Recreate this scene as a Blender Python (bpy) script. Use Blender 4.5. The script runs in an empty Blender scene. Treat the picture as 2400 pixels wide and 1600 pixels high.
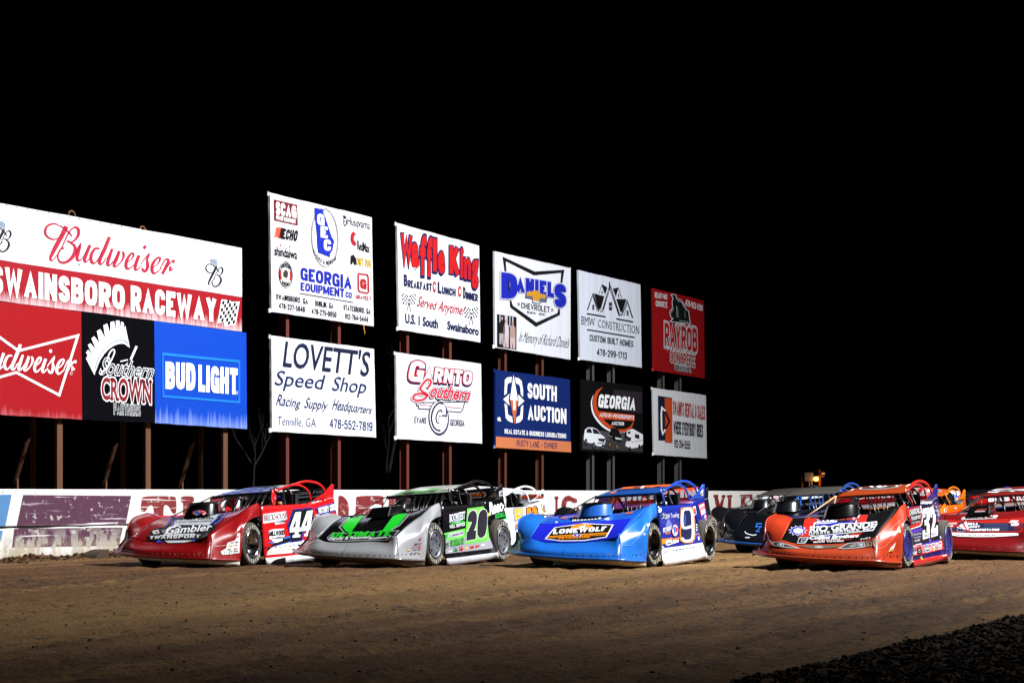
import bpy, bmesh, math, random
import numpy as np
from mathutils import Vector, Matrix
from mathutils.bvhtree import BVHTree
SC = bpy.context.scene
COL = SC.collection
random.seed(7); RNG = np.random.default_rng(7)

# ------------------------------------------------------------------ camera
FPX, CX, HY, CAMH = 5300.0, 1200.0, 1155.0, 1.2      # focal length (px of 2400), principal column, horizon row, height (m)
cam = bpy.data.cameras.new('camera'); camo = bpy.data.objects.new('camera', cam); COL.objects.link(camo)
camo.location = (0, 0, CAMH); camo.rotation_euler = (math.radians(90), 0, 0)
cam.sensor_width = 36; cam.lens = 36 * FPX / 2400; cam.shift_y = (HY - 800) / 2400
cam.clip_start = 0.5; cam.clip_end = 3000
SC.camera = camo
# ------------------------------------------------------------------ night sky
w = bpy.data.worlds.new('World'); SC.world = w; w.use_nodes = True
nt = w.node_tree; sky = nt.nodes.new('ShaderNodeTexSky'); sky.sky_type = 'NISHITA'; sky.sun_disc = False
sky.sun_elevation = math.radians(-4); sky.sun_rotation = math.radians(140)
bg = nt.nodes['Background']; nt.links.new(sky.outputs[0], bg.inputs[0]); bg.inputs[1].default_value = 0.0006
# ------------------------------------------------------------------ the track floodlight (on its pole, right of the frame)
lt = bpy.data.lights.new('track_floodlight', 'SPOT'); lto = bpy.data.objects.new('track_floodlight', lt); COL.objects.link(lto)
lto.location = (28, 38, 33)
LTARGET = Vector((0, 50, 2))
lto.rotation_euler = (LTARGET - lto.location).to_track_quat('-Z', 'Y').to_euler()
lt.energy = 256000; lt.spot_size = math.radians(101); lt.spot_blend = 1.0; lt.shadow_soft_size = 0.35; lt.color = (0.97, 0.985, 1)
SC.view_settings.view_transform = 'Standard'; SC.view_settings.look = 'None'
SC.view_settings.exposure = 0; SC.view_settings.gamma = 1

# ------------------------------------------------------------------ helpers
CAM = Vector((0, 0, CAMH))
def ray(px, py): return Vector(((px - CX) / FPX, 1.0, -(py - HY) / FPX))
def on_plane(px, py, p0, n):
    d = ray(px, py); return CAM + d * ((p0 - CAM).dot(n) / d.dot(n))
def ground(px, py):
    d = ray(px, py); return CAM + d * (-CAMH / d.z)
def lin(h):
    v = [int(h[i:i + 2], 16) / 255 for i in (0, 2, 4)]
    return [c / 12.92 if c <= .04045 else ((c + .055) / 1.055) ** 2.4 for c in v]
MATS = {}
def mat(hexc, rough=.5, metal=0., coat=0., k=.85, spec=.5, name=None):
    key = (hexc, rough, metal, coat, k, spec)
    if key in MATS: return MATS[key]
    m = bpy.data.materials.new(name or 'mat_' + hexc); m.use_nodes = True
    b = m.node_tree.nodes['Principled BSDF']
    b.inputs['Base Color'].default_value = [min(.9, c * k) for c in lin(hexc)] + [1]
    b.inputs['Roughness'].default_value = rough; b.inputs['Metallic'].default_value = metal
    b.inputs['Coat Weight'].default_value = coat; b.inputs['Coat Roughness'].default_value = .12
    b.inputs['Specular IOR Level'].default_value = spec
    MATS[key] = m; return m
def paint(h):
    """sprayed panel with dried dirt thrown up along its lower edge"""
    key = ('paint', h)
    if key in MATS: return MATS[key]
    m = bpy.data.materials.new('paint_' + h); m.use_nodes = True; n, l = m.node_tree.nodes, m.node_tree.links; b = n['Principled BSDF']
    b.inputs['Roughness'].default_value = .3; b.inputs['Coat Weight'].default_value = .5; b.inputs['Coat Roughness'].default_value = .1
    tc = n.new('ShaderNodeTexCoord'); sx = n.new('ShaderNodeSeparateXYZ'); l.new(tc.outputs['Object'], sx.inputs[0])
    r = n.new('ShaderNodeMapRange'); r.inputs[1].default_value = .75; r.inputs[2].default_value = .05; r.inputs[3].default_value = -.22; r.inputs[4].default_value = .12; l.new(sx.outputs[2], r.inputs[0])
    ns = n.new('ShaderNodeTexNoise'); ns.inputs['Scale'].default_value = 9; ns.inputs['Detail'].default_value = 9; ns.inputs['Roughness'].default_value = .7; l.new(tc.outputs['Object'], ns.inputs[0])
    a = n.new('ShaderNodeMath'); a.operation = 'ADD'; l.new(ns.outputs[0], a.inputs[0]); l.new(r.outputs[0], a.inputs[1])
    q = n.new('ShaderNodeMapRange'); q.inputs[1].default_value = .6; q.inputs[2].default_value = .85; q.inputs[4].default_value = .7; l.new(a.outputs[0], q.inputs[0])
    mx = n.new('ShaderNodeMix'); mx.data_type = 'RGBA'; l.new(q.outputs[0], mx.inputs[0]); mx.inputs[6].default_value = [min(.9, c * .8) for c in lin(h)] + [1]; mx.inputs[7].default_value = (.16, .1, .055, 1)
    l.new(mx.outputs[2], b.inputs['Base Color'])
    ra = n.new('ShaderNodeMapRange'); ra.inputs[3].default_value = .28; ra.inputs[4].default_value = .75; l.new(q.outputs[0], ra.inputs[0]); l.new(ra.outputs[0], b.inputs['Roughness'])
    n2 = n.new('ShaderNodeTexNoise'); n2.inputs['Scale'].default_value = 3.2; n2.inputs['Detail'].default_value = 2; l.new(tc.outputs['Object'], n2.inputs[0])
    bp = n.new('ShaderNodeBump'); bp.inputs['Strength'].default_value = .1; bp.inputs['Distance'].default_value = .06; l.new(n2.outputs[0], bp.inputs['Height']); l.new(bp.outputs[0], b.inputs['Normal']); l.new(bp.outputs[0], b.inputs['Coat Normal'])
    MATS[key] = m; return m
def vinyl(h): return mat(h, .55, k=.85, spec=.3)
def nodes_of(m): return m.node_tree.nodes, m.node_tree.links
def add_bump(m, scale, strength, dist=.02, stretch=(1, 1, 1), detail=4):
    n, l = nodes_of(m); tc = n.new('ShaderNodeTexCoord'); mp = n.new('ShaderNodeMapping'); mp.inputs['Scale'].default_value = stretch
    ns = n.new('ShaderNodeTexNoise'); ns.inputs['Scale'].default_value = scale; ns.inputs['Detail'].default_value = detail
    bp = n.new('ShaderNodeBump'); bp.inputs['Strength'].default_value = strength; bp.inputs['Distance'].default_value = dist
    l.new(tc.outputs['Object'], mp.inputs[0]); l.new(mp.outputs[0], ns.inputs[0]); l.new(ns.outputs[0], bp.inputs['Height'])
    l.new(bp.outputs[0], n['Principled BSDF'].inputs['Normal']); return m

def mesh_obj(name, verts, faces, mats, parent=None, fm=None, smooth=False, loc=None):
    me = bpy.data.meshes.new(name); me.from_pydata([tuple(v) for v in verts], [], faces)
    for m in (mats if isinstance(mats, (list, tuple)) else [mats]): me.materials.append(m)
    if fm is not None: me.polygons.foreach_set('material_index', fm)
    if smooth: me.polygons.foreach_set('use_smooth', [True] * len(me.polygons))
    me.update()
    o = bpy.data.objects.new(name, me); COL.objects.link(o)
    if parent: o.parent = parent
    if loc is not None: o.location = loc
    return o
def tag(o, label=None, cat=None, group=None, kind=None):
    for k, v in (('label', label), ('category', cat), ('group', group), ('kind', kind)):
        if v: o[k] = v
    return o
def thing(name, label, cat, loc=(0, 0, 0), rz=0, group=None):
    o = bpy.data.objects.new(name, None); COL.objects.link(o); o.location = loc; o.rotation_euler = (0, 0, rz)
    o.empty_display_size = .2
    return tag(o, label, cat, group)
def world_of(o):
    m = Matrix.LocRotScale(o.location, o.rotation_euler.to_quaternion(), o.scale)
    return m if not o.parent else world_of(o.parent) @ m

class MB:
    """collects shapes into one mesh"""
    def __init__(s): s.v = []; s.f = []; s.m = []
    def add(s, v, f, mi=0):
        k = len(s.v); s.v += [tuple(p) for p in v]; s.f += [tuple(i + k for i in q) for q in f]; s.m += [mi] * len(f); return s
    def box(s, lo, hi, mi=0, M=None):
        (a, b, c), (d, e, f) = lo, hi
        v = [Vector(p) for p in ((a, b, c), (d, b, c), (d, e, c), (a, e, c), (a, b, f), (d, b, f), (d, e, f), (a, e, f))]
        if M: v = [M @ p for p in v]
        return s.add(v, [(0, 3, 2, 1), (4, 5, 6, 7), (0, 1, 5, 4), (1, 2, 6, 5), (2, 3, 7, 6), (3, 0, 4, 7)], mi)
    def tube(s, pts, r, n=8, mi=0, cap=True):
        pts = [Vector(p) for p in pts]; rs = r if isinstance(r, (list, tuple)) else [r] * len(pts)
        v = []; up0 = None
        for i, p in enumerate(pts):
            t = (pts[min(i + 1, len(pts) - 1)] - pts[max(i - 1, 0)]).normalized()
            if up0 is None: up0 = t.orthogonal().normalized()
            u = (up0 - t * up0.dot(t)).normalized(); up0 = u; q = t.cross(u)
            v += [p + (u * math.cos(2 * math.pi * k / n) + q * math.sin(2 * math.pi * k / n)) * rs[i] for k in range(n)]
        f = [(i * n + k, i * n + (k + 1) % n, (i + 1) * n + (k + 1) % n, (i + 1) * n + k) for i in range(len(pts) - 1) for k in range(n)]
        if cap: f += [tuple(range(n - 1, -1, -1)), tuple(range((len(pts) - 1) * n, len(pts) * n))]
        return s.add(v, f, mi)
    def lathe(s, prof, c, axis, n=40, mi=0):
        """prof: (offset along axis, radius)"""
        ax = Vector(axis).normalized(); u = Vector((0, 0, 1)); u = (u - ax * u.dot(ax)).normalized(); q = ax.cross(u); c = Vector(c)
        v = [c + ax * h + (u * math.cos(2 * math.pi * k / n) + q * math.sin(2 * math.pi * k / n)) * r for h, r in prof for k in range(n)]
        f = [(i * n + k, i * n + (k + 1) % n, (i + 1) * n + (k + 1) % n, (i + 1) * n + k) for i in range(len(prof) - 1) for k in range(n)]
        return s.add(v, f, mi)
    def prism(s, pts, off, mi=0):
        """polygon extruded by vector off"""
        n = len(pts); off = Vector(off); v = [Vector(p) for p in pts]; v += [p + off for p in v]
        return s.add(v, [tuple(range(n)), tuple(range(2 * n - 1, n - 1, -1))] + [(i, i + n, (i + 1) % n + n, (i + 1) % n) for i in range(n)], mi)
    def sheet(s, G, mi=0):
        r, c = len(G), len(G[0])
        return s.add([p for row in G for p in row], [(i * c + j, i * c + j + 1, (i + 1) * c + j + 1, (i + 1) * c + j) for i in range(r - 1) for j in range(c - 1)], mi)
    def obj(s, name, mats, parent=None, smooth=False, loc=None):
        return mesh_obj(name, s.v, s.f, mats, parent, s.m, smooth, loc)
def cr(P, n):
    """catmull-rom through points, n segments per span"""
    P = [Vector(p) for p in P]; Q = [P[0] * 2 - P[1]] + P + [P[-1] * 2 - P[-2]]; out = []
    for i in range(1, len(Q) - 2):
        a, b, c, d = Q[i - 1], Q[i], Q[i + 1], Q[i + 2]
        for k in range(n):
            t = k / n; out.append(.5 * ((2 * b) + (c - a) * t + (2 * a - 5 * b + 4 * c - d) * t * t + (3 * b - a - 3 * c + d) * t ** 3))
    out.append(P[-1]); return out
def crsheet(net, nu, nv):
    rows = [cr(r, nv) for r in net]
    cols = [cr([rows[i][j] for i in range(len(rows))], nu) for j in range(len(rows[0]))]
    return [[cols[j][i] for j in range(len(cols))] for i in range(len(cols[0]))]
def solidify(o, th, offset=0):
    if offset == -1:                                                # the thickness goes to the inner side of the panel
        M = world_of(o); R3 = M.to_3x3(); v = sum(((R3 @ p.normal) * p.area).dot(CAM - M @ p.center) for p in o.data.polygons)
        offset = -1 if v > 0 else 1
    m = o.modifiers.new('thickness', 'SOLIDIFY'); m.thickness = th; m.offset = offset; return o

# ------------------------------------------------------------------ lettering and printed artwork
TXT = {}
def text_mesh(s, bold=0., shear=0., space=1.):
    key = (s, bold, shear, space)
    if key in TXT: return TXT[key]
    c = bpy.data.curves.new('lettering', 'FONT'); c.body = s; c.size = 1; c.offset = bold; c.shear = shear; c.space_character = space; c.resolution_u = 3
    o = bpy.data.objects.new('lettering', c); me = bpy.data.meshes.new_from_object(o)
    v = [(p.co.x, p.co.y) for p in me.vertices]; f = [tuple(p.vertices) for p in me.polygons]
    bpy.data.objects.remove(o); bpy.data.curves.remove(c); bpy.data.meshes.remove(me)
    TXT[key] = (v, f); return TXT[key]
CAPH = max(p[1] for p in text_mesh('H')[0])
SLAB = {'I': 'bt', 'R': 'lbLTr', 'B': 'LTlb', 'C': '', 'K': 'LTlbRTr', 'H': 'LTlbRTr', 'O': '', 'U': 'LTRT', 'S': '', 'E': 'LTlb', 'W': 'LTRT', 'N': 'LTlbRT',
        'M': 'lbrLTRT', 'T': 'b', 'V': 'LTRT', 'G': '', 'A': 'lbr', 'D': 'LTlb', '4': 'r', 'F': 'LTlb'}
# block capitals: every sign is drawn with strokes of one weight, (width, [strokes]); 's' strokes are smoothed
GL = {}
def _gl():
    O = 's(.5,1)(.9,.9)(1,.5)(.9,.1)(.5,0)(.1,.1)(0,.5)(.1,.9)(.5,1)'
    C = 's(1,.66)(.93,.9)(.5,1)(.08,.9)(0,.5)(.08,.1)(.5,0)(.93,.1)(1,.34)'
    P = 's(0,1)(.5,1)(.95,.93)(1,.73)(.95,.54)(.5,.46)(0,.46)'
    d = {'A': (.7, '(0,0)(.5,1)(1,0)|(.18,.28)(.82,.28)'), 'B': (.64, '(0,0)(0,1)|s(0,1)(.5,1)(.9,.94)(.93,.76)(.85,.57)(.5,.52)(0,.52)|s(0,.52)(.5,.52)(.95,.45)(1,.26)(.95,.06)(.5,0)(0,0)'), 'C': (.62, C),
         'D': (.64, '(0,0)(0,1)|s(0,1)(.45,1)(.88,.9)(1,.5)(.88,.1)(.45,0)(0,0)'), 'E': (.55, '(0,0)(0,1)|(0,1)(1,1)|(0,.5)(.9,.5)|(0,0)(1,0)'), 'F': (.53, '(0,0)(0,1)|(0,1)(1,1)|(0,.48)(.88,.48)'),
         'G': (.65, 's(.98,.72)(.9,.92)(.5,1)(.08,.9)(0,.5)(.08,.1)(.5,0)(.9,.08)(1,.25)|(1,.0)(1,.46)|(.55,.44)(1,.44)'), 'H': (.64, '(0,0)(0,1)|(1,0)(1,1)|(0,.5)(1,.5)'), 'I': (0, '(0,0)(0,1)'),
         'J': (.5, '(1,1)(1,.25)(.85,.05)(.5,0)(.15,.06)(0,.28)'), 'K': (.66, '(0,0)(0,1)|(.95,1)(.05,.42)|(.3,.58)(1,0)'), 'L': (.52, '(0,0)(0,1)|(0,0)(1,0)'), 'M': (.82, '(0,0)(0,1)|(.04,.97)(.5,.12)(.96,.97)|(1,0)(1,1)'),
         'N': (.66, '(0,0)(0,1)|(.03,.97)(.97,.03)|(1,0)(1,1)'), 'O': (.67, O), 'P': (.6, '(0,0)(0,1)|' + P), 'Q': (.67, O + '|(.6,.25)(1,-.02)'), 'R': (.64, '(0,0)(0,1)|' + P + '|(.5,.48)(1,0)'),
         'S': (.6, 's(.97,.72)(.88,.93)(.5,1)(.12,.93)(.02,.75)(.18,.58)(.82,.42)(.98,.25)(.88,.07)(.5,0)(.12,.07)(0,.28)'), 'T': (.6, '(.5,0)(.5,1)|(0,1)(1,1)'), 'U': (.64, '(0,1)(0,.28)(.12,.07)(.5,0)(.88,.07)(1,.28)(1,1)'),
         'V': (.66, '(0,1)(.5,0)(1,1)'), 'W': (.95, '(0,1)(.25,0)(.5,.9)(.75,0)(1,1)'), 'X': (.66, '(0,1)(1,0)|(0,0)(1,1)'), 'Y': (.66, '(0,1)(.5,.45)(1,1)|(.5,.5)(.5,0)'), 'Z': (.58, '(0,1)(1,1)(0,0)(1,0)'),
         '0': (.6, O), '1': (.3, '(1,0)(1,1)|(1,.97)(0,.75)'), '2': (.58, 's(0,.7)(.1,.93)(.5,1)(.9,.93)(1,.72)(.85,.5)(.4,.25)(.06,.02)|(0,0)(1,0)'), '3': (.58, 's(0,.75)(.1,.94)(.5,1)(.9,.93)(.95,.73)(.8,.56)(.4,.52)|s(.4,.52)(.85,.48)(1,.27)(.9,.06)(.5,0)(.1,.06)(0,.25)'),
         '4': (.62, '(.75,0)(.75,1)|(.75,.98)(0,.3)|(0,.28)(1,.28)'), '5': (.58, '(.95,1)(.08,1)|(.08,.97)(.05,.52)|s(.05,.54)(.5,.62)(.92,.52)(1,.3)(.9,.06)(.5,0)(.1,.05)(0,.22)'), '6': (.6, 's(.92,.85)(.5,1)(.1,.88)(0,.4)(.1,.08)(.5,0)(.9,.08)(1,.3)(.9,.52)(.5,.58)(.05,.4)'),
         '7': (.56, '(0,1)(1,1)(.35,0)'), '8': (.6, 's(.5,1)(.88,.94)(.94,.76)(.5,.53)(.06,.76)(.12,.94)(.5,1)|s(.5,.53)(.95,.42)(1,.2)(.85,.03)(.5,0)(.15,.03)(0,.2)(.05,.42)(.5,.53)'), '9': (.6, 's(.08,.15)(.5,0)(.9,.12)(1,.6)(.9,.92)(.5,1)(.1,.92)(0,.7)(.1,.48)(.5,.42)(.95,.6)'),
         '-': (.34, '(0,.42)(1,.42)'), '.': (0, '(0,0)(0,.16)'), ',': (.05, '(.5,.14)(0,-.16)'), "'": (.03, '(0,1)(0,.76)'), '&': (.66, 's(1,.05)(.25,.7)(.2,.92)(.42,1)(.62,.9)(.6,.72)(.1,.4)(.02,.18)(.25,0)(.6,.06)(.98,.45)'), '!': (0, '(0,.28)(0,1)|(0,0)(0,.15)'), ' ': (.3, '')}
    import re
    for ch, (w_, t) in d.items():
        GL[ch] = (w_, [(q[0] == 's', [tuple(map(float, m.split(','))) for m in re.findall(r'\(([^)]*)\)', q)]) for q in t.split('|') if q])
_gl()
class PlaneT:
    def __init__(s, p0, n): s.p0 = p0; s.n = n.normalized()
    def hit(s, px, py): return on_plane(px, py, s.p0, s.n), s.n
class MeshT:
    """finds where a sight line meets the listed panels (for lettering that lies on curved panels)"""
    def __init__(s, objs):
        V = []; F = []
        for o in objs:
            M = world_of(o); k = len(V); V += [M @ v.co for v in o.data.vertices]; F += [tuple(i + k for i in p.vertices) for p in o.data.polygons]
        s.t = BVHTree.FromPolygons(V, F)
    def hit(s, px, py):
        d = ray(px, py).normalized(); p, n, i, q = s.t.ray_cast(CAM, d)
        if p is None: return None, None
        if n.dot(d) > 0: n = -n
        return p, n
class Art:
    """flat artwork laid on a target surface; points come in pixels of a zoomed view z=(ox,oy,scale)"""
    def __init__(s, target, z, fine=None, base=.006, step=.004, mk=vinyl, maxd=.6):
        s.t = target; s.z = z; s.fine = fine; s.base = base; s.step = step; s.mk = mk; s.mb = {}; s.maxd = maxd; s.plain = False
    def P(s, p): ox, oy, k = s.z; return (ox + p[0] / k, oy + p[1] / k)
    def put(s, pts, faces, col, layer):
        """pts in photo pixels"""
        if s.fine:
            bm = bmesh.new(); vs = [bm.verts.new((x, y, 0)) for x, y in pts]
            for f in faces:
                try: bm.faces.new([vs[i] for i in f])
                except ValueError: pass
            bm.normal_update(); bmesh.ops.triangulate(bm, faces=bm.faces[:])
            for _ in range(7):
                e = [e for e in bm.edges if e.calc_length() > s.fine]
                if not e: break
                bmesh.ops.subdivide_edges(bm, edges=e, cuts=1); bmesh.ops.triangulate(bm, faces=[f for f in bm.faces if len(f.verts) > 3])
            bm.verts.index_update(); pts = [(v.co.x, v.co.y) for v in bm.verts]; faces = [tuple(v.index for v in f.verts) for f in bm.faces]; bm.free()
        out = []
        for x, y in pts:
            p, n = s.t.hit(x, y); out.append(None if p is None else p + n * (s.base + s.step * layer))
        ok = []
        for f in faces:
            q = [out[i] for i in f]
            if any(p is None for p in q): continue
            if s.fine and max((q[i] - q[i - 1]).length for i in range(len(q))) > s.maxd: continue
            ok.append(f)
        used = sorted({i for f in ok for i in f}); ix = {i: k for k, i in enumerate(used)}
        s.mb.setdefault(col, MB()).add([out[i] for i in used], [tuple(ix[i] for i in f) for f in ok])
    def poly(s, pts, col, layer=0): s.put([s.P(p) for p in pts], [tuple(range(len(pts)))], col, layer); return s
    def line(s, pts, wd, col, layer=0, closed=False, smooth=0, raw=False):
        """stroke; wd a number or a list, in zoom pixels"""
        if smooth:
            q = [p.to_2d() for p in cr([(x, y, 0) for x, y in (pts + pts[:1] if closed else pts)], smooth)]; pts = [(p.x, p.y) for p in q]
            if isinstance(wd, (list, tuple)):
                n0 = len(wd); wd = [float(np.interp(i / smooth, range(n0), wd)) for i in range(len(pts))]
            closed = False
        n = len(pts); ws = wd if isinstance(wd, (list, tuple)) else [wd] * n
        L = []; R = []
        for i in range(n):
            a = Vector(pts[i - 1] if i or closed else pts[i]); b = Vector(pts[(i + 1) % n] if i < n - 1 or closed else pts[i]); c = Vector(pts[i])
            d1 = (c - a); d2 = (b - c)
            if d1.length < 1e-6: d1 = d2
            if d2.length < 1e-6: d2 = d1
            d1.normalize(); d2.normalize(); t = (d1 + d2); t = t.normalized() if t.length > 1e-6 else d1
            nn = Vector((-t.y, t.x)); k = 1 / max(.45, nn.dot(Vector((-d1.y, d1.x))))
            L.append(tuple(c + nn * ws[i] / 2 * k)); R.append(tuple(c - nn * ws[i] / 2 * k))
        m = n if closed else n - 1
        s.put([s.P(p) for p in L + R], [(i, (i + 1) % n, n + (i + 1) % n, n + i) for i in range(m)], col, layer); return s
    def ell(s, cx, cy, rx, ry, col, layer=0, slope=0, n=28, wd=None):
        pts = [(cx + rx * math.cos(2 * math.pi * k / n), cy + ry * math.sin(2 * math.pi * k / n) + slope * rx * math.cos(2 * math.pi * k / n)) for k in range(n)]
        return s.line(pts, wd, col, layer, True) if wd else s.poly(pts, col, layer)
    def text(s, t, x0, y0, x1, y1, h0, h1=None, col='FFFFFF', layer=1, bold=.02, shear=0., space=1., out=(), slab=0, arc=0):
        """baseline from (x0,y0) to (x1,y1), capital height h0 at the left and h1 at the right; out=[(colour, extra weight), ...] outlines drawn below"""
        h1 = h0 if h1 is None else h1
        for j, (oc, ob) in enumerate(out): s._t(t, x0, y0, x1, y1, h0, h1, oc, layer - (len(out) - j) * .5, bold + ob, shear, space, slab, arc, bold)
        s._t(t, x0, y0, x1, y1, h0, h1, col, layer, bold, shear, space, slab, arc, bold); return s
    def block(s, t, x0, y0, x1, y1, h0, h1, col, layer, wt, extra, shear, space, arc):
        pen = []; x = 0
        for ch in t:
            w_, st = GL[ch]; w_ = w_ + (wt if w_ < .1 else 0); pen.append((x, w_, st)); x += w_ + (.13 if wt < .2 else .085) * space
        tot = max(.1, x - (.13 if wt < .2 else .085) * space); n = 0
        for gx_, w_, st in pen:
            for sm, q in st:
                c = [(wt / 2 + px * max(0, w_ - wt), wt / 2 + py * (1 - wt)) for px, py in q]
                if not sm:
                    for i in (0, -1):
                        (a, b), (px, py) = c[i], q[i]
                        o = c[1] if i == 0 else c[-2]
                        if abs(o[1] - b) > abs(o[0] - a): b = 0 if py == 0 else 1 if py == 1 else b
                        else: a = 0 if px == 0 else w_ if px == 1 else a
                        if extra:
                            L = math.hypot(a - o[0], b - o[1]) or 1; a += (a - o[0]) / L * extra; b += (b - o[1]) / L * extra
                        c[i] = (a, b)
                else: c = [(p.x, p.y) for p in cr([(a, b, 0) for a, b in c], 3)]
                hw = wt / 2 + extra; L_ = []; R_ = []; m = len(c)
                closed = sm and q[0] == q[-1]
                for i in range(m):
                    p = Vector(c[i]); a = Vector(c[i - 1] if i else (c[-2] if closed else c[0])); b = Vector(c[i + 1] if i < m - 1 else (c[1] if closed else c[-1]))
                    d1 = p - a; d2 = b - p
                    if d1.length < 1e-6: d1 = d2
                    if d2.length < 1e-6: d2 = d1
                    d1.normalize(); d2.normalize(); tt = d1 + d2; tt = tt.normalized() if tt.length > 1e-5 else d1
                    nn = Vector((-tt.y, tt.x)); k = min(2.2, 1 / max(.2, nn.dot(Vector((-d1.y, d1.x))))); L_.append(p + nn * hw * k); R_.append(p - nn * hw * k)
                pts = []
                for p in L_ + R_:
                    yq = min(max(p.y, -extra - (.2 if p.y < -.05 else 0)), 1 + extra); u = (gx_ + p.x) / tot; h = h0 + (h1 - h0) * u
                    pts.append(s.P((x0 + (x1 - x0) * u + shear * yq * h, y0 + (y1 - y0) * u - yq * h - arc * 4 * u * (1 - u))))
                s.put(pts, [(i, i + 1, m + i + 1, m + i) for i in range(m - 1)], col, layer + .06 * (n % 5)); n += 1
    def _t(s, t, x0, y0, x1, y1, h0, h1, col, layer, bold, shear, space, slab, arc, ref):
        if not slab and t.upper() == t and all(ch in GL for ch in t) and not s.plain:
            return s.block(t, x0, y0, x1, y1, h0, h1, col, layer, min(.3, max(.09, .145 + ref * 2.2)), bold - ref, shear, space, arc)
        v, f = text_mesh(t, bold, 0, space); rv, _ = text_mesh(t, ref, 0, space)
        a = min(p[0] for p in rv); b = max(p[0] for p in rv)
        v = list(v); f = list(f)
        if slab:
            for i, ch in enumerate(t):
                tok = SLAB.get(ch, '')
                if not tok: continue
                gv, _ = text_mesh(ch, ref, 0, space); g0 = min(p[0] for p in gv); g1 = max(p[0] for p in gv)
                pv, _ = text_mesh(t[:i + 1], ref, 0, space); e = max(p[0] for p in pv); o0 = e - (g1 - g0); st = .13 + ref
                th = slab + (bold - ref); ex = slab * .8 + (bold - ref)
                def bar(xc, top):
                    k = len(v); y = CAPH if top else 0
                    ya, yb = (y - slab, y + (bold - ref)) if top else (y - (bold - ref), y + slab)
                    v.extend([(xc - st / 2 - ex, ya), (xc + st / 2 + ex, ya), (xc + st / 2 + ex, yb), (xc - st / 2 - ex, yb)]); f.append((k, k + 1, k + 2, k + 3))
                mid = (o0 + e) / 2; lf = o0 + st / 2; rt = e - st / 2
                if 'b' in tok.replace('lb', ''): bar(mid, 0)
                if 't' in tok: bar(mid, 1)
                if 'lb' in tok: bar(lf, 0)
                if 'r' in tok: bar(rt, 0)
                if 'LT' in tok: bar(lf, 1)
                if 'RT' in tok: bar(rt, 1)
        pts = []
        for x, y in v:
            u = (x - a) / (b - a); q = y / CAPH; h = h0 + (h1 - h0) * u
            pts.append(s.P((x0 + (x1 - x0) * u + shear * q * h, y0 + (y1 - y0) * u - q * h - arc * 4 * u * (1 - u))))
        s.put(pts, f, col, layer)
    def obj(s, name, parent):
        """all colours in one mesh, one material slot per colour"""
        inv = world_of(parent).inverted() if parent else Matrix()
        V = []; Fc = []; M = []; mats = []
        for c, mb in s.mb.items():
            k = len(V); V += [inv @ Vector(p) for p in mb.v]; Fc += [tuple(i + k for i in f) for f in mb.f]; M += [len(mats)] * len(mb.f); mats.append(s.mk(c))
        return mesh_obj(name, V, Fc, mats, parent, M)

# ------------------------------------------------------------------ the line of the wall and the boards
YAW = math.radians(24.4)
WD = Vector((math.sin(YAW), math.cos(YAW), 0))        # along the wall, away from the camera
WN = Vector((math.cos(YAW), -math.sin(YAW), 0))       # out of the wall, towards the track
W0 = Vector((-9.0, 39.75, 0))
# ------------------------------------------------------------------ ground
def vnoise(x, y, seed):
    xi = np.floor(x).astype(np.int64); yi = np.floor(y).astype(np.int64); fx = x - xi; fy = y - yi
    def h(a, b):
        n = (a * 374761393 + b * 668265263 + seed * 1442695041) & 0xFFFFFFFF
        n = ((n ^ (n >> 13)) * 1274126177) & 0xFFFFFFFF
        return ((n ^ (n >> 16)) & 0xFFFF) / 65535.0
    ux = fx * fx * (3 - 2 * fx); uy = fy * fy * (3 - 2 * fy)
    return (h(xi, yi) * (1 - ux) + h(xi + 1, yi) * ux) * (1 - uy) + (h(xi, yi + 1) * (1 - ux) + h(xi + 1, yi + 1) * ux) * uy - .5
def ground_z(X, Y):
    s = X * WD.x + Y * WD.y; t = X * WN.x + Y * WN.y
    z = .026 * vnoise(s / 1.1, t / .55, 1) + .028 * vnoise(s / .42, t / .2, 2) + .022 * vnoise(s / .19, t / .11, 3) + .014 * vnoise(s / .1, t / .07, 4)
    pk = vnoise(s / .33, t / .16, 91) + .5 * vnoise(s / .13, t / .08, 92); pm = np.clip(.5 + 1.6 * vnoise(s / 3.1, t / 1.1, 93), 0, 1)
    z -= .035 * np.clip((pk - .2) / .12, 0, 1) * pm
    def rut(tc, wd, amp, seed):
        c = tc + .16 * vnoise(s / 2.5, s * 0, seed) + .05 * vnoise(s / .6, s * 0, seed + 1)
        return amp * np.exp(-((t - c) / wd) ** 2) * (.55 + 1.1 * vnoise(s / .35, t / .12, seed + 2))
    z += rut(-10.9, .22, -.06, 11) + rut(-10.5, .16, .04, 21) + rut(-13.2, .35, -.02, 31) + rut(-8.15, .12, .045, 41) + rut(-7.95, .1, -.035, 51) + rut(-5.7, .2, .03, 61)
    d = np.clip((Y - 30) / 10, 0, 1); z *= (1 - .45 * d)
    wt = (X - W0.x) * WN.x + (Y - W0.y) * WN.y                     # distance from the wall: loose dirt banked against it
    z += .085 * np.exp(-np.clip(wt, 0, None) / .28) * (1 + .9 * vnoise(s / .25, t / .2, 71)) * (wt > -1)
    bt = t + 4.55                                       # the turned infield soil at the right
    z += .1 * np.clip(bt / .5, 0, 1) * (1 + .9 * vnoise(s / .12, t / .12, 81)) * (np.abs(s - 20) < 30) * (t < 4)
    return z
def axis(lo, hi, step, far_lo, far_hi, n=26):
    a = np.arange(lo, hi, step); g = np.geomspace(.3, 1, n)
    left = lo - (lo - far_lo) * (np.geomspace(.004, 1, n)); right = hi + (far_hi - hi) * (np.geomspace(.004, 1, n))
    return np.concatenate([left[::-1], a, right])
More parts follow.
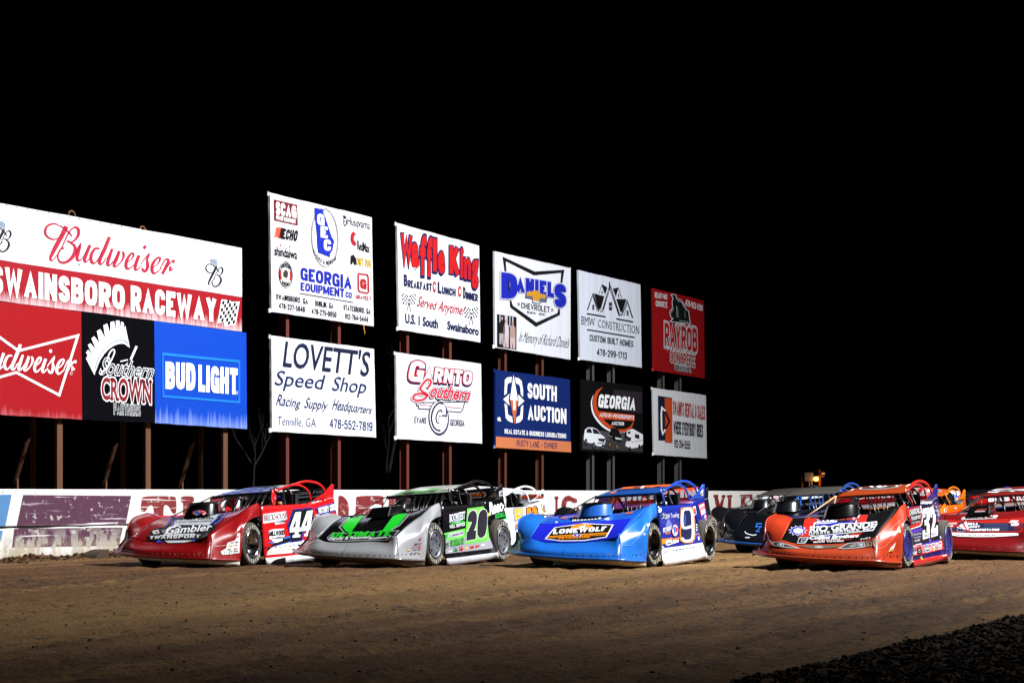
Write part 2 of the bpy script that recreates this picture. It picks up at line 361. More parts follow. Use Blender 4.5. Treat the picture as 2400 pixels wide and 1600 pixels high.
gx = axis(-11, 12.5, .05, -900, 900); gy = axis(13, 47, .05, -120, 1500)
GX, GY = np.meshgrid(gx, gy); GZ = ground_z(GX, GY)
nx, ny = len(gx), len(gy)
me = bpy.data.meshes.new('dirt_ground'); me.vertices.add(nx * ny)
me.vertices.foreach_set('co', np.stack([GX, GY, GZ], -1).astype(np.float32).ravel())
ii = (np.arange(ny - 1)[:, None] * nx + np.arange(nx - 1)[None, :]).ravel()
qd = np.stack([ii, ii + 1, ii + nx + 1, ii + nx], -1).astype(np.int32)
me.loops.add(qd.size); me.polygons.add(len(qd)); me.loops.foreach_set('vertex_index', qd.ravel())
me.polygons.foreach_set('loop_start', np.arange(0, qd.size, 4, dtype=np.int32)); me.polygons.foreach_set('loop_total', np.full(len(qd), 4, dtype=np.int32))
me.polygons.foreach_set('use_smooth', np.ones(len(qd), dtype=bool)); me.update(calc_edges=True)
def dirt(dark=1.0, name='packed_dirt'):
    m = bpy.data.materials.new(name); m.use_nodes = True; n, l = nodes_of(m); b = n['Principled BSDF']; b.inputs['Roughness'].default_value = .85; b.inputs['Specular IOR Level'].default_value = .25
    tc = n.new('ShaderNodeTexCoord'); mp = n.new('ShaderNodeMapping'); mp.inputs['Rotation'].default_value = (0, 0, -(math.pi / 2 - YAW)); mp.vector_type = 'POINT'
    l.new(tc.outputs['Object'], mp.inputs[0])
    st = n.new('ShaderNodeMapping'); st.inputs['Scale'].default_value = (.16, 1.1, 1); l.new(mp.outputs[0], st.inputs[0])
    n1 = n.new('ShaderNodeTexNoise'); n1.inputs['Scale'].default_value = .9; n1.inputs['Detail'].default_value = 5; l.new(st.outputs[0], n1.inputs[0])
    r1 = n.new('ShaderNodeValToRGB'); l.new(n1.outputs[0], r1.inputs[0])
    cs = [(.3, (.068, .027, .0065)), (.5, (.115, .05, .0125)), (.66, (.19, .096, .028))]
    el = r1.color_ramp.elements
    el[0].position, el[1].position = cs[0][0], cs[2][0]; e = el.new(cs[1][0])
    for q, (p, c) in zip(sorted(el, key=lambda q: q.position), cs): q.color = [x * dark for x in c] + [1]
    n2 = n.new('ShaderNodeTexNoise'); n2.inputs['Scale'].default_value = 14; n2.inputs['Detail'].default_value = 6; l.new(tc.outputs['Object'], n2.inputs[0])
    mx = n.new('ShaderNodeMix'); mx.data_type = 'RGBA'; mx.blend_type = 'MULTIPLY'; mx.inputs[0].default_value = .75
    r2 = n.new('ShaderNodeValToRGB'); r2.color_ramp.elements[0].position = .36; r2.color_ramp.elements[0].color = (.3, .27, .25, 1); r2.color_ramp.elements[1].position = .58; r2.color_ramp.elements[1].color = (1, 1, 1, 1)
    l.new(n2.outputs[0], r2.inputs[0]); l.new(r1.outputs[0], mx.inputs[6]); l.new(r2.outputs[0], mx.inputs[7]); # pale band in the dirt colour, painting the lamp's bright pool near the cars
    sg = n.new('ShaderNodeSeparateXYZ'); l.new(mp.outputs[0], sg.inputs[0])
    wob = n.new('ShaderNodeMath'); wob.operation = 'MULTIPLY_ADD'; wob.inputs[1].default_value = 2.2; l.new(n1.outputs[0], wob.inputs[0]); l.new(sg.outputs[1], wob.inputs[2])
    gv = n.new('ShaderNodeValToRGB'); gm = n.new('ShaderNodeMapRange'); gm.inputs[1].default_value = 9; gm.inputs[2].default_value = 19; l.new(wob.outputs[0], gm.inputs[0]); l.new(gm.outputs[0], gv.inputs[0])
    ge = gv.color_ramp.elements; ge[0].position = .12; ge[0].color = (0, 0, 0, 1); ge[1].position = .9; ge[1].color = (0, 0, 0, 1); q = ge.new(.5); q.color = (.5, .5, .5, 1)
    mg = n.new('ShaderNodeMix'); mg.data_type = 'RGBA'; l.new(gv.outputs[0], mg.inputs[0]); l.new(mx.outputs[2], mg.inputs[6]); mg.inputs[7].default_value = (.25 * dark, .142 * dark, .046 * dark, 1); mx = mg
    # shade of pits and torn clay painted as dark flecks, banded along the track
    n4 = n.new('ShaderNodeTexNoise'); n4.inputs['Scale'].default_value = 4.2; n4.inputs['Detail'].default_value = 9; n4.inputs['Roughness'].default_value = .72
    s4 = n.new('ShaderNodeMapping'); s4.inputs['Scale'].default_value = (.7, 1.5, 1); l.new(mp.outputs[0], s4.inputs[0]); l.new(s4.outputs[0], n4.inputs[0])
    n5 = n.new('ShaderNodeTexNoise'); n5.inputs['Scale'].default_value = .8; n5.inputs['Detail'].default_value = 4; s5 = n.new('ShaderNodeMapping'); s5.inputs['Scale'].default_value = (.12, 1, 1); l.new(mp.outputs[0], s5.inputs[0]); l.new(s5.outputs[0], n5.inputs[0])
    ad = n.new('ShaderNodeMath'); ad.operation = 'MULTIPLY_ADD'; ad.inputs[1].default_value = .42; l.new(n5.outputs[0], ad.inputs[0]); l.new(n4.outputs[0], ad.inputs[2])
    r4 = n.new('ShaderNodeMapRange'); r4.inputs[1].default_value = .755; r4.inputs[2].default_value = .84; r4.inputs[4].default_value = .85; l.new(ad.outputs[0], r4.inputs[0])
    m4 = n.new('ShaderNodeMix'); m4.data_type = 'RGBA'; l.new(r4.outputs[0], m4.inputs[0]); l.new(mx.outputs[2], m4.inputs[6]); m4.inputs[7].default_value = (.025 * dark, .014 * dark, .006 * dark, 1)
    l.new(m4.outputs[2], b.inputs['Base Color'])
    n3 = n.new('ShaderNodeTexNoise'); n3.inputs['Scale'].default_value = 26; n3.inputs['Detail'].default_value = 7; n3.inputs['Roughness'].default_value = .65; l.new(tc.outputs['Object'], n3.inputs[0])
    bp = n.new('ShaderNodeBump'); bp.inputs['Strength'].default_value = 1.0; bp.inputs['Distance'].default_value = .045; l.new(n3.outputs[0], bp.inputs['Height']); l.new(bp.outputs[0], b.inputs['Normal'])
    return m
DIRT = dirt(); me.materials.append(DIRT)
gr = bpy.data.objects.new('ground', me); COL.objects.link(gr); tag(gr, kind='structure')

def gz1(x, y): return float(ground_z(np.array([x]), np.array([y]))[0])
def clods(name, pts, sizes, m, label):
    ico = bmesh.new(); bmesh.ops.create_icosphere(ico, subdivisions=1, radius=1); iv = np.array([v.co[:] for v in ico.verts]); ico.verts.index_update(); jf = np.array([[v.index for v in f.verts] for f in ico.faces]); ico.free()
    V = []; F = []
    for k, (p, s) in enumerate(zip(pts, sizes)):
        j = iv * (1 + .55 * (RNG.random((len(iv), 1)) - .5)) * np.array([1.15, 1, .75]) * s
        a = RNG.random() * 6.28; c, sn = math.cos(a), math.sin(a); j = j @ np.array([[c, -sn, 0], [sn, c, 0], [0, 0, 1]])
        V.append(j + np.array(p)); F.append(jf + k * len(iv))
    V = np.concatenate(V); F = np.concatenate(F)
    o = mesh_obj(name, V.tolist(), F.tolist(), m); tag(o, label, 'dirt', kind='stuff'); return o
P = []; S = []
while len(P) < 12000:
    y = 12.5 + 18 * RNG.random(); x = .5 + 8 * RNG.random(); t = x * WN.x + y * WN.y
    if t < -4.56 + .35 * RNG.random() ** 2 or x > .24 * y + .3 or t > -1: continue
    sz = .006 + .016 * RNG.random() ** 2.5; P.append((x, y, gz1(x, y) + sz * .3 + .02 * RNG.random())); S.append(sz)
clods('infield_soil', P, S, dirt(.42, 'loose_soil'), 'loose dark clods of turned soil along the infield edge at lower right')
P = []; S = []
for k in range(2600):
    y = 14 + 26 * RNG.random() ** .8; x = (RNG.random() - .5) * y * .5
    if RNG.random() < .45:                                         # most crumbs lie beside the ruts
        tt = RNG.choice([-10.9, -10.6, -8.0, -13.2]) + .25 * RNG.normal(); x = (tt + y * WD.x) / WN.x
    if (x * WN.x + y * WN.y) > -4.7: continue
    sz = .003 + .012 * RNG.random() ** 4; P.append((x, y, gz1(x, y) + sz * .4)); S.append(sz)
for k in range(700):                                                # clods along the foot of the wall
    q = W0 + WD * (-4 + 9 * RNG.random()) + WN * (.02 + .3 * abs(RNG.normal()))
    sz = .01 + .032 * RNG.random() ** 3; P.append((q.x, q.y, gz1(q.x, q.y) + sz * .5)); S.append(sz)
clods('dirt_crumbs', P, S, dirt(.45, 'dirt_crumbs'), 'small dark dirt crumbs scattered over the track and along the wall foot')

# ------------------------------------------------------------------ the concrete wall
def wall_mat(hexc, base, chips, name):
    """painted concrete: scrape marks along the wall, chips, bare and muddy concrete near the foot"""
    m = bpy.data.materials.new(name); m.use_nodes = True; n, l = nodes_of(m); b = n['Principled BSDF']; b.inputs['Roughness'].default_value = .7
    tc = n.new('ShaderNodeTexCoord')
    def noise(stretch, scale, det, lo, hi):
        mp = n.new('ShaderNodeMapping'); mp.inputs['Scale'].default_value = stretch; l.new(tc.outputs['Object'], mp.inputs[0])
        ns = n.new('ShaderNodeTexNoise'); ns.inputs['Scale'].default_value = scale; ns.inputs['Detail'].default_value = det; ns.inputs['Roughness'].default_value = .62; l.new(mp.outputs[0], ns.inputs[0])
        r = n.new('ShaderNodeMapRange'); r.inputs[1].default_value = lo; r.inputs[2].default_value = hi; l.new(ns.outputs[0], r.inputs[0]); return r.outputs[0]
    def mix(f, a, c):
        x = n.new('ShaderNodeMix'); x.data_type = 'RGBA'; l.new(f, x.inputs[0])
        for i, q in ((6, a), (7, c)):
            if isinstance(q, (list, tuple)): x.inputs[i].default_value = list(q) + [1]
            else: l.new(q, x.inputs[i])
        return x.outputs[2]
    def math_(op, a, c):
        x = n.new('ShaderNodeMath'); x.operation = op; x.use_clamp = True
        for i, q in enumerate((a, c)):
            if isinstance(q, float): x.inputs[i].default_value = q
            else: l.new(q, x.inputs[i])
        return x.outputs[0]
    sx = n.new('ShaderNodeSeparateXYZ'); l.new(tc.outputs['Object'], sx.inputs[0])
    def zr(a, c):
        r = n.new('ShaderNodeMapRange'); r.inputs[1].default_value = a; r.inputs[2].default_value = c; l.new(sx.outputs[2], r.inputs[0]); return r.outputs[0]
    col = [q * .76 for q in lin(hexc)]
    tone = mix(noise((.3, .3, 1.5), 2.2, 4, .35, .7), col, [q * .88 for q in col])
    scr = noise((.12, 1, 5), 4.0, 7, .6, .65)
    c1 = mix(scr, tone, base)
    chip = math_('MULTIPLY', noise((1, 1, 1.3), 5.5, 9, .545 + chips[0], .57 + chips[0]), 1.0)
    c2 = mix(chip, c1, (.33, .32, .29))
    low = math_('MULTIPLY', zr(.66, .15), noise((1.2, 1.2, .8), 3.2, 8, chips[1], chips[1] + .05))
    c3 = mix(low, c2, (.36, .345, .3))
    mud = math_('MULTIPLY', zr(.42, .05), noise((.7, .7, .5), 5, 6, .3, .62))
    c4 = mix(mud, c3, (.34, .26, .17))
    l.new(c4, b.inputs['Base Color'])
    ns = n.new('ShaderNodeTexNoise'); ns.inputs['Scale'].default_value = 30; ns.inputs['Detail'].default_value = 6; l.new(tc.outputs['Object'], ns.inputs[0])
    bp = n.new('ShaderNodeBump'); bp.inputs['Strength'].default_value = .35; bp.inputs['Distance'].default_value = .02; l.new(ns.outputs[0], bp.inputs['Height']); l.new(bp.outputs[0], b.inputs['Normal'])
    return m
WHITE = wall_mat('EFEDE8', (.5, .49, .46), (.09, .47), 'whitewashed_concrete')
wall = thing('concrete_wall', 'long whitewashed concrete retaining wall with faded red letters behind the race cars', 'wall', W0, math.pi / 2 - YAW)
def course(z0, z1, off, jag, name):
    mb = MB(); xs = np.concatenate([np.arange(-14, 12, .06), np.arange(12, 190, 2.0)]); rows = []
    for x in xs:
        jj = (jag * (float(vnoise(np.array([x / .35]), np.array([z1]), 5)[0]) + .5) ** 3 if x < 12 else 0)
        rows.append([(x, -off, z0), (x, -off, z1 - jj - .012), (x, -off + .012, z1 - jj), (x, .45, z1 - .0 * jj)])
    mb.sheet(rows); return mb.obj(name, WHITE, wall)
course(-.15, .585, .035, .05, 'lower_course'); course(.62, 1.272, 0, .0, 'upper_course')
MB().box((-14, .03, .5), (190, .4, .64)).obj('joint', mat('2A2622', .9), wall)
WALLT = PlaneT(W0, WN)
def wallart(z, **k): return Art(WALLT, z, base=.004, mk=WALLMK, **k)
WM = {'5E8FC4': wall_mat('4E86BC', (.6, .6, .58), (.06, .47), 'blue_wall_paint'), '6E2C50': wall_mat('522241', (.62, .55, .6), (.05, .46), 'purple_wall_paint'), 'C': wall_mat('7E161C', (.62, .55, .52), (.045, .45), 'red_wall_paint')}
def WALLMK(c): return WM[c]
ZW = (0, 1130, 7.35)
A = wallart(ZW); A.poly([(-600, 212), (200, 207), (90, 752), (-600, 752)], '5E8FC4'); A.obj('blue_panel', wall)
A = wallart(ZW); A.poly([(398, 214), (2258, 230), (2165, 722), (285, 750)], '6E2C50'); A.obj('purple_panel', wall)
LOWT = PlaneT(W0 + WN * .035, WN)
A = Art(LOWT, ZW, base=.004, mk=WALLMK); A.poly([(-600, 805), (48, 830), (20, 1000), (-600, 1010)], '5E8FC4'); A.obj('blue_panel', wall)
A = Art(LOWT, ZW, base=.004, mk=WALLMK); A.poly([(243, 795), (2112, 772), (2050, 1085), (205, 1120)], '6E2C50'); A.obj('purple_panel', wall)
A = wallart((0, 980, 3.36))
def blob(A, pts): A.poly([(p.x, p.y) for p in cr([(x, y, 0) for x, y in pts + pts[:1]], 3)[:-1]], 'C')
blob(A, [(1118, 625), (1160, 612), (1340, 612), (1380, 622), (1388, 660), (1386, 735), (1365, 750), (1342, 720), (1325, 690), (1290, 692), (1288, 830), (1300, 855), (1200, 855), (1212, 830), (1205, 695), (1170, 692), (1150, 725), (1125, 735), (1108, 715), (1112, 660)])
for k in (0, 230):
    blob(A, [(1424 + k, 622), (1445 + k, 612), (1505 + k, 612), (1525 + k, 625), (1526 + k, 655), (1512 + k, 675), (1512 + k, 850), (1440 + k, 850), (1442 + k, 680), (1424 + k, 655)])
A.z = (680, 1110, 3.675)
blob(A, [(415, 190), (450, 190), (490, 230), (505, 290), (500, 370), (480, 420), (415, 420)])
blob(A, [(570, 195), (640, 188), (790, 190), (803, 215), (800, 280), (770, 262), (700, 262), (690, 300), (760, 320), (800, 370), (800, 420), (560, 420), (562, 330), (565, 240)])
blob(A, [(850, 195), (960, 190), (962, 240), (905, 255), (900, 300), (960, 330), (958, 420), (850, 420)])
A.z = (1120, 1120, 8.709)
A.poly([(1560, 375), (1580, 368), (1625, 368), (1645, 380), (1640, 420), (1625, 450), (1628, 700), (1640, 775), (1600, 790), (1557, 785), (1562, 720), (1580, 680), (1580, 440), (1562, 420)], 'C')
blob(A, [(1910, 380), (1860, 352), (1790, 370), (1730, 430), (1702, 540), (1705, 660), (1740, 740), (1800, 790), (1900, 790), (2050, 760), (2060, 600), (1950, 600), (1950, 660), (1880, 690), (1810, 670), (1800, 560), (1830, 480), (1890, 470), (1930, 500), (2020, 500), (2010, 420)])
A.z = (1660, 1080, 6.532)
A.poly([(75, 520), (90, 513), (150, 513), (155, 525), (150, 560), (175, 660), (205, 575), (200, 545), (205, 520), (262, 515), (266, 545), (245, 570), (200, 790), (130, 790), (95, 570), (78, 550)], 'C')
A.poly([(285, 520), (365, 516), (366, 545), (352, 575), (350, 750), (285, 750), (298, 690), (302, 575), (285, 550)], 'C')
A.poly([(485, 515), (675, 508), (676, 590), (640, 600), (630, 560), (575, 562), (572, 600), (560, 640), (640, 700), (490, 700), (498, 640), (500, 560), (487, 545)], 'C')
A.poly([(740, 515), (850, 510), (850, 640), (740, 700)], 'C')
A.obj('red_letters', wall)
# the wedge of steel plate standing at the wall foot
q = [on_plane(*p, W0 + WN * .25, WN) for p in ((192, 1308), (196, 1299), (203, 1292), (214, 1287.5), (224, 1286), (224, 1304.5))]
wp = MB().prism(q, WN * .3).obj('wall_foot_wedge', mat('3A2A1C', .9)); tag(wp, 'small mud brown wedge standing at the foot of the white wall', 'wedge')

# ------------------------------------------------------------------ bare trees beyond the boards
BARK = mat('6A6A5E', .9, k=.07)
SHADEDBARK = mat('5A5A50', .9, k=.008, name='shaded_bark')  # shade put into the bark colour of the nearer trees the lamp reaches
def bare_tree(px, D, px_top, lean, seed, label):
    BK_ = SHADEDBARK if D < 100 else BARK
    rnd = random.Random(seed); base = Vector(((px - CX) / FPX * D, D, 0)); hgt = (HY - px_top) / FPX * D + CAMH
    root = thing('bare_tree', label, 'tree', base, 0, 'bare trees in the dark beyond the boards')
    tr = MB(); cw = MB()
    def limb(mb, p, d, L, r, depth):
        pts = [p]; n = 5; q = p.copy(); dd = d.copy()
        for i in range(n):
            dd = (dd + Vector((rnd.uniform(-.12, .12), rnd.uniform(-.12, .12), rnd.uniform(-.02, .08)))).normalized(); q = q + dd * L / n; pts.append(q.copy())
        mb.tube(pts, [r * (1 - .75 * i / n) for i in range(n + 1)], 6 if depth < 2 else 4, cap=False)
        if depth < 4:
            for k in range(3 if depth < 3 else 2):
                i = rnd.randint(2, n); b = pts[i]; side = Vector((rnd.uniform(-1, 1), rnd.uniform(-1, 1), rnd.uniform(.1, .9))).normalized()
                limb(cw, b, (dd * .9 + side * .75).normalized(), L * rnd.uniform(.42, .66), r * .45, depth + 1)
    limb(tr, Vector((0, 0, -.2)), Vector((lean, 0, 1)).normalized(), hgt * .62, .045 + hgt * .012, 0)
    tr.obj('trunk', BK_, root, True); cw.obj('crown', BK_, root, True)
bare_tree(1790, 112, 820, .33, 3, 'tall bare leaning tree barely lit in the dark right of the boards')
bare_tree(1978, 118, 905, .05, 8, 'slim bare forked tree barely lit above the orange red car')
bare_tree(2000, 125, 880, .4, 5, 'bare tree leaning right in the dark, furthest right of the lit branches')
bare_tree(1660, 108, 980, .12, 12, 'low bare tree in the dark beside the lowest right hand board')
bare_tree(900, 84, 820, .1, 14, 'bare tree in the dark seen between the two tall white boards')
bare_tree(590, 76, 980, .05, 17, 'bare tree in the dark beside the blue board')

# ------------------------------------------------------------------ the lit amber lamp and the gear beside it
def at(px, py, D): return CAM + ray(px, py) * D
D = 96
def gpt(px): p = at(px, HY, D); p.z = 0; return p
def gear(name, label, cat, px): return thing(name, label, cat, gpt(px))
t = gear('electric_cabinet', 'grey metal cabinet on two thin posts beside the amber lamp', 'cabinet', 1895)
q0 = at(1884, 1127, D) - t.location; q1 = at(1904, 1107, D) - t.location
MB().box((q0.x, -.3, q0.z), (q1.x, .3, q1.z)).obj('cabinet', mat('8A8C98', .5, k=.4), t)
for px in (1897, 1902.5): x = at(px, 1120, D).x - t.location.x; MB().tube([(x, 0, 0), (x, 0, q0.z)], .03).obj('leg', mat('9A9AA0', .5, k=.35), t)
t = gear('timber_post', 'brown timber post left of the grey cabinet', 'post', 1880); MB().tube([(0, 0, 0), (0, 0, at(0, 1116, D).z)], .04).obj('post', mat('8A4A20', .8, k=.5), t)
t = gear('sign_pole', 'red brown pole carrying a small dark board right of the amber lamp', 'pole', 1921)
MB().box((-.05, -.05, 0), (.05, .05, at(0, 1100, D).z)).obj('pole', mat('7A2A1A', .8, k=.5), t)
a = at(1924, 1118, D) - t.location; c = at(1934, 1105, D) - t.location
MB().prism([(a.x, -.06, c.z), (c.x, -.06, c.z), (c.x - .04, -.06, a.z), (a.x, -.06, a.z)], (0, -.03, 0)).obj('board', mat('3A3448', .6), t)
MB().box((a.x + .02, -.105, c.z - .1), (c.x - .03, -.095, c.z - .05)).obj('white_strip', mat('E8E8F0', .6), t)
t = thing('amber_lamp', 'lit amber sodium lamp glowing beside the grey cabinet', 'lamp', at(1912, 1122, D) + Vector((0, -.1, 0)))
em = bpy.data.materials.new('lit_lamp'); em.use_nodes = True; b = em.node_tree.nodes['Principled BSDF']; b.inputs['Emission Color'].default_value = (1, .34, .03, 1); b.inputs['Emission Strength'].default_value = 14
MB().lathe([(-.1, .001), (-.09, .06), (0, .1), (.09, .06), (.1, .001)], (0, 0, 0), (1, 0, 0), 16).obj('bulb', em, t, True)
MB().prism([(-.13, -.14, .08), (.13, -.14, .1), (.13, .1, .12), (-.13, .1, .1)], (0, 0, .04)).obj('hood', mat('504030', .6), t)
MB().tube([(.12, .05, .12), (.18, .1, .12)], .025).obj('bracket', mat('504030', .6), t)
pl = bpy.data.lights.new('amber_lamp_light', 'POINT'); plo = bpy.data.objects.new('amber_lamp_light', pl); COL.objects.link(plo); plo.location = t.location + Vector((0, -.3, -.05)); pl.energy = 22; pl.color = (1, .36, .05); pl.shadow_soft_size = .1
# ------------------------------------------------------------------ advertising boards
BP0 = W0 - WN * 4.0
BT = PlaneT(BP0, WN)
def banner(hexc, wr=.35):
    m = bpy.data.materials.new('banner_' + hexc); m.use_nodes = True; n, l = nodes_of(m); b = n['Principled BSDF']
    b.inputs['Base Color'].default_value = [min(.72, c * .72) for c in lin(hexc)] + [1]; b.inputs['Roughness'].default_value = .45; b.inputs['Specular IOR Level'].default_value = .35
    g = n.new('ShaderNodeNewGeometry'); mp = n.new('ShaderNodeMapping'); mp.inputs['Rotation'].default_value = (0, .25, 0); mp.inputs['Scale'].default_value = (1.6, 1.6, .22); l.new(g.outputs['Position'], mp.inputs[0])
    ns = n.new('ShaderNodeTexNoise'); ns.inputs['Scale'].default_value = 1.6; ns.inputs['Detail'].default_value = 4; l.new(mp.outputs[0], ns.inputs[0])
    bp = n.new('ShaderNodeBump'); bp.inputs['Strength'].default_value = wr; bp.inputs['Distance'].default_value = .12; l.new(ns.outputs[0], bp.inputs['Height']); l.new(bp.outputs[0], b.inputs['Normal'])
    return m
def faded(hexc, z0, z1, amt=1., tocol=(.75, .72, .75), mixk=.75):
    """vinyl washed out in vertical runs at its foot"""
    m = banner(hexc, .1); n, l = nodes_of(m); b = n['Principled BSDF']
    g = n.new('ShaderNodeNewGeometry'); d = n.new('ShaderNodeVectorMath'); d.operation = 'DOT_PRODUCT'; d.inputs[1].default_value = WD; l.new(g.outputs['Position'], d.inputs[0])
    sx = n.new('ShaderNodeSeparateXYZ'); l.new(g.outputs['Position'], sx.inputs[0]); cb = n.new('ShaderNodeCombineXYZ'); l.new(d.outputs['Value'], cb.inputs[0])
    mz = n.new('ShaderNodeMath'); mz.operation = 'MULTIPLY'; mz.inputs[1].default_value = .04; l.new(sx.outputs[2], mz.inputs[0]); l.new(mz.outputs[0], cb.inputs[2])
    ns = n.new('ShaderNodeTexNoise'); ns.inputs['Scale'].default_value = 11; ns.inputs['Detail'].default_value = 8; l.new(cb.outputs[0], ns.inputs[0])
    r = n.new('ShaderNodeMapRange'); r.inputs[1].default_value = z1; r.inputs[2].default_value = z0; l.new(sx.outputs[2], r.inputs[0])
    a = n.new('ShaderNodeMath'); a.operation = 'MULTIPLY_ADD'; a.inputs[1].default_value = 1.1 * amt; a.inputs[2].default_value = -1.28; l.new(r.outputs[0], a.inputs[0])
    s = n.new('ShaderNodeMath'); s.operation = 'MULTIPLY_ADD'; s.inputs[1].default_value = 1.7; l.new(ns.outputs[0], s.inputs[0]); l.new(a.outputs[0], s.inputs[2]); s.use_clamp = True
    q = n.new('ShaderNodeMath'); q.operation = 'MULTIPLY'; l.new(s.outputs[0], q.inputs[0]); q.inputs[1].default_value = mixk
    mx = n.new('ShaderNodeMix'); mx.data_type = 'RGBA'; l.new(q.outputs[0], mx.inputs[0]); mx.inputs[6].default_value = b.inputs['Base Color'].default_value; mx.inputs[7].default_value = list(tocol) + [1]
    l.new(mx.outputs[2], b.inputs['Base Color']); return m
def board(name, label, corners, m, th=.06, sag=.0, tufts=True):
    """corners in photo pixels: top left, top right, bottom right, bottom left"""
    q = [BT.hit(*p)[0] for p in corners]; c = (q[2] + q[3]) / 2
    t = thing(name, label, 'sign', c, 0, 'advertising boards behind the wall')
    N = 14; fr = []
    for j in range(N + 1):
        v = j / N; row = []
        for i in range(N + 1):
            u = i / N; p = (q[0] * (1 - u) + q[1] * u) * (1 - v) + (q[3] * (1 - u) + q[2] * u) * v
            e = math.sin(u * 37 + v * 3) * .003 + math.sin(u * 17 + v * 5 + 1) * .004
            if v in (0, 1): p = p + Vector((0, 0, e))
            if u in (0, 1): p = p + WD * math.sin(v * 31) * .003
            row.append(p - c)
        fr.append(row)
    mb = MB().sheet(fr[::-1]); bk = [[p - WN * th for p in row] for row in fr]
    for a, b_ in ((fr[0], bk[0]), (bk[-1], fr[-1])): mb.sheet([a, b_])
    L = [r[0] for r in fr]; Lb = [r[0] for r in bk]; R = [r[-1] for r in fr]; Rb = [r[-1] for r in bk]
    mb.sheet([Lb, L]); mb.sheet([R, Rb]); mb.sheet(bk)
    mb.obj('panel', m, t)
    if tufts:
        for k in tufts if isinstance(tufts, (list, tuple)) else (0, 2, 3):
            p = fr[0][0] if k == 0 else fr[0][-1] if k == 1 else fr[-1][-1] if k == 2 else fr[-1][0]
            sx = -1 if k in (0, 3) else .6; sz = 1 if k < 2 else -1
            MB().prism([p - WN * .02, p + WD * .06 * sx - WN * .06 + Vector((0, 0, .03 * sz)), p + WD * .045 * sx - WN * .08 - Vector((0, 0, .06 * sz)), p - WN * .06 - Vector((0, 0, .09 * sz))], WN * .03).obj('folded_corner', m, t)
    return t
def posts(label, pxs, ytop, m, kind='beam', braces=()):
    s0 = BT.hit(pxs[0], 1000)[0]; base = Vector((s0.x, s0.y, 0)) - WN * .3
    t = thing('billboard_support', label, 'sign supports', base, 0, 'steel supports of the boards')
    M = Matrix.Rotation(math.pi / 2 - YAW, 4, 'Z')
    for k, px in enumerate(pxs):
        p = BT.hit(px, 1000)[0]; o = Vector((p.x, p.y, 0)) - WN * .16 - base; zt = BT.hit(px, ytop + .24 * (px - pxs[0]))[0].z
        T = Matrix.Translation(o) @ M; mb = MB()
        if kind == 'beam':
            mb.box((-.075, 0, -.2), (.075, .014, zt), M=T); mb.box((-.006, .014, -.2), (.006, .22, zt), M=T); mb.box((-.05, .22, -.2), (.05, .234, zt), M=T)
        else: mb.box((-.1, 0, -.2), (.1, .07, zt), M=T); mb.box((-.1, .6, -.2), (-.02, .7, zt), M=T)
        mb.obj('post', m, t)
    for (x0, y0, x1, y1) in braces:
        a = on_plane(x1, y1, BP0 - WN * .5, WN) - base; b_ = on_plane(x0, y0, BP0 - WN * 1.6, WN) - base
        mb = MB(); mb.prism([a, a + WD * .06, b_ + WD * .06, b_], -WN * .12 + Vector((0, 0, -.12)))
        mb.prism([b_, b_ + WD * .06, Vector((b_.x, b_.y, -.2)) + WD * .06, Vector((b_.x, b_.y, -.2))], -WN * .06); mb.obj('brace', m, t)
    return t
def sup(hexc, k=.25):
    m = mat(hexc, .75, k=k); 
    if not m.get('b'): add_bump(m, 12, .3); m['b'] = 1
    return m
posts('brown timber posts with sloping braces under the wide banners at upper left', (155, 361.5, 542), 560, sup('B07040', .2), 'timber', [(40, 1120, 68, 1026), (248, 1126, 274, 1038), (427, 1130, 455, 1034)])
posts('pair of red steel beams carrying the tallest white board', (687, 808), 480, sup('A0402C'))
posts('pair of red steel beams carrying the board with fat red lettering', (968, 1067.5), 560, sup('A34A2C'))
posts('pair of rust brown beams between the old photo board and the navy board', (1196.5, 1283), 620, sup('9A5026'))
posts('pair of grey steel beams carrying the board with house roofs', (1401, 1449), 660, sup('8E8C8C'))
posts('pair of grey steel beams under the dark red mixer board', (1565.5, 1605), 700, sup('8A8684'))

ART = {}
Zb = (0, 440, 3.92)
zb = lambda x, y: BT.hit(x, y)[0].z
BW = board('banner', 'long white banner with red script, topmost of the wide board at upper left', [(-130, 451.5), (566.8, 581), (567.3, 696), (-130, 589)], banner('F2F4FA', .12), tufts=())
RB = board('banner', 'red banner strip with large white capitals below the long white banner', [(-130, 589.6), (566.8, 696.6), (566.8, 776.7), (-130, 688.6)], faded('A81A26', zb(300, 745), zb(300, 700), 1.0), tufts=())
BR = board('banner', 'plain red banner with white bow tie outline, lower left of the long banner', [(-40, 701.5), (190.5, 730.6), (192.4, 982.7), (-40, 969)], faded('A80F19', zb(100, 978), zb(100, 945), .72, (.7, .35, .4), .4), tufts=())
BK = board('banner', 'black banner with silver crown emblem between the red and the blue banners', [(191, 731), (361, 752), (363.2, 990.8), (193, 982.7)], mat('0B0B10', .22, k=.8, name='black_vinyl'), tufts=())
add_bump(MATS[('0B0B10', .22, 0., 0., .8, .5)], 1.4, .5, .1, (2, 2, .5))
BB = board('banner', 'bright blue banner with bold white lettering at the right of the red and black banners', [(361.5, 751.8), (577, 779), (579, 1004.8), (363.7, 990.8)], faded('0848C4', zb(470, 998), zb(470, 945), .95, (.45, .6, .95), .5), tufts=())
GE = board('billboard', 'tallest white billboard, crowded with small logos around a blue state map', [(633, 452), (871.2, 509.2), (875.9, 764.4), (636.8, 730.2)], banner('F4F5FB'), tufts=(0, 3))
LO = board('billboard', 'white billboard with dark blue slanted lettering under the one with the blue state map', [(636, 786.4), (876.5, 817.3), (881.5, 1024.5), (637.9, 1010.6)], banner('F6F7FC'), tufts=(0, 2, 3))
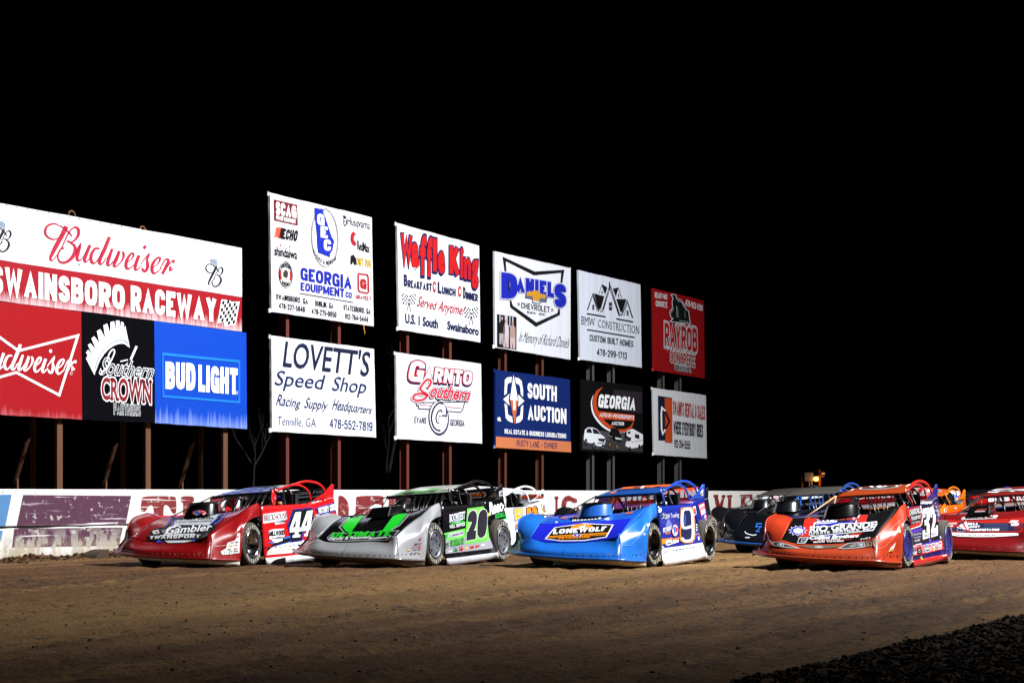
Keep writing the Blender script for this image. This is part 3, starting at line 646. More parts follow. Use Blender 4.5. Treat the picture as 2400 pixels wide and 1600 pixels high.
WK = board('billboard', 'white billboard with fat red lettering and small chequered flags', [(931, 522.9), (1122.9, 575.5), (1125.9, 802), (935.7, 772.4)], banner('F2F5FD'), tufts=(0, 3))
GA = board('billboard', 'white billboard with red script and round letter emblem, under the fat red lettering', [(929, 825.7), (1127.5, 851.9), (1130, 1038.7), (930.7, 1028)], banner('F8F8FC', .15), tufts=(0, 2, 3))
DA = board('billboard', 'white billboard with blue lettering, gold cross and a small old photo', [(1159.4, 588.9), (1337.5, 628.2), (1336.9, 842.7), (1160.7, 814)], banner('F0F2FC'), tufts=(1, 3))
SO = board('billboard', 'navy billboard with orange foot strip and white compass needle emblem', [(1162.2, 866), (1335.7, 888.7), (1337.8, 1060), (1161.4, 1048.5)], banner('122A6E', .15), tufts=(0, 3))
BM = board('billboard', 'pale white billboard with black drawing of house roofs', [(1355.8, 632.9), (1501, 666.5), (1504.2, 861.3), (1360, 842.4)], banner('EAF0FF'), tufts=(2, 3))
RR = board('billboard', 'dark red billboard with a black concrete mixer drawing', [(1529.7, 675.4), (1649.9, 704.3), (1651.6, 886.5), (1532.3, 867.4)], banner('A01218', .3), tufts=(3,))
AU = board('billboard', 'black billboard with pictures of a white car, a buggy and a camper', [(1362.7, 888.7), (1506.5, 904.7), (1507.3, 1062.6), (1362.7, 1055.7)], banner('0D0D10', .15), tufts=())
SW = board('billboard', 'small white billboard with orange and black block, lowest at the right', [(1530.6, 908.5), (1654.5, 925.7), (1656.7, 1073.8), (1533.5, 1065.2)], banner('EEF0F6', .15), tufts=(0, 3))
for px, py in ((171, 497), (337, 533)):                             # rusty lifting eyes on the top edge of the long banner
    p = BT.hit(px, py + 5)[0] - WN * .03 - BW.location
    MB().tube([p + WD * (.12 * math.cos(a)) + Vector((0, 0, .09 * math.sin(a) - .02)) for a in np.linspace(-.3, 3.44, 10)], .016, 6).obj('lifting_eye', mat('7A4A28', .8), BW, True)
p = BT.hit(851, 762)[0] + WN * .02 - GE.location
MB().tube([p, p + Vector((0, 0, -.06)), p + WD * .05 + Vector((0, 0, -.16)), p + WD * .04 + Vector((0, 0, -.24))], .014, 6).obj('tie_cord', mat('D8902A', .7), GE, True)
# ---- artwork of the boards, drawn on the board planes
def art(z): return Art(BT, z, base=.008)
RED, NAVY, BLK, WHT = 'B01A30', '1A2048', '101014', 'F8F9FD'
def flag(A, x, y, s, m=1, lay=1):
    """waving chequered flag"""
    cw, chh = 15 * s, 22 * s
    for i in range(5):
        for j in range(6):
            w0 = math.sin(i * 1.1) * 9 * s; w1 = math.sin((i + 1) * 1.1) * 9 * s; xx = x + m * i * cw; sl = -m * 3 * s
            A.poly([(xx + j * sl, y + j * chh + w0), (xx + m * cw + j * sl, y + j * chh + w1), (xx + m * cw + (j + 1) * sl, y + (j + 1) * chh + w1), (xx + (j + 1) * sl, y + (j + 1) * chh + w0)], BLK if (i + j) % 2 else WHT, lay)
def budB(A, f, col, k=1.):
    """the ornate capital, f maps template points"""
    S = [([(545, 350), (500, 330), (440, 345), (412, 395), (425, 440), (470, 470), (520, 468), (585, 425)], [4, 14, 20, 22, 18, 14, 10, 6]), ([(545, 345), (590, 375), (640, 420), (658, 448)], [10, 12, 14, 8]),
         ([(608, 355), (560, 450), (510, 540), (475, 610), (460, 650), (475, 668), (500, 645), (560, 560), (610, 450), (650, 385), (690, 362), (718, 385), (718, 430), (690, 475), (650, 500), (620, 490), (612, 500)], [42, 42, 40, 32, 20, 12, 9, 10, 12, 14, 18, 26, 28, 20, 14, 16, 8]),
         ([(640, 500), (680, 530), (690, 580), (660, 640), (610, 680), (560, 685), (530, 650), (535, 600), (560, 560), (585, 555)], [12, 22, 36, 34, 26, 18, 12, 12, 14, 18])]
    for p, w_ in S: A.line([f(*q) for q in p], [x * k for x in w_], col, 1, smooth=4)
def script_rest(A, f, col, k=1.):
    """the rest of the beer script, letter by letter: slanted stems and thin joins"""
    def st(p, w_=26): A.line([f(*q) for q in p], [w_ * k] * len(p) if not isinstance(w_, list) else [x * k for x in w_], col, 1, smooth=3)
    T = [12, 26, 26, 12]
    st([(690, 610), (735, 520), (715, 600), (705, 650), (725, 668), (760, 640), (800, 560)], [8, 22, 30, 26, 16, 10, 8]); st([(825, 525), (790, 610), (775, 665), (790, 680), (830, 640)], [28, 30, 26, 14, 8])
    st([(915, 560), (870, 560), (835, 620), (840, 680), (870, 690), (910, 640), (935, 580)], [12, 22, 28, 26, 14, 10, 8]); st([(1003, 452), (960, 560), (915, 660), (915, 695), (940, 695), (975, 640)], [30, 34, 32, 24, 14, 8])
    st([(1030, 560), (1000, 640), (985, 700), (1005, 710), (1050, 660), (1080, 600)], [22, 32, 26, 14, 10, 8]); st([(1095, 580), (1065, 660), (1045, 710), (1065, 722), (1110, 680), (1135, 625), (1125, 585)], [26, 32, 26, 14, 12, 22, 18])
    st([(1160, 690), (1210, 650), (1225, 610), (1200, 605), (1165, 660), (1155, 720), (1180, 745), (1235, 700)], [8, 12, 18, 18, 28, 28, 16, 8])
    st([(1275, 620), (1245, 700), (1240, 745), (1260, 752), (1300, 715)], [28, 30, 24, 14, 8]); A.ell(*f(1328, 545), 15 * k, 18 * k, col, 1)
    st([(1290, 700), (1365, 610), (1350, 660), (1355, 720), (1335, 765), (1310, 755), (1305, 735)], [8, 16, 18, 30, 24, 20, 16])
    st([(1395, 740), (1450, 695), (1470, 650), (1440, 645), (1400, 700), (1395, 760), (1420, 785), (1480, 740)], [8, 12, 18, 18, 28, 28, 16, 8])
    st([(1470, 740), (1515, 660), (1545, 665), (1530, 710), (1490, 790)], [8, 14, 22, 30, 26]); st([(1510, 760), (1570, 680), (1595, 670), (1590, 690)], [10, 12, 20, 18]); st([(1565, 720), (1560, 755), (1590, 745)], [18, 20, 10])
A = art(Zb); ident = lambda x, y: (x, y)
budB(A, ident, 'B0223A'); script_rest(A, ident, 'B0223A')
def crownB(A, cx, cy, s):
    f = lambda x, y: (cx + (x - 560) * .5 * s, cy + (y - 330) * .56 * s + (x - 560) * .06 * s); budB(A, f, '14181E', .5 * s)
    for i in range(6):
        x0 = cx - 33 * s + i * 13 * s; A.line([(x0, cy - 62 * s + abs(i - 2.5) * 4 * s + i * 2 * s), (cx - 22 * s + i * 10 * s, cy - 10 * s + i * 3 * s)], 7 * s, '9AA8B8', 1)
    A.line([(cx - 24 * s, cy - 6 * s), (cx + 34 * s, cy + 6 * s)], 10 * s, '9AA8B8', 1.2)
    for i in range(5): A.ell(cx - 42 * s + i * 22 * s, cy - 72 * s - (14 * s if i == 2 else 0) + i * 4 * s, 4 * s, 6 * s, '9AA8B8', 1)
crownB(A, 1963, 705, 1.0); crownB(A, 8, 365, 1.1)
for i in range(24): A.ell(-40 + i * 96, 143 + i * 96 * .186, 5, 6, '30343A', 1, n=8)
A.line([(715, 695), (735, 715)], 7, '9098A4', 1); A.ell(1548, 798, 9, 11, 'C8A0B0', 1, n=12, wd=3)
A.obj('lettering', BW)
A = art(Zb)
A.text('SWAINSBORO', -78, 968, 1142, 1120, 262, 222, col=WHT, bold=.045); A.text('RACEWAY', 1198, 1135, 1985, 1235, 240, 218, col=WHT, bold=.045)
for (x, y, m) in ((2040, 1040, 0), (2100, 1065, 1)):
    cols = 3 if not m else 4
    A.poly([(x - 8, y - 16), (x + cols * 22 + 10, y - 20 if m else y - 4), (x + cols * 22 - 26, y + 195 if m else y + 190), (x - 46, y + 205)], WHT, .6)
    for i in range(cols):
        for j in range(6): A.poly([(x + i * 22 - j * 6, y + j * 33 - i * 4), (x + i * 22 + 22 - j * 6, y + j * 33 - i * 4 - 4), (x + i * 22 + 16 - j * 6, y + j * 33 + 30 - i * 4), (x + i * 22 - 6 - j * 6, y + j * 33 + 33 - i * 4)], BLK if (i + j) % 2 == 0 else WHT, 1.2)
A.obj('lettering', RB)
Z2 = (0, 700, 3.92)
A = art(Z2)
A.line([(-150, 250), (165, 478), (712, 338), (540, 884), (145, 676), (-150, 760)], 22, WHT, 1)
fs = lambda x, y: (x * .62 - 345 + 70, y * .78 + 70 - (x - 1000) * .0)
f2 = lambda x, y: (183 + (x - 1003) * .856, 420 + (y - 452) * .9 - (x - 1003) * .073)
script_rest(A, f2, WHT, .9)
A.ell(650, 685, 10, 12, WHT, 1, n=12, wd=3); A.obj('lettering', BR)
A = art(Z2)
base = [(870, 700), (800, 560), (795, 500), (810, 440), (850, 370), (910, 300), (975, 250), (1040, 215), (1100, 210), (1150, 260), (1170, 350), (1182, 440)]
teeth = [(862, 690), (792, 550), (800, 530), (838, 570), (790, 495), (805, 475), (850, 520), (808, 425), (825, 415), (885, 475), (840, 365), (860, 350), (915, 420), (890, 300), (915, 285), (965, 370), (950, 245), (978, 235), (1010, 335), (1015, 218), (1040, 212), (1058, 305), (1065, 205), (1088, 205), (1095, 300), (1112, 215), (1128, 225), (1130, 300), (1145, 255), (1182, 440), (1130, 395), (1050, 400), (960, 460), (900, 550), (875, 640)]
A.poly(teeth, 'D8D6D2', 1); A.line(teeth, 9, WHT, 1.5, closed=True)
A.line([(868, 660), (905, 560), (970, 470), (1050, 415), (1130, 405), (1180, 440)], [14, 20, 22, 20, 16, 8], WHT, 2, smooth=3); A.line([(872, 640), (900, 545), (965, 455), (1050, 392), (1130, 382), (1172, 415)], 9, '8A98B0', 2.4, smooth=3)
A.text('Southern', 905, 690, 1388, 728, 150, 120, col='0B0B10', layer=2, bold=.0, shear=.35, out=[(WHT, .035)])
A.line([(920, 690), (990, 610), (1045, 500), (1035, 465), (1000, 500), (975, 580)], 12, WHT, 2.2, smooth=3); A.line([(1100, 575), (1170, 560)], 10, WHT, 2.2); A.line([(1250, 435), (1195, 560)], 20, WHT, 2.2)
A.text('CROWN', 925, 918, 1385, 958, 190, 205, col='7E1A22', layer=3, bold=.03, out=[(WHT, .045)], slab=.07)
A.text('PARTNERS', 1040, 1058, 1285, 1074, 96, 96, col='0B0B10', layer=3, bold=.0, out=[(WHT, .05)], space=1.1)
A.obj('lettering', BK)
A = art(Z2)
A.line([(1492, 500), (2195, 575), (2195, 952), (1497, 896)], 16, '1A6AE8', 1, closed=True); A.line([(1490, 508), (2195, 575)], 22, '1A78F0', 1.5); A.line([(1495, 893), (2195, 948)], 18, '1A78F0', 1.5)
A.text('BUD', 1516, 826, 1790, 843, 250, 250, col=WHT, bold=.05, layer=2); A.text('LIGHT', 1818, 852, 2178, 880, 248, 240, col=WHT, bold=.05, layer=2); A.ell(2171, 863, 7, 14, WHT, 2, n=12, wd=3)
A.obj('lettering', BB)

A = art((600, 430, 4.48))
A.poly([(183, 167), (430, 225), (436, 443), (188, 388)], '6A1A22', 1); A.text('SCAG', 203, 328, 418, 366, 140, 125, col=WHT, bold=.05, layer=2); A.text('POWER EQUIPMENT', 206, 378, 412, 424, 44, 44, col=WHT, layer=2)
for i in range(5): A.poly([(186 + i * 14, 562 + i * 3), (194 + i * 15, 564 + i * 3), (222 + i * 11, 458 + i * 2), (214 + i * 10, 456 + i * 2)], 'D2583A' if i < 4 else 'B01A20', 1)
A.poly([(236, 572), (260, 463), (300, 470), (268, 580)], BLK, 1); A.text('ECHO', 268, 582, 425, 610, 108, 118, col=BLK, bold=.05, shear=.15)
A.text('shindaiwa', 190, 752, 428, 795, 96, 92, col=BLK, bold=.02); A.ell(254, 648, 9, 9, 'C02030', 2); A.ell(352, 664, 8, 8, 'C02030', 2)
A.ell(308, 956, 72, 138, BLK, 1, slope=.18, wd=5); A.ell(308, 956, 64, 124, BLK, 1, slope=.18, wd=3)
A.text('BUSH', 262, 902, 356, 915, 48, 48, col=BLK, layer=2, arc=28); A.text('HOG', 274, 1052, 348, 1068, 44, 42, col=BLK, layer=2, arc=-18)
A.poly([(245, 905), (264, 905), (262, 960), (270, 1000), (255, 1010), (243, 960)], 'B02A22', 1.5); A.poly([(350, 925), (366, 905), (374, 960), (366, 1020), (350, 1010), (355, 965)], 'B02A22', 1.5)
A.poly([(285, 930), (300, 905), (325, 915), (335, 945), (325, 990), (300, 985), (283, 965)], '3A3434', 1.5)
A.ell(718, 570, 142, 310, BLK, 1, slope=.19, n=48, wd=4); A.ell(718, 570, 132, 296, BLK, 1, slope=.19, n=48, wd=3)
A.poly([(610, 254), (712, 276), (700, 300), (720, 345), (745, 420), (770, 500), (790, 560), (820, 608), (808, 640), (800, 700), (775, 735), (768, 778), (755, 765), (650, 725), (638, 640), (636, 540), (625, 450), (612, 330)], '1A2AA8', 2)
for t, x, y in (('G', 636, 432), ('E', 672, 565), ('C', 706, 700)): A.text(t, x, y, x + 75, y + 12, 118, 118, col=WHT, bold=.05, layer=3, out=[('101A70', .03)])
A.text('SALES & RENTAL', 600, 720, 842, 790, 36, 44, col=BLK, layer=2, arc=-95)
A.text('GEORGIA', 465, 1010, 1003, 1112, 132, 142, col='1A24A0', bold=.035); A.text('EQUIPMENT', 465, 1120, 925, 1198, 84, 92, col='1A24A0', bold=.03); A.text('CO', 938, 1194, 1004, 1206, 62, 62, col='1A24A0', bold=.03)
A.line([(453, 1152), (1016, 1248)], 9, BLK, 1)

for t, q in (('SWAINSBORO, GA', (208, 1212, 542, 1268)), ('478-237-5848', (238, 1308, 510, 1352)), ('DUBLIN, GA', (616, 1284, 808, 1314)), ('478-275-0050', (582, 1366, 842, 1408)), ('STATESBORO, GA', (916, 1326, 1200, 1374)), ('912-764-5444', (932, 1420, 1174, 1456))): A.text(t, *q, 56, 60, col=BLK, bold=.02)
A.text('Husqvarna', 960, 432, 1193, 482, 84, 84, col=BLK, bold=.0); A.poly([(908, 325), (920, 345), (928, 330), (934, 348), (945, 340), (945, 370), (915, 365)], BLK, 1); A.line([(920, 372), (920, 425), (932, 446), (948, 430), (948, 380)], 9, BLK, 1); A.line([(928, 395), (942, 398)], 6, BLK, 1)
A.poly([(p.x, p.y) for p in cr([(x, y, 0) for x, y in ((1050, 540), (1020, 505), (996, 530), (990, 590), (1010, 640), (1040, 655), (1050, 625), (1025, 590), (1030, 545))], 3)], 'A8202A', 1)
A.text('RedMax', 1060, 690, 1192, 728, 92, 88, col=BLK, bold=.02); A.text('DIRT DOG', 1056, 860, 1205, 884, 86, 84, col='C8A818', bold=.02); A.poly([(990, 760), (1020, 745), (1048, 790), (1052, 850), (1030, 858), (1015, 815), (1008, 850), (988, 845)], BLK, 1)
A.line([(1075, 945), (1165, 960), (1175, 985), (1178, 1140), (1165, 1152), (1085, 1135), (1072, 1115), (1070, 960)], 17, 'A8202A', 1, closed=True); A.text('G', 1090, 1098, 1158, 1112, 104, 104, col='A8202A', bold=.06); A.text('GRAVELY', 1044, 1206, 1208, 1230, 40, 44, col='A8202A', bold=.02)
A.obj('lettering', GE)

A = art((600, 760, 5.407)); DB = '1E2A58'
A.plain = True; A.text("LOVETT'S", 335, 528, 1420, 655, 310, 296, col='161E3C', bold=.012, shear=.12)
A.text('Speed', 228, 765, 835, 822, 182, 178, col=DB, shear=.25, bold=.005); A.text('Shop', 955, 835, 1380, 872, 172, 170, col=DB, shear=.25, bold=.005)
A.text('Racing', 248, 1020, 545, 1052, 138, 100, col=DB, shear=.3, bold=.008); A.text('Supply', 605, 1055, 890, 1080, 128, 100, col=DB, shear=.3, bold=.008); A.text('Headquarters', 958, 1075, 1450, 1132, 130, 90, col=DB, shear=.3, bold=.008)
A.plain = False; A.text('Tennille, GA', 272, 1272, 755, 1302, 112, 110, col='2A3A70', bold=-.012); A.text('478-552-7819', 932, 1308, 1472, 1350, 118, 112, col='2A3A70', bold=.0)
A.obj('lettering', LO)

A = art((900, 500, 4.9)); W1, W2 = 'C01818', '141A50'
for t, q in (('W', (186, 560, 320, 580, 340, 320)), ('a', (308, 590, 396, 600, 340, 340)), ('f', (408, 680, 480, 690, 400, 400)), ('f', (488, 695, 550, 706, 395, 395)), ('l', (556, 640, 600, 648, 330, 330)), ('e', (612, 662, 692, 670, 310, 310)), ('K', (745, 690, 862, 706, 318, 318)), ('i', (870, 712, 905, 718, 318, 318)), ('n', (914, 730, 992, 738, 300, 300)), ('g', (998, 742, 1078, 750, 290, 290))):
    A.text(t, *q, col=W1, layer=3, bold=.05, out=[(W2, .045)]); A.text(t, q[0] - 4, q[1] + 18, q[2] - 4, q[3] + 18, q[4], q[5], col=W2, layer=1, bold=.075)
for t, t2, q, q2 in (('B', 'REAKFAST', (224, 832, 262, 840, 135, 135), (268, 846, 546, 895, 84, 90)), ('L', 'UNCH', (614, 914, 655, 924, 132, 132), (662, 926, 820, 952, 86, 86)), ('D', 'INNER', (905, 975, 934, 982, 132, 130), (938, 984, 1075, 1012, 84, 84))):
    A.text(t, *q, col=NAVY, bold=.04); A.text(t2, *q2, col=NAVY, bold=.04)
for cx, cy in ((577, 843), (867, 896)):
    A.ell(cx, cy, 20, 64, W1, 1); A.poly([(cx + 16 * math.sin(k * .6283) * (1 if k % 2 == 0 else .45), cy - 44 * math.cos(k * .6283) * (1 if k % 2 == 0 else .45)) for k in range(10)], WHT, 2)
A.text('Served', 372, 1062, 585, 1105, 112, 90, col='A81A20', shear=.3, bold=.01); A.text('Anytime!', 612, 1115, 905, 1165, 110, 100, col='A81A20', shear=.3, bold=.01)
for x, y in ((283, 920), (998, 1075)):
    for m in (-1, 1): flag(A, x + m * 14, y, .95, m); A.line([(x + m * 20, y + 10), (x - m * 22, y + 205)], 5, '30343A', 1)
A.text('U.S. 1 South', 240, 1252, 618, 1318, 100, 96, col=NAVY, bold=.035); A.text('Swainsboro', 724, 1330, 1085, 1400, 94, 88, col=NAVY, bold=.035)
A.obj('lettering', WK)

A = art((900, 800, 6.032))
for off, c_, o_, l_ in ((20, '1A1F48', [('1A1F48', .07)], 1), (0, 'FBFBFF', [('1A1F48', .075), ('C8303C', .042)], 3)):
    A.text('G', 322, 560 + off, 530, 572 + off, 295, 280, col=c_, layer=l_, bold=.035, shear=.2, out=o_); A.text('ARNTO', 545, 560 + off, 1225, 615 + off, 205, 190, col=c_, layer=l_, bold=.035, shear=.12, out=o_)
A.text('ARNTO', 553, 550, 1217, 605, 178, 166, col='C4C8DC', layer=3.6, bold=-.02, shear=.12); A.text('G', 345, 545, 510, 555, 260, 250, col='C8CCE0', layer=3.6, bold=-.02, shear=.2)
S_ = [(600, 665), (650, 590), (640, 545), (590, 545), (530, 610), (500, 680), (590, 740), (600, 770), (540, 820), (450, 835), (400, 800), (430, 750), (520, 735), (600, 765)]
A.line(S_, 62, 'EDEEF6', 3.8, smooth=3); A.line(S_, 54, '16182A', 4, smooth=3); A.line(S_, 44, 'FFFFFF', 4.4, smooth=3); A.line(S_, 32, 'C8283C', 4.8, smooth=3)
A.text('outhern', 622, 780, 1180, 832, 178, 160, col='CC2844', layer=5.5, shear=.35, bold=.03, out=[('16182A', .07), (WHT, .03)])
A.line([(450, 865), (1140, 850), (1110, 955), (1080, 1000), (905, 985)], 12, '2A2A4A', 1); A.line([(450, 865), (455, 905), (480, 910), (488, 950), (645, 958)], 14, '2A2A4A', 1); A.line([(470, 890), (670, 907)], 7, 'A83044', 1); A.line([(890, 925), (1090, 942)], 7, 'A83044', 1)
A.ell(775, 1090, 140, 238, '4A4A66', 1, slope=.08, n=44); A.ell(765, 1075, 142, 236, '2A2A4A', 2, slope=.08, n=44); A.ell(765, 1072, 128, 222, 'F8F8FC', 3, slope=.08, n=44)
A.line([(825, 880), (760, 870), (690, 950), (660, 1080), (690, 1200), (750, 1255), (790, 1250)], [24, 26, 26, 24, 24, 26, 30], '2A2440', 4, smooth=3); A.line([(815, 1000), (790, 970), (750, 1000), (725, 1080), (740, 1140), (775, 1150)], [22, 24, 22, 20, 20, 14], '3A3658', 4, smooth=3)
A.poly([(862, 900), (885, 960), (880, 1070), (815, 1045), (815, 1030), (862, 1040)], '3A3658', 4); A.poly([(840, 1220), (870, 1130), (875, 1060), (880, 1110), (850, 1210)], '3A3658', 4); A.line([(770, 1050), (868, 1058)], 10, '3A3658', 4); A.line([(770, 1050), (765, 1130)], 10, '3A3658', 4)
A.text('EVANS', 424, 1148, 592, 1158, 86, 86, col=NAVY, bold=.0, shear=.06); A.text('GEORGIA', 930, 1185, 1133, 1198, 86, 86, col=NAVY, bold=.0, shear=.06)
A.obj('lettering', GA)

A = art((1140, 570, 5.409))
A.line([(240, 360), (222, 198), (605, 382), (965, 355), (948, 500)], [22, 34, 46, 34, 22], BLK, 1); A.line([(302, 725), (315, 800), (628, 1030), (915, 895), (918, 832)], [20, 36, 48, 34, 18], BLK, 1)
for t, q in (('D', (185, 695, 385, 705, 325, 310)), ('ANIEL', (370, 610, 850, 690, 190, 190)), ('S', (855, 808, 1005, 815, 300, 290))):
    A.text(t, *q, col='1A24A8', layer=3, bold=.06, out=[('7A80A8', .06), ('F4F6FF', .04), ('4A56A8', .02)])
A.poly([(268, 470), (285, 475), (292, 612), (270, 605)], BLK, 3.5)
A.poly([(505, 615), (575, 612), (580, 595), (668, 605), (672, 640), (745, 650), (735, 700), (668, 695), (660, 738), (580, 720), (575, 672), (500, 665)], 'C8902A', 5); A.poly([(480, 690), (500, 605), (505, 665), (575, 672), (580, 720), (660, 738), (668, 695), (735, 700), (770, 650), (755, 745), (680, 740), (675, 770), (575, 752), (575, 705)], '5A6478', 4.6); A.poly([(575, 745), (580, 722), (660, 740), (668, 768)], 'C8D0DC', 5)
A.text('CHEVROLET', 438, 822, 800, 878, 74, 74, col=BLK, bold=.0); A.text('19', 388, 788, 418, 793, 38, 38, col='303038', bold=-.01); A.text('26', 815, 860, 845, 864, 38, 38, col='303038', bold=-.01); A.text('BUICK  GMC', 510, 886, 745, 918, 30, 28, col='303038', bold=-.01)
A.poly([(132, 897), (378, 935), (377, 1346), (132, 1312)], '14100F', 1)
for x0, x1 in ((160, 172), (228, 262), (285, 297), (320, 336)): A.poly([(x0, 905), (x1, 908), (x1, 1060), (x0, 1060)], 'B8BCD0', 2)
def man(x, y, s, shirt, trou):
    A.ell(x, y, 13 * s, 24 * s, 'B08A80', 4); A.poly([(x - 34 * s, y + 60 * s), (x - 12 * s, y + 26 * s), (x + 12 * s, y + 26 * s), (x + 36 * s, y + 64 * s), (x + 38 * s, y + 190 * s), (x - 36 * s, y + 190 * s)], shirt, 3); A.poly([(x - 34 * s, y + 190 * s), (x + 36 * s, y + 190 * s), (x + 34 * s, y + 330 * s), (x + 6 * s, y + 335 * s), (x, y + 240 * s), (x - 8 * s, y + 330 * s), (x - 32 * s, y + 325 * s)], trou, 3)
man(190, 952, 1.0, '1A1618', 'A8A0A8'); man(240, 988, 1.0, 'C8BCC4', 'C4B4B8'); man(325, 1010, .98, 'A88C84', 'C0A8A8')
A.text('In Memory of Richard Daniels', 402, 1245, 1030, 1328, 130, 130, col=BLK, shear=.3, bold=-.012)
A.obj('lettering', DA)

A = art((1140, 840, 6.532))
A.poly([(268, 560), (278, 325), (310, 290), (385, 278), (375, 365), (330, 375), (315, 400), (308, 530)], WHT, 1); A.poly([(432, 288), (490, 300), (535, 345), (556, 480), (555, 588), (522, 545), (512, 430), (495, 400), (448, 378)], WHT, 1)
A.poly([(252, 622), (350, 535), (332, 620), (350, 720)], WHT, 1); A.poly([(482, 548), (577, 648), (482, 735), (488, 640)], WHT, 1)
A.poly([(272, 682), (310, 710), (325, 855), (388, 890), (400, 982), (330, 955), (290, 905)], WHT, 1); A.poly([(560, 705), (550, 920), (510, 970), (445, 988), (455, 900), (512, 865), (525, 735)], WHT, 1)
A.poly([(408, 248), (478, 640), (352, 630)], WHT, 2); A.poly([(356, 632), (476, 642), (425, 1015)], 'C86A42', 2); A.poly([(400, 632), (436, 636), (436, 790), (400, 786)], WHT, 3)
A.text('SOUTH', 622, 605, 1070, 660, 236, 236, col=WHT, bold=.035, layer=2); A.text('AUCTION', 626, 938, 1218, 1002, 236, 232, col=WHT, bold=.03, layer=2)
A.text('REAL ESTATE & BUSINESS LIQUIDATIONS', 272, 1145, 1215, 1222, 70, 72, col=WHT, bold=.03, layer=2)
A.poly([(140, 1192), (1290, 1272), (1292, 1434), (140, 1360)], 'D07A50', 1); A.text('RUSTY LANE - OWNER', 456, 1338, 1075, 1382, 96, 90, col='2A2258', bold=-.005, layer=2)
A.poly([(160, 905), (200, 890), (222, 960), (165, 955)], 'E8D8D0', 2); A.obj('lettering', SO)

A = art((1330, 610, 5.809))
def roofl(p, w_=13): A.line(p, w_, BLK, 1)
roofl([(268, 675), (345, 455), (425, 690)], 14); roofl([(440, 705), (480, 660), (575, 330), (705, 740)], 13); roofl([(475, 710), (575, 385), (690, 730)], 7); roofl([(690, 745), (740, 740), (810, 550), (885, 785)], 14); roofl([(345, 490), (405, 690)], 6); roofl([(810, 590), (765, 760)], 6)
A.poly([(358, 450), (498, 490), (452, 655), (435, 668), (420, 650)], BLK, 1); A.poly([(662, 525), (800, 530), (745, 700), (730, 710), (718, 695)], BLK, 1); A.poly([(465, 325), (540, 370), (510, 468), (505, 420)], BLK, 1); A.poly([(690, 370), (615, 385), (655, 490), (668, 430)], BLK, 1)
roofl([(425, 452), (465, 335), (508, 450)], 6); roofl([(650, 500), (690, 375), (735, 515)], 6)
A.line([(568, 295), (572, 400)], 14, BLK, 1)
for x, y, s in ((583, 625, 1), (348, 638, .62), (815, 718, .6), (468, 436, .35), (692, 480, .35)):
    for i in (-1, 1):
        for j in (-1, 1): A.poly([(x + i * 11 * s - 9 * s, y + j * 29 * s - 25 * s), (x + i * 11 * s + 9 * s, y + j * 29 * s - 23 * s), (x + i * 11 * s + 9 * s, y + j * 29 * s + 25 * s), (x + i * 11 * s - 9 * s, y + j * 29 * s + 23 * s)], BLK, 1)
A.line([(262, 725), (516, 768)], 18, BLK, 1); A.line([(662, 795), (893, 838)], 18, BLK, 1); A.line([(263, 942), (910, 1048)], 16, BLK, 1)
A.text('BMW', 188, 872, 370, 898, 112, 108, col=BLK, bold=-.012, slab=.045); A.text('CONSTRUCTION', 415, 908, 972, 1005, 106, 104, col=BLK, bold=-.012, slab=.045, space=1.1)
A.text('CUSTOM BUILT HOMES', 300, 1095, 892, 1182, 88, 84, col=BLK, bold=.005); A.text('478-299-1713', 398, 1290, 805, 1345, 90, 92, col=BLK, bold=.005)
A.obj('lettering', BM)
A = art((1330, 610, 5.809))
A.text('READY-MIX', 1186, 510, 1356, 536, 78, 74, col='E4E8EC', bold=.01); A.text('CONCRETE', 1198, 622, 1354, 648, 76, 76, col='E4E8EC', bold=.01); A.text('478-952-5150', 1602, 620, 1836, 692, 88, 82, col='E4E8EC', bold=.02)
mx = [(1412, 470), (1445, 465), (1475, 490), (1475, 525), (1540, 545), (1585, 610), (1600, 665), (1640, 690), (1655, 800), (1665, 860), (1400, 830), (1440, 790), (1410, 775), (1390, 710), (1430, 650), (1425, 560), (1440, 520)]
A.line(mx, 16, 'DDE4E8', 1, closed=True); A.poly(mx, '0C1414', 1.5); A.line([(1490, 550), (1550, 570), (1585, 640)], 6, 'C8D0D4', 2); A.line([(1480, 620), (1490, 780)], 6, 'C8D0D4', 2); A.line([(1500, 640), (1510, 780)], 4, '6A8078', 2); A.line([(1400, 720), (1440, 660)], 5, 'C8D0D4', 2); A.line([(1590, 690), (1600, 790)], 6, '7A8A88', 2); A.line([(1520, 820), (1640, 840)], 8, '9AA8A8', 2)
A.text('RAYROB', 1315, 1165, 1760, 1258, 318, 330, col='A01218', layer=3, bold=.03, out=[('E4E8EC', .1), ('0C1010', .065), ('E4E8EC', .03)])
A.text('CONCRETE', 1390, 1385, 1725, 1452, 158, 160, col='A01218', layer=6, bold=.02, out=[('E4E8EC', .1), ('0C1010', .065), ('E4E8EC', .03)])
A.text('SWAINSBORO, GA', 1446, 1490, 1678, 1528, 70, 70, col='0C1010', layer=6, bold=.02, out=[('E4E8EC', .06)])
A.obj('lettering', RR)
A = art((1330, 850, 5.809)); OR = 'C8481E'
A.line([(470, 335), (400, 400), (365, 520), (395, 680), (490, 810), (610, 890), (730, 925), (840, 890), (895, 800)], [8, 40, 50, 50, 46, 44, 42, 34, 10], OR, 2, smooth=4); A.line([(345, 440), (322, 540), (345, 680), (420, 800), (520, 890), (640, 940), (790, 942)], [4, 16, 22, 26, 26, 22, 4], WHT, 1.5, smooth=4)
A.poly([(395, 655), (905, 708), (908, 792), (430, 760)], OR, 2.5)
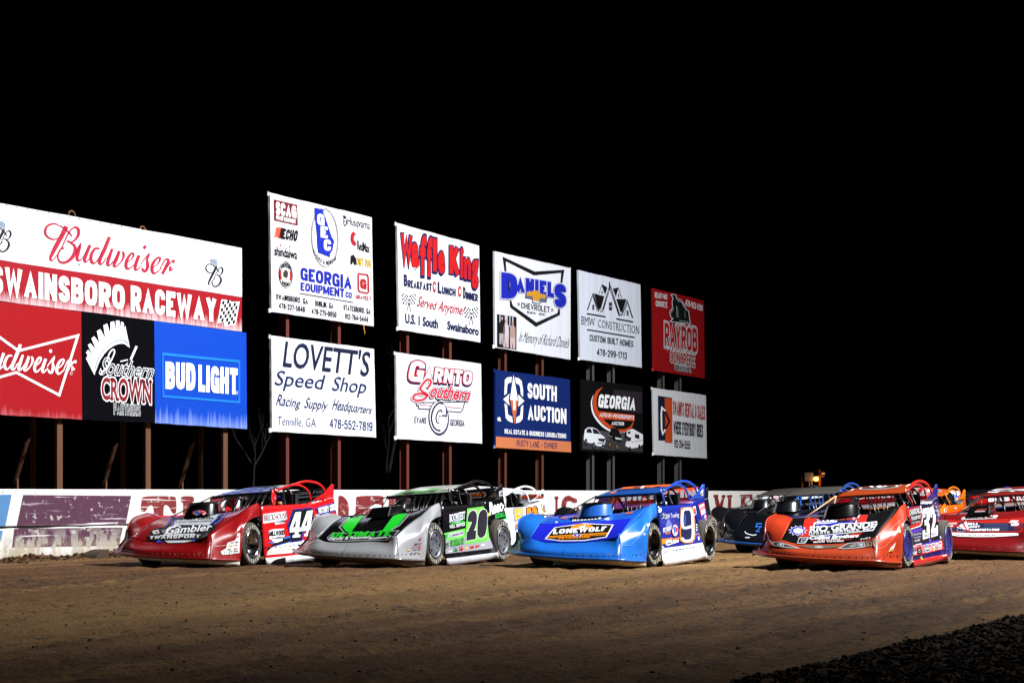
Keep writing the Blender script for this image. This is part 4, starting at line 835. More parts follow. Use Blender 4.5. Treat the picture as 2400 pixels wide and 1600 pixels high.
A.poly([(620, 360), (1010, 400), (1010, 690), (640, 650)], '2A2228', 1); A.poly([(200, 990), (1018, 1030), (1018, 1210), (200, 1170)], '3A383C', 1); A.poly([(420, 920), (780, 960), (760, 1060), (440, 1040)], '4A484C', 1.2)
A.text('GEORGIA', 405, 605, 912, 650, 180, 178, col=WHT, layer=4, bold=.04, shear=.1, out=[('101014', .03)]); A.text('AUTO-RV-POWERSPORTS', 424, 730, 892, 774, 50, 54, col=WHT, layer=4, bold=.01, shear=.2); A.text('AUCTION', 592, 845, 760, 852, 48, 46, col=WHT, layer=4, bold=.02)
car = [(218, 990), (230, 910), (270, 878), (340, 880), (400, 905), (450, 975), (500, 1010), (510, 1085), (480, 1140), (400, 1130), (330, 1095), (240, 1080), (215, 1050)]
A.poly(car, 'E8ECF4', 3); A.poly([(262, 895), (310, 895), (330, 955), (245, 945)], '14161C', 4); A.poly([(330, 890), (395, 910), (440, 970), (345, 960)], '1C1E26', 4); A.poly([(405, 1030), (505, 1030), (490, 1075), (420, 1060)], '14161C', 4); A.line([(395, 1095), (500, 1085)], 12, '14161C', 4)
for x, y in ((350, 1125), (243, 1075), (475, 1150)): A.ell(x, y, 20, 46, '0C0C0E', 3.6); A.ell(x, y, 9, 24, '6A6A70', 4)
A.poly([(560, 980), (590, 880), (680, 890), (735, 1020), (720, 1080), (640, 1060), (550, 1010)], '0C0C0E', 3); A.poly([(640, 1010), (735, 1030), (728, 1045), (650, 1040)], 'D8D8DC', 4); A.line([(545, 985), (600, 1010)], 8, '9A9AA0', 4)
for x, y in ((572, 1110), (670, 1140)): A.ell(x, y, 18, 48, '101010', 4); A.ell(x - 3, y, 10, 32, '8A6A38', 4.3)
rv = [(800, 925), (880, 895), (1020, 975), (1020, 1110), (960, 1150), (850, 1165), (780, 1130), (790, 1080), (835, 1010), (800, 995)]
A.poly(rv, 'E6E8EE', 3); A.poly([(815, 935), (850, 930), (850, 960), (815, 965)], '1A1A20', 4); A.poly([(815, 1020), (860, 1010), (855, 1060), (805, 1070)], '1A1A20', 4); A.poly([(910, 965), (970, 980), (970, 1035), (910, 1020)], '1C1C22', 4); A.line([(860, 1080), (1010, 1050)], 8, 'A08A60', 4)
for x, y in ((842, 1170), (970, 1140)): A.ell(x, y, 14, 32, '0C0C0E', 4)
A.obj('pictures', AU)
A = art((1330, 850, 5.809))
A.poly([(1230, 445), (1422, 478), (1424, 1085), (1328, 1075), (1326, 1056), (1236, 1052)], '151A30', 1); A.poly([(1318, 478), (1422, 490), (1424, 1088), (1328, 1080)], 'C4481E', 2)
A.line([(1325, 655), (1278, 608), (1270, 700), (1275, 900), (1290, 965), (1325, 905)], 22, WHT, 3); A.line([(1325, 660), (1382, 795), (1325, 905)], 24, '0C1018', 3)
A.text("SWANN'S RENTAL & SALES", 1434, 708, 1870, 778, 195, 190, col='B83A22', bold=.02); A.text('WHERE EVERYBODY RIDES', 1442, 965, 1842, 1018, 178, 178, col='161A2A', bold=.02); A.text('912-354-5555', 1452, 1148, 1668, 1178, 112, 112, col='161A2A', bold=.01)
A.obj('lettering', SW)
# ------------------------------------------------------------------ dirt late model race cars
# The template is measured once, on the blue car: a pixel of that car plus its distance b (m) ahead of the front axle gives a point
# of the car's own space (b forward, a to the car's left, z up); every car is built from the same panels in that space.
CF = Vector((-math.sin(YAW), -math.cos(YAW), 0)); CL = Vector((math.cos(YAW), -math.sin(YAW), 0))
T0 = Vector((2.275, 36.76, 0)) - CL * .95
def loc(zx, zy, b):
    p = on_plane(1170 + zx / 4.276, 1110 + zy / 4.276, T0 + CF * b, CF) - T0
    return Vector((b, p.dot(CL), p.z))
def net(rows): return [[loc(*p) for p in r] for r in rows]
NOSE = net([
 [(92, 768, .45), (190, 797, .85), (330, 812, 1.05), (480, 825, 1.15), (700, 840, 1.2), (1000, 852, 1.18), (1216, 858, 1.05)],
 [(128, 740, .45), (208, 752, .8), (330, 758, .98), (480, 768, 1.07), (700, 778, 1.12), (1000, 785, 1.1), (1214, 790, 1.0)],
 [(168, 690, .42), (216, 700, .68), (318, 695, .82), (475, 722, .9), (730, 727, .95), (1000, 715, .93), (1210, 700, .92)],
 [(190, 640, .4), (226, 672, .6), (310, 650, .72), (470, 688, .8), (750, 692, .85), (1000, 672, .84), (1205, 622, .85)]])
HOODN = net([
 [(310, 650, .72), (470, 688, .8), (750, 692, .85), (1000, 672, .84), (1205, 622, .85)],
 [(360, 570, .5), (520, 590, .55), (770, 585, .58), (1060, 562, .55), (1272, 542, .55)],
 [(420, 490, .15), (580, 500, .2), (800, 490, .2), (1150, 460, .15), (1385, 442, .1)],
 [(475, 437, -.3), (620, 430, -.35), (850, 415, -.4), (1250, 388, -.42), (1500, 318, -.44)]])
RFEN = net([
 [(190, 640, .4), (226, 672, .6), (310, 650, .72)],
 [(184, 545, .3), (252, 560, .4), (360, 570, .5)],
 [(222, 448, .05), (300, 458, .12), (420, 490, .15)],
 [(330, 398, -.35), (402, 408, -.32), (475, 437, -.3)]])
LFEN = net([
 [(1205, 622, .85), (1209, 700, .92), (1213, 790, 1.0), (1216, 858, 1.05)],
 [(1272, 542, .6), (1300, 650, .72), (1306, 780, .78), (1312, 864, .82)],
 [(1345, 472, .32), (1395, 610, .52), (1402, 775, .55), (1408, 868, .58)],
 [(1400, 425, .12), (1452, 540, .36), (1466, 700, .40), (1471, 870, .40)],
 [(1440, 385, .0), (1485, 470, .16), (1500, 510, .22), (1500, 540, .24)],
 [(1500, 325, -.2), (1535, 400, -.1), (1542, 432, -.08), (1542, 452, -.08)],
 [(1562, 291, -.45), (1580, 330, -.48), (1586, 390, -.49), (1587, 426, -.49)]])
VAL = net([
 [(170, 797, .6), (330, 822, .98), (490, 834, 1.1), (700, 848, 1.15), (1000, 860, 1.13), (1216, 866, 1.02), (1340, 871, .75), (1471, 874, .42)],
 [(176, 806, .6), (330, 840, .96), (490, 866, 1.08), (700, 885, 1.13), (1000, 906, 1.1), (1216, 916, 1.0), (1340, 922, .74), (1472, 926, .42)]])
DOORN = net([
 [(1590, 325, -.47), (1700, 317, -1.0), (1830, 307, -1.6), (1908, 298, -2.05), (1938, 280, -2.22)],
 [(1609, 600, -.49), (1722, 585, -1.0), (1852, 565, -1.6), (1940, 552, -2.05), (1990, 540, -2.24)],
 [(1620, 760, -.5), (1732, 745, -1.0), (1864, 725, -1.6), (1966, 712, -2.05), (2040, 700, -2.24)],
 [(1628, 864, -.52), (1742, 850, -1.0), (1876, 828, -1.6), (1985, 812, -2.05), (2066, 800, -2.2)]])
QUARN = net([
 [(1938, 280, -2.22), (1978, 264, -2.64), (2015, 250, -3.0), (2055, 238, -3.4)],
 [(1968, 400, -2.23), (2002, 385, -2.66), (2042, 380, -3.02), (2090, 420, -3.42)],
 [(1996, 505, -2.24), (2030, 480, -2.64), (2084, 520, -3.05), (2150, 665, -3.45)]])
ROOFN = net([
 [(962, 228, -1.3), (1130, 214, -1.24), (1340, 199, -1.22), (1500, 189, -1.24), (1632, 178, -1.3)],
 [(1090, 176, -1.8), (1240, 160, -1.77), (1420, 148, -1.76), (1560, 144, -1.78), (1690, 143, -1.8)],
 [(1250, 134, -2.3), (1370, 124, -2.3), (1500, 116, -2.3), (1630, 110, -2.3), (1745, 106, -2.3)]])
SPOIL = net([[(1035, 232, -3.42), (1350, 190, -3.42), (1700, 158, -3.42), (1990, 132, -3.42)], [(1035, 345, -3.3), (1350, 322, -3.3), (1700, 292, -3.3), (1990, 268, -3.3)]])
ENDB = [loc(1900, 262, -2.75), loc(2055, 236, -3.4), loc(2060, 102, -3.4), loc(2036, 104, -3.35), loc(1992, 188, -3.1)]
DECKR = 1.28                                                      # right edge of the rear deck

def tyre_profile(R, wd):
    h = wd / 2; r = R * .6
    return [(-h * .7, r), (-h * .97, r + .04), (-h, R - .075), (-h * .93, R - .025), (-h * .78, R - .004), (-h * .3, R), (h * .3, R), (h * .78, R - .004), (h * .93, R - .025), (h, R - .075), (h * .97, r + .04), (h * .7, r)]
RUB = add_bump(mat('2A2724', .75, k=.8, name='dusty_rubber'), 20, .2)
TREAD = mat('4A4038', .9, k=.7, name='muddy_tread')
LETW = mat('B0AA9A', .8)
def make_wheel(root, c, R, wd, rim, side, steer=0, camber=0, letters=True, full=False, txt='HOOSIER'):
    """c hub centre in car space; side +1 on the car's left"""
    ax = Vector((-steer * side, side, camber * side)).normalized()
    wh = bpy.data.objects.new('wheel', None); COL.objects.link(wh); wh.parent = root; wh.location = c
    pr = tyre_profile(R, wd); mb = MB(); mb.lathe(pr, (0, 0, 0), ax, 48)
    n = 48
    for i in range(len(pr) - 1):
        if 3 <= i <= 7:
            for k in range(n): mb.m[i * n + k] = 1
    g = MB()
    mb.obj('tyre', [RUB, TREAD], wh, True)
    h = wd / 2; r = R * .6
    m1 = rim; rb = MB()
    if full: rb.lathe([(h * .95, r + .012), (h * 1.0, r + .01), (h * 1.0, r - .012), (h * .86, r - .02), (h * .9, r * .8), (h * .94, r * .5), (h * .86, r * .42), (h * .86, .001)], (0, 0, 0), ax, 40)
    else: rb.lathe([(h * .9, r + .014), (h * 1.0, r + .012), (h * 1.0, r - .012), (h * .8, r - .022), (-h * .1, r - .05), (-h * .12, r * .62), (h * .1, r * .42), (h * .12, .001)], (0, 0, 0), ax, 40)
    rb.obj('rim', m1, wh, True)
    hb = MB(); hb.lathe([(-h * .1, r * .3), (h * .3, r * .28), (h * .34, r * .2), (h * .34, .001)], (0, 0, 0), ax, 20)
    u = Vector((0, 0, 1)); u = (u - ax * u.dot(ax)).normalized(); q = ax.cross(u)
    for k in range(5):
        a = k * 1.2566 + .3; p = (u * math.cos(a) + q * math.sin(a)) * r * .46
        hb.lathe([(h * (.84 if full else .1), .018), (h * (.93 if full else .26), .016), (h * (.94 if full else .27), .001)], p, ax, 8)
        if full: p2 = (u * math.cos(a + .6) + q * math.sin(a + .6)) * r * .72; hb.lathe([(h * .9, .03), (h * .925, .03), (h * .925, .001)], p2, ax, 10)
    hb.obj('hub', mat('1A1A1C', .4, .6), wh, True)
    if letters:
        L = MB(); rr = (r + R) / 2 - .005; hh = .055
        for w_ in range(2):
            for k, ch in enumerate(txt):
                v, f = text_mesh(ch, .035); x0 = min(p[0] for p in v); x1 = max(p[0] for p in v); a0 = w_ * math.pi + 1.57 - .28 * (k - 3)
                if ch == 'I': wd_ = .02
                else: wd_ = .062
                P = []
                for x, y in v:
                    a = a0 - ((x - x0) / (x1 - x0) - .5) * wd_ / rr * side; rad = rr + (y / CAPH - .5) * hh
                    d = u * math.sin(a) + q * math.cos(a) * 1.0
                    P.append(ax * (h + .004) + d * rad)
                L.add(P, f)
        L.obj('tyre_lettering', LETW, wh)
    return wh
BLACKBAR = mat('0C0C0E', .35, .3); CARBON = mat('0A0A0C', .22, 0, .6, name='carbon_black'); DARKIN = mat('18181A', .6)
RIVET = mat('C8C8CC', .3, .8)

def skin_body(name, verts, edges, radii, m, parent, sub=1):
    me_ = bpy.data.meshes.new(name); me_.from_pydata(verts, edges, []); o = bpy.data.objects.new(name, me_); COL.objects.link(o); me_.materials.append(m)
    md = o.modifiers.new('skin', 'SKIN'); 
    for i, r in enumerate(radii): me_.skin_vertices[0].data[i].radius = (r, r)
    me_.skin_vertices[0].data[0].use_root = True
    if sub: s = o.modifiers.new('sub', 'SUBSURF'); s.levels = s.render_levels = sub
    for p in me_.polygons: p.use_smooth = True
    o.parent = parent; return o
def driver(root_car, at_, label, suit, helm, visor, trim):
    """a seated driver, hands on the wheel"""
    M = world_of(root_car); base = M @ at_
    t = thing('person', label, 'person', base, root_car.rotation_euler.z)
    V = [(0, 0, .12), (0, 0, .3), (-.03, 0, .5), (-.03, 0, .58), (-.02, 0, .66), (-.01, 0, .76)]
    R = [.15, .15, .17, .09, .065, .09]; E = [(0, 1), (1, 2), (2, 3), (3, 4), (4, 5)]
    for sd in (-1, 1):
        k = len(V)
        V += [(.0, .2 * sd, .52), (.14, .25 * sd, .33), (.36, .16 * sd, .42), (.43, .14 * sd, .43)]; R += [.075, .058, .045, .04]
        E += [(2, k), (k, k + 1), (k + 1, k + 2), (k + 2, k + 3)]
        for j, (dy, L) in enumerate(((-.03, .07), (-.01, .085), (.01, .08), (.03, .06))):
            i = len(V); V += [(.47, (.14 + dy) * sd, .45), (.47 + L * .5, (.13 + dy) * sd, .44), (.455 + L * .4, (.12 + dy) * sd, .41)]; R += [.011, .010, .009]; E += [(k + 3, i), (i, i + 1), (i + 1, i + 2)]
        i = len(V); V += [(.45, .105 * sd, .46), (.48, .09 * sd, .47)]; R += [.012, .010]; E += [(k + 3, i), (i, i + 1)]
        k = len(V); V += [(.12, .1 * sd, .1), (.5, .13 * sd, .2), (.88, .11 * sd, .06), (1.0, .11 * sd, .1)]; R += [.11, .075, .05, .04]; E += [(0, k), (k, k + 1), (k + 1, k + 2), (k + 2, k + 3)]
    body = skin_body('body', V, E, R, suit, t, 1)
    hc = Vector((.0, 0, .8)); mb = MB(); prof = [(.155 * math.sin(a), .0001 + .155 * math.cos(a)) for a in np.linspace(-1.1, 1.5707, 14)]
    mb.lathe([(h, max(.001, r * (1.0 if h > -.03 else 1.02))) for h, r in prof], (0, 0, 0), (0, 0, 1), 24); mb.v = [(p[0] * 1.12, p[1] * .98, p[2]) for p in mb.v]
    hm = mb.obj('helmet', helm, t, True, hc)
    vs = MB(); G = [[(.178 * math.cos(a) * 1.0, .156 * math.sin(a), z) for a in np.linspace(-1.15, 1.15, 15)] for z in (-.045, .0, .045)]; vs.sheet(G); solidify(vs.obj('visor', visor, hm, True), .008)
    tr = MB(); G = [[(.172 * math.cos(a), .15 * math.sin(a), z) for a in np.linspace(-.9, .9, 11)] for z in (-.12, -.06)]; tr.sheet(G); solidify(tr.obj('chin_guard', trim, hm, True), .012)
    return t

def make_car(name, label, cat, P0, yawoff, c, roll=0, detail=True, group='race cars lined up on the dirt track'):
    """c: colours and options of this car"""
    rz = math.atan2(CF.y, CF.x) + math.radians(yawoff)
    root = thing(name, label, cat, P0, rz, group)
    body = paint(c['body']); sidem = paint(c.get('side', c['body'])); roofm = paint(c.get('roof', c['body'])); nosem = paint(c.get('nose', c['body']))
    fenm = paint(c.get('fender', c['body'])); hoodm = paint(c.get('hood', c['body'])); trim = paint(c.get('trim', c['body'])); inn = paint(c.get('inner', '30302E'))
    kr = math.radians(roll)
    def X(p):                                                       # extra roll of this car's body about its centre line
        p = Vector(p); p.y += c.get('rf_in', 0) * min(1, max(0, (-.6 - p.y) / .4)) * min(1, max(0, (p.z - .25) / .3)) * (p.x > -.6)
        return Vector((p.x, p.y - 0 * kr, p.z + p.y * kr * min(1, max(0, p.z / .5))))
    def XN(g): return [[X(p) for p in r] for r in g]
    out = {}
    nose = MB().sheet(crsheet(XN(NOSE), 5, 5)).obj('nose', nosem, root, True); out['nose'] = nose
    lipe = [p for p in cr([X(p) for p in NOSE[0]] + [X(loc(1340, 866, .78)), X(loc(1471, 870, .42))], 5)]
    MB().tube([p + Vector((0, 0, -.006)) for p in lipe], [.016 + .016 * (1 - i / len(lipe)) for i in range(len(lipe))], 8).obj('lip', paint(c.get('lip', c.get('nose', c['body']))), root, True)
    hood = MB().sheet(crsheet(XN(HOODN), 6, 5)).obj('hood', hoodm, root, True); out['hood'] = hood
    rf = MB().sheet(crsheet(XN(RFEN), 6, 6))
    cre = [r[0] for r in crsheet(XN(RFEN), 6, 6)] ; nose_e = [r[0] for r in crsheet(XN(NOSE), 5, 5)]
    edge = nose_e[:-1] + cre
    # outer skin of the right fender: falls from the crest to just above the tyre
    rf.sheet([[p, p + Vector((0, -.03, -.035)), p + Vector((0, -.035, -.16 * max(.4, min(1, (p.z - .2) / .5)))), Vector((p.x - .02, p.y + .0, max(.26, p.z - .38)))] for p in edge][::-1])
    rfo = rf.obj('fender', fenm, root, True); out['rf'] = rfo
    MB().tube([p + Vector((0, -.012, .004)) for p in edge[6:]], .012, 6).obj('fender_bead', fenm, root, True)
    lf = MB().sheet(crsheet(XN(LFEN), 5, 6)).obj('fender', fenm, root, True); out['lf'] = lf
    for f in (rfo, lf, nose, hood): solidify(f, .008, -1)
    vl = MB().sheet(crsheet(XN(VAL), 2, 5)).obj('valance', c.get('valance_mat') or paint(c.get('valance', 'D8CDB8')), root, True); solidify(vl, .012, -1); out['valance'] = vl
    door = MB().sheet(crsheet(XN(DOORN), 5, 5)).obj('door_panel', sidem, root, True); solidify(door, .012, -1); out['door'] = door
    # side skirt: the lowest strip, kicked out a little
    e = crsheet(XN(DOORN), 5, 5)[-1]
    sk = MB().sheet([[p + Vector((0, .012, .02)) for p in e], [p + Vector((0, .03, -.01)) for p in e], [p + Vector((0, .035, -.1 + .02 * i / len(e))) for i, p in enumerate(e)]]).obj('side_skirt', paint(c.get('skirt', c['body'])), root, True); solidify(sk, .012, -1); out['skirt'] = sk
    qu = MB().sheet(crsheet(XN(QUARN), 5, 5)).obj('quarter_panel', paint(c.get('quarter', c.get('side', c['body']))), root, True); solidify(qu, .012, -1); out['quarter'] = qu
    eb = [X(p) for p in ENDB]; ebo = MB().prism(eb, (0, -.012, 0)).obj('spoiler_end', paint(c.get('end', c['body'])), root); out['end'] = ebo
    roof = MB().sheet(crsheet(XN(ROOFN), 5, 5)).obj('roof', roofm, root, True); solidify(roof, .018, -1); out['roof'] = roof
    fe = crsheet(XN(ROOFN), 5, 5)[0]
    MB().sheet([[p + Vector((.012, 0, -.002)) for p in fe], [p + Vector((.03, 0, -.03)) for p in fe], [p + Vector((.02, 0, -.05)) for p in fe]]).obj('roof_lip', paint(c.get('rooflip', c.get('roof', c['body']))), root, True)
    spm = paint(c.get('spoiler', c['body'])); sp = MB().sheet(crsheet(XN(SPOIL), 3, 3)).obj('spoiler', spm, root, True); solidify(sp, .012, -1); out['spoiler'] = sp
    # right hand side panels, deck and cockpit floor
    r0 = X(loc(475, 437, -.3)); rs = [Vector((-.35, -1.12, r0.z + .02)), Vector((-1.2, -1.16, r0.z + .03)), Vector((-2.1, -1.2, r0.z + .06)), Vector((-2.7, -1.24, r0.z + .1)), Vector((-3.4, -DECKR, r0.z + .16))]
    rs = cr(rs, 4); lo = [Vector((p.x, p.y - .02, .2)) for p in rs]
    rp = MB().sheet([rs, [(p + q) / 2 + Vector((0, -.03, 0)) for p, q in zip(rs, lo)], lo]).obj('side_panel', sidem, root, True); solidify(rp, .012)
    L4 = [X(loc(*p)) for p in ((1590, 325, -.47), (1830, 307, -1.6), (1938, 280, -2.22), (2055, 238, -3.4))]
    dk = MB().sheet([[rs[10] + Vector((0, .02, -.01)), (rs[10] + L4[2]) / 2 + Vector((0, 0, -.01)), L4[2] + Vector((0, -.02, -.02))], [rs[-1] + Vector((0, .02, -.01)), (rs[-1] + L4[3]) / 2 + Vector((0, 0, -.01)), L4[3] + Vector((0, -.02, -.02))]]).obj('rear_deck', paint(c.get('deck', '3A3A3C')), root, True); solidify(dk, .01)
    MB().sheet([[(-.45, -1.1, .3), (-.45, .95, .3)], [(-3.3, -1.2, .3), (-3.3, .62, .3)]]).obj('floor_pan', DARKIN, root)
    MB().sheet([[rs[10] + Vector((.05, .03, -.02)), Vector((-2.15, .85, L4[2].z - .03))], [Vector((-2.1, -1.15, .3)), Vector((-2.05, .85, .3))]]).obj('rear_firewall', DARKIN, root)
    MB().sheet([[Vector((-.42, -1.05, r0.z - .02)), Vector((-.46, .0, r0.z + .03)), Vector((-.52, .78, L4[0].z - .06))], [Vector((-.5, -1.05, .3)), Vector((-.5, 0, .3)), Vector((-.54, .78, .3))]]).obj('front_firewall', DARKIN, root)
    ip = MB().sheet([[Vector((-.5, -1.08, r0.z)), Vector((-.5, -.28, r0.z + .0))], [Vector((-2.1, -1.16, r0.z + .03)), Vector((-2.1, -.3, r0.z + .06))]]).obj('interior_deck', inn, root)
    # right hand window sail, seen through the cockpit
    sail = [X(loc(1250, 142, -2.28)), X(loc(1130, 180, -2.5)), X(loc(1045, 250, -2.9)), X(loc(1010, 370, -3.0)), X(loc(985, 392, -2.3)), X(loc(975, 300, -2.3)), X(loc(1010, 240, -2.3)), X(loc(1110, 176, -2.2))]
    MB().prism(sail, (0, .015, 0)).obj('sail_panel', paint(c.get('sail', c['body'])), root)
    # roof posts, window arches
    def bar(pts, r, name, m, flat=None): MB().tube(cr([X(loc(*p)) for p in pts], 6) if len(pts) > 2 else [X(loc(*p)) for p in pts], r, 8).obj(name, m, root, True)
    def strip(pts, wd, name, m):
        q = cr([X(loc(*p)) for p in pts], 6); hw = Vector((0, 0, 1)); A_ = []; B_ = []
        for i, p in enumerate(q):
            t = (q[min(i + 1, len(q) - 1)] - q[max(0, i - 1)]).normalized(); n_ = t.cross(Vector((0, 1, 0))).normalized(); A_.append(p + n_ * wd / 2); B_.append(p - n_ * wd / 2)
        o = MB().sheet([A_, B_]).obj(name, m, root, True); solidify(o, .018, 0); return o
    am = paint(c.get('arch', c['body']))
    strip([(1640, 172, -1.32), (1700, 138, -1.75), (1745, 106, -2.25), (1800, 82, -2.5), (1850, 74, -2.75), (1915, 92, -3.0), (1965, 140, -3.15), (1992, 225, -3.2)], .045, 'window_arch', am)
    strip([(1650, 176, -1.34), (1715, 128, -1.75), (1775, 110, -2.05), (1835, 124, -2.25), (1880, 175, -2.45), (1904, 262, -2.5)], .038, 'window_arch', am)
    out['pillar'] = strip([(1632, 182, -1.32), (1640, 230, -1.25), (1650, 280, -1.1), (1668, 325, -.95)], .2, 'roof_pillar', paint(c.get('pillar', c['body'])))
    rodm = mat(c['rod'], .4) if c.get('rod') else BLACKBAR
    bar([(972, 222, -1.3), (600, 436, -.28)], .011, 'roof_brace', rodm)
    bar([(975, 222, -1.3), (930, 330, -1.0)], .009, 'roof_brace', rodm)
    cg = c.get('cage'); cm = paint(cg) if cg else BLACKBAR
    for pts, r in (([(1165, 216, -1.3), (1010, 350, -.6)], .02), ([(1180, 216, -1.3), (1125, 398, -.5)], .02), ([(1262, 206, -1.3), (1290, 385, -.45)], .015), ([(1262, 206, -1.3), (1262, 300, -.9), (1240, 395, -.5)], .009),
                   ([(1332, 202, -1.3), (1322, 388, -.5)], .01), ([(1385, 200, -1.3), (1375, 385, -.5)], .009), ([(1440, 196, -1.3), (1400, 380, -.5)], .014), ([(1500, 192, -1.3), (1508, 340, -.5)], .01), ([(1560, 190, -1.35), (1570, 320, -.6)], .02)):
        bar(pts, r, 'cage_bar', cm)
    bar([(1690, 150, -1.75), (1735, 160, -1.72), (1775, 205, -1.72), (1782, 315, -1.72)], .022, 'cage_hoop', cm)
    bar([(1690, 150, -1.75), (1705, 230, -1.6), (1735, 310, -1.5)], .018, 'cage_bar', cm)
    bar([(1100, 190, -1.9), (1200, 260, -1.9), (1290, 400, -1.95)], .018, 'cage_bar', cm)
    bar([(1320, 170, -1.9), (1470, 165, -1.9), (1690, 152, -1.8)], .018, 'cage_bar', cm)
    # seat
    st = MB(); sx, sy = -1.8, .46
    st.box((sx - .32, sy - .27, .3), (sx - .22, sy + .27, .98)); st.box((sx - .25, sy - .28, .3), (sx + .1, sy - .22, .62)); st.box((sx - .25, sy + .22, .3), (sx + .1, sy + .28, .62)); st.box((sx - .3, sy - .2, .98), (sx - .2, sy + .2, 1.18)); st.box((sx - .22, sy - .22, .3), (sx + .25, sy + .22, .38))
    st.obj('seat', mat('1C1C1E', .6), root)
    so = Vector((-1.27, .46, .76)); MB().tube([so + Vector((.02 * math.sin(a), .16 * math.cos(a), .16 * math.sin(a))) for a in np.linspace(0, 6.283, 20)], .014, 6).tube([so, (-.7, .46, .6)], .02).obj('steering_wheel', BLACKBAR, root, True)
    # hood scoop with the air cleaner
    scm = c.get('scoop_mat') or (paint(c['scoop']) if c.get('scoop') else CARBON)
    if c.get('round_scoop', True):
        b0 = [X(loc(*p)) for p in ((770, 430, -.1), (840, 438, .1), (1000, 432, .1), (1090, 412, -.1), (1100, 385, -.5), (790, 408, -.5))]
        cen = sum(b0, Vector()) / len(b0) + Vector((-.12, 0, .035)); ncirc = 28; top = []; bot = []
        for k in range(ncirc):
            a = 2 * math.pi * k / ncirc; bot.append(cen + Vector((.3 * math.cos(a), .30 * math.sin(a), -.05 + .30 * math.sin(a) * .075)))
            top.append(cen + Vector((-.06 + .23 * math.cos(a), .25 * math.sin(a), .135 + .25 * math.sin(a) * .075)))
        midc = [(p * .45 + q * .55) + Vector((0, 0, .012)) for p, q in zip(bot, top)]
        s_ = MB(); s_.sheet([r + r[:1] for r in (bot, midc, top)]); so_ = s_.obj('hood_scoop', scm, root, True); out['scoop'] = so_
        t2 = [p + Vector((0, 0, .045)) for p in top]; cc = sum(t2, Vector()) / ncirc
        ac = MB(); ac.sheet([r + r[:1] for r in (top, t2)]); ac.add(t2, [tuple(range(ncirc))]); ac.obj('air_cleaner', mat('101012', .5), root, False)
    else:
        da = c.get('scoop_da', 0)
        def q(b_, a_, z_): return Vector((b_ - .08, a_ * .82 - .03 + da, z_ + .02 + a_ * .075))
        zc = r0.z + .05
        fr = [q(.16, -.3, zc - .06), q(.16, .24, zc - .06), q(.0, .2, zc + .11), q(.0, -.26, zc + .11)]; bk = [q(-.5, -.28, zc - .02), q(-.5, .22, zc - .02), q(-.45, .18, zc + .13), q(-.45, -.24, zc + .13)]
        s_ = MB(); s_.add(fr + bk, [(0, 1, 2, 3), (7, 6, 5, 4), (3, 2, 6, 7), (1, 5, 6, 2), (0, 3, 7, 4)]); so_ = s_.obj('hood_scoop', scm, root); out['scoop'] = so_
        bv = so_.modifiers.new('bevel', 'BEVEL'); bv.width = .03; bv.segments = 3
    # wheels
    rim = c.get('rim', mat('C8C8CC', .3, .8)); rimr = c.get('rim_rear', rim); fl = c.get('full_rim', False)
    stt = c.get('steer', 0)
    make_wheel(root, (0, .86, .358), .36, .28, rim, 1, stt, .03, detail, fl)
    make_wheel(root, (0, -.98, .358), .36, .28, rim, -1, stt, .03, False, fl)
    make_wheel(root, (-2.62, .86, .372), .372, .32, rimr, 1, 0, .02, detail, fl)
    make_wheel(root, (-2.64, -1.02, .372), .372, .32, rimr, -1, 0, 0, False, fl)
    MB().tube([(0, -.9, .36), (0, .8, .36)], .04).tube([(-2.64, -.9, .37), (-2.64, .8, .37)], .06).box((-2.2, -.5, .12), (.3, .4, .3)).obj('chassis', DARKIN, root)
    # rivets along the nose and the fender corner
    if detail:
        rv = MB()
        def dots(pts, n, r=.006):
            q = cr([X(loc(*p)) for p in pts], 12)
            for k in range(n):
                p = q[int(k * (len(q) - 1) / max(1, n - 1))] + Vector((.006, .004, .002)); rv.box(p - Vector((r, r, r)), p + Vector((r, r, r)))
        dots([(200, 765, .82), (330, 780, 1.01), (480, 796, 1.1), (700, 808, 1.16), (1000, 816, 1.14), (1200, 822, 1.03)], 22)
        dots([(1225, 812, .98), (1300, 810, .8), (1380, 806, .62), (1455, 798, .42)], 7, .009)
        rv.obj('rivets', c.get('rivet_mat', RIVET), root)
    out['root'] = root
    return out
def place(px, py):
    """front axle centre of a car whose front left tyre meets the ground at this photo pixel"""
    p = ground(px, py); return Vector((p.x, p.y, 0)) - CL * .95
CHROME = mat('C8CCD0', .18, 1.0); BLACKRIM = mat('101012', .3, .3); PURPLERIM = mat('2E2A86', .4, .2); SILVRIM = mat('888A92', .38, .6); GREYRIM = mat('B0A898', .45, .5)
car44 = make_car('race_car', 'dark red race car number 44 with chrome wheels, leftmost in the line', 'race car', place(586, 1325.5), 0,
    dict(body='A81418', side='D8181E', fender='981216', hood='8A0C12', nose='8A0C12', roof='1A1A22', rooflip='2A2A30', spoiler='101012', pillar='D8181E', arch='D41A1E', end='D8181E', sail='D01A1E', inner='B01418', skirt='F0F0F4', valance='E8E2D4', rim=CHROME, steer=.06, rf_in=.07, deck='1A1A1C'))
car20 = make_car('race_car', 'silver and black race car number 20 with bright green hood stripes', 'race car', place(1015, 1326.5), 0,
    dict(body='98999C', side='0A0A0C', quarter='0A0A0C', fender='A4A5A8', hood='08080A', nose='9A9B9E', roof='7A8A78', rooflip='0A0A0C', spoiler='0A0A0C', pillar='0A0A0C', arch='08080A', end='0A0A0C', sail='0A0A0C', inner='101012', skirt='C8C8CE', valance='5A4C3A', rim=SILVRIM, full_rim=True, lip='5C564C', rf_in=.14, deck='101012', round_scoop=False))
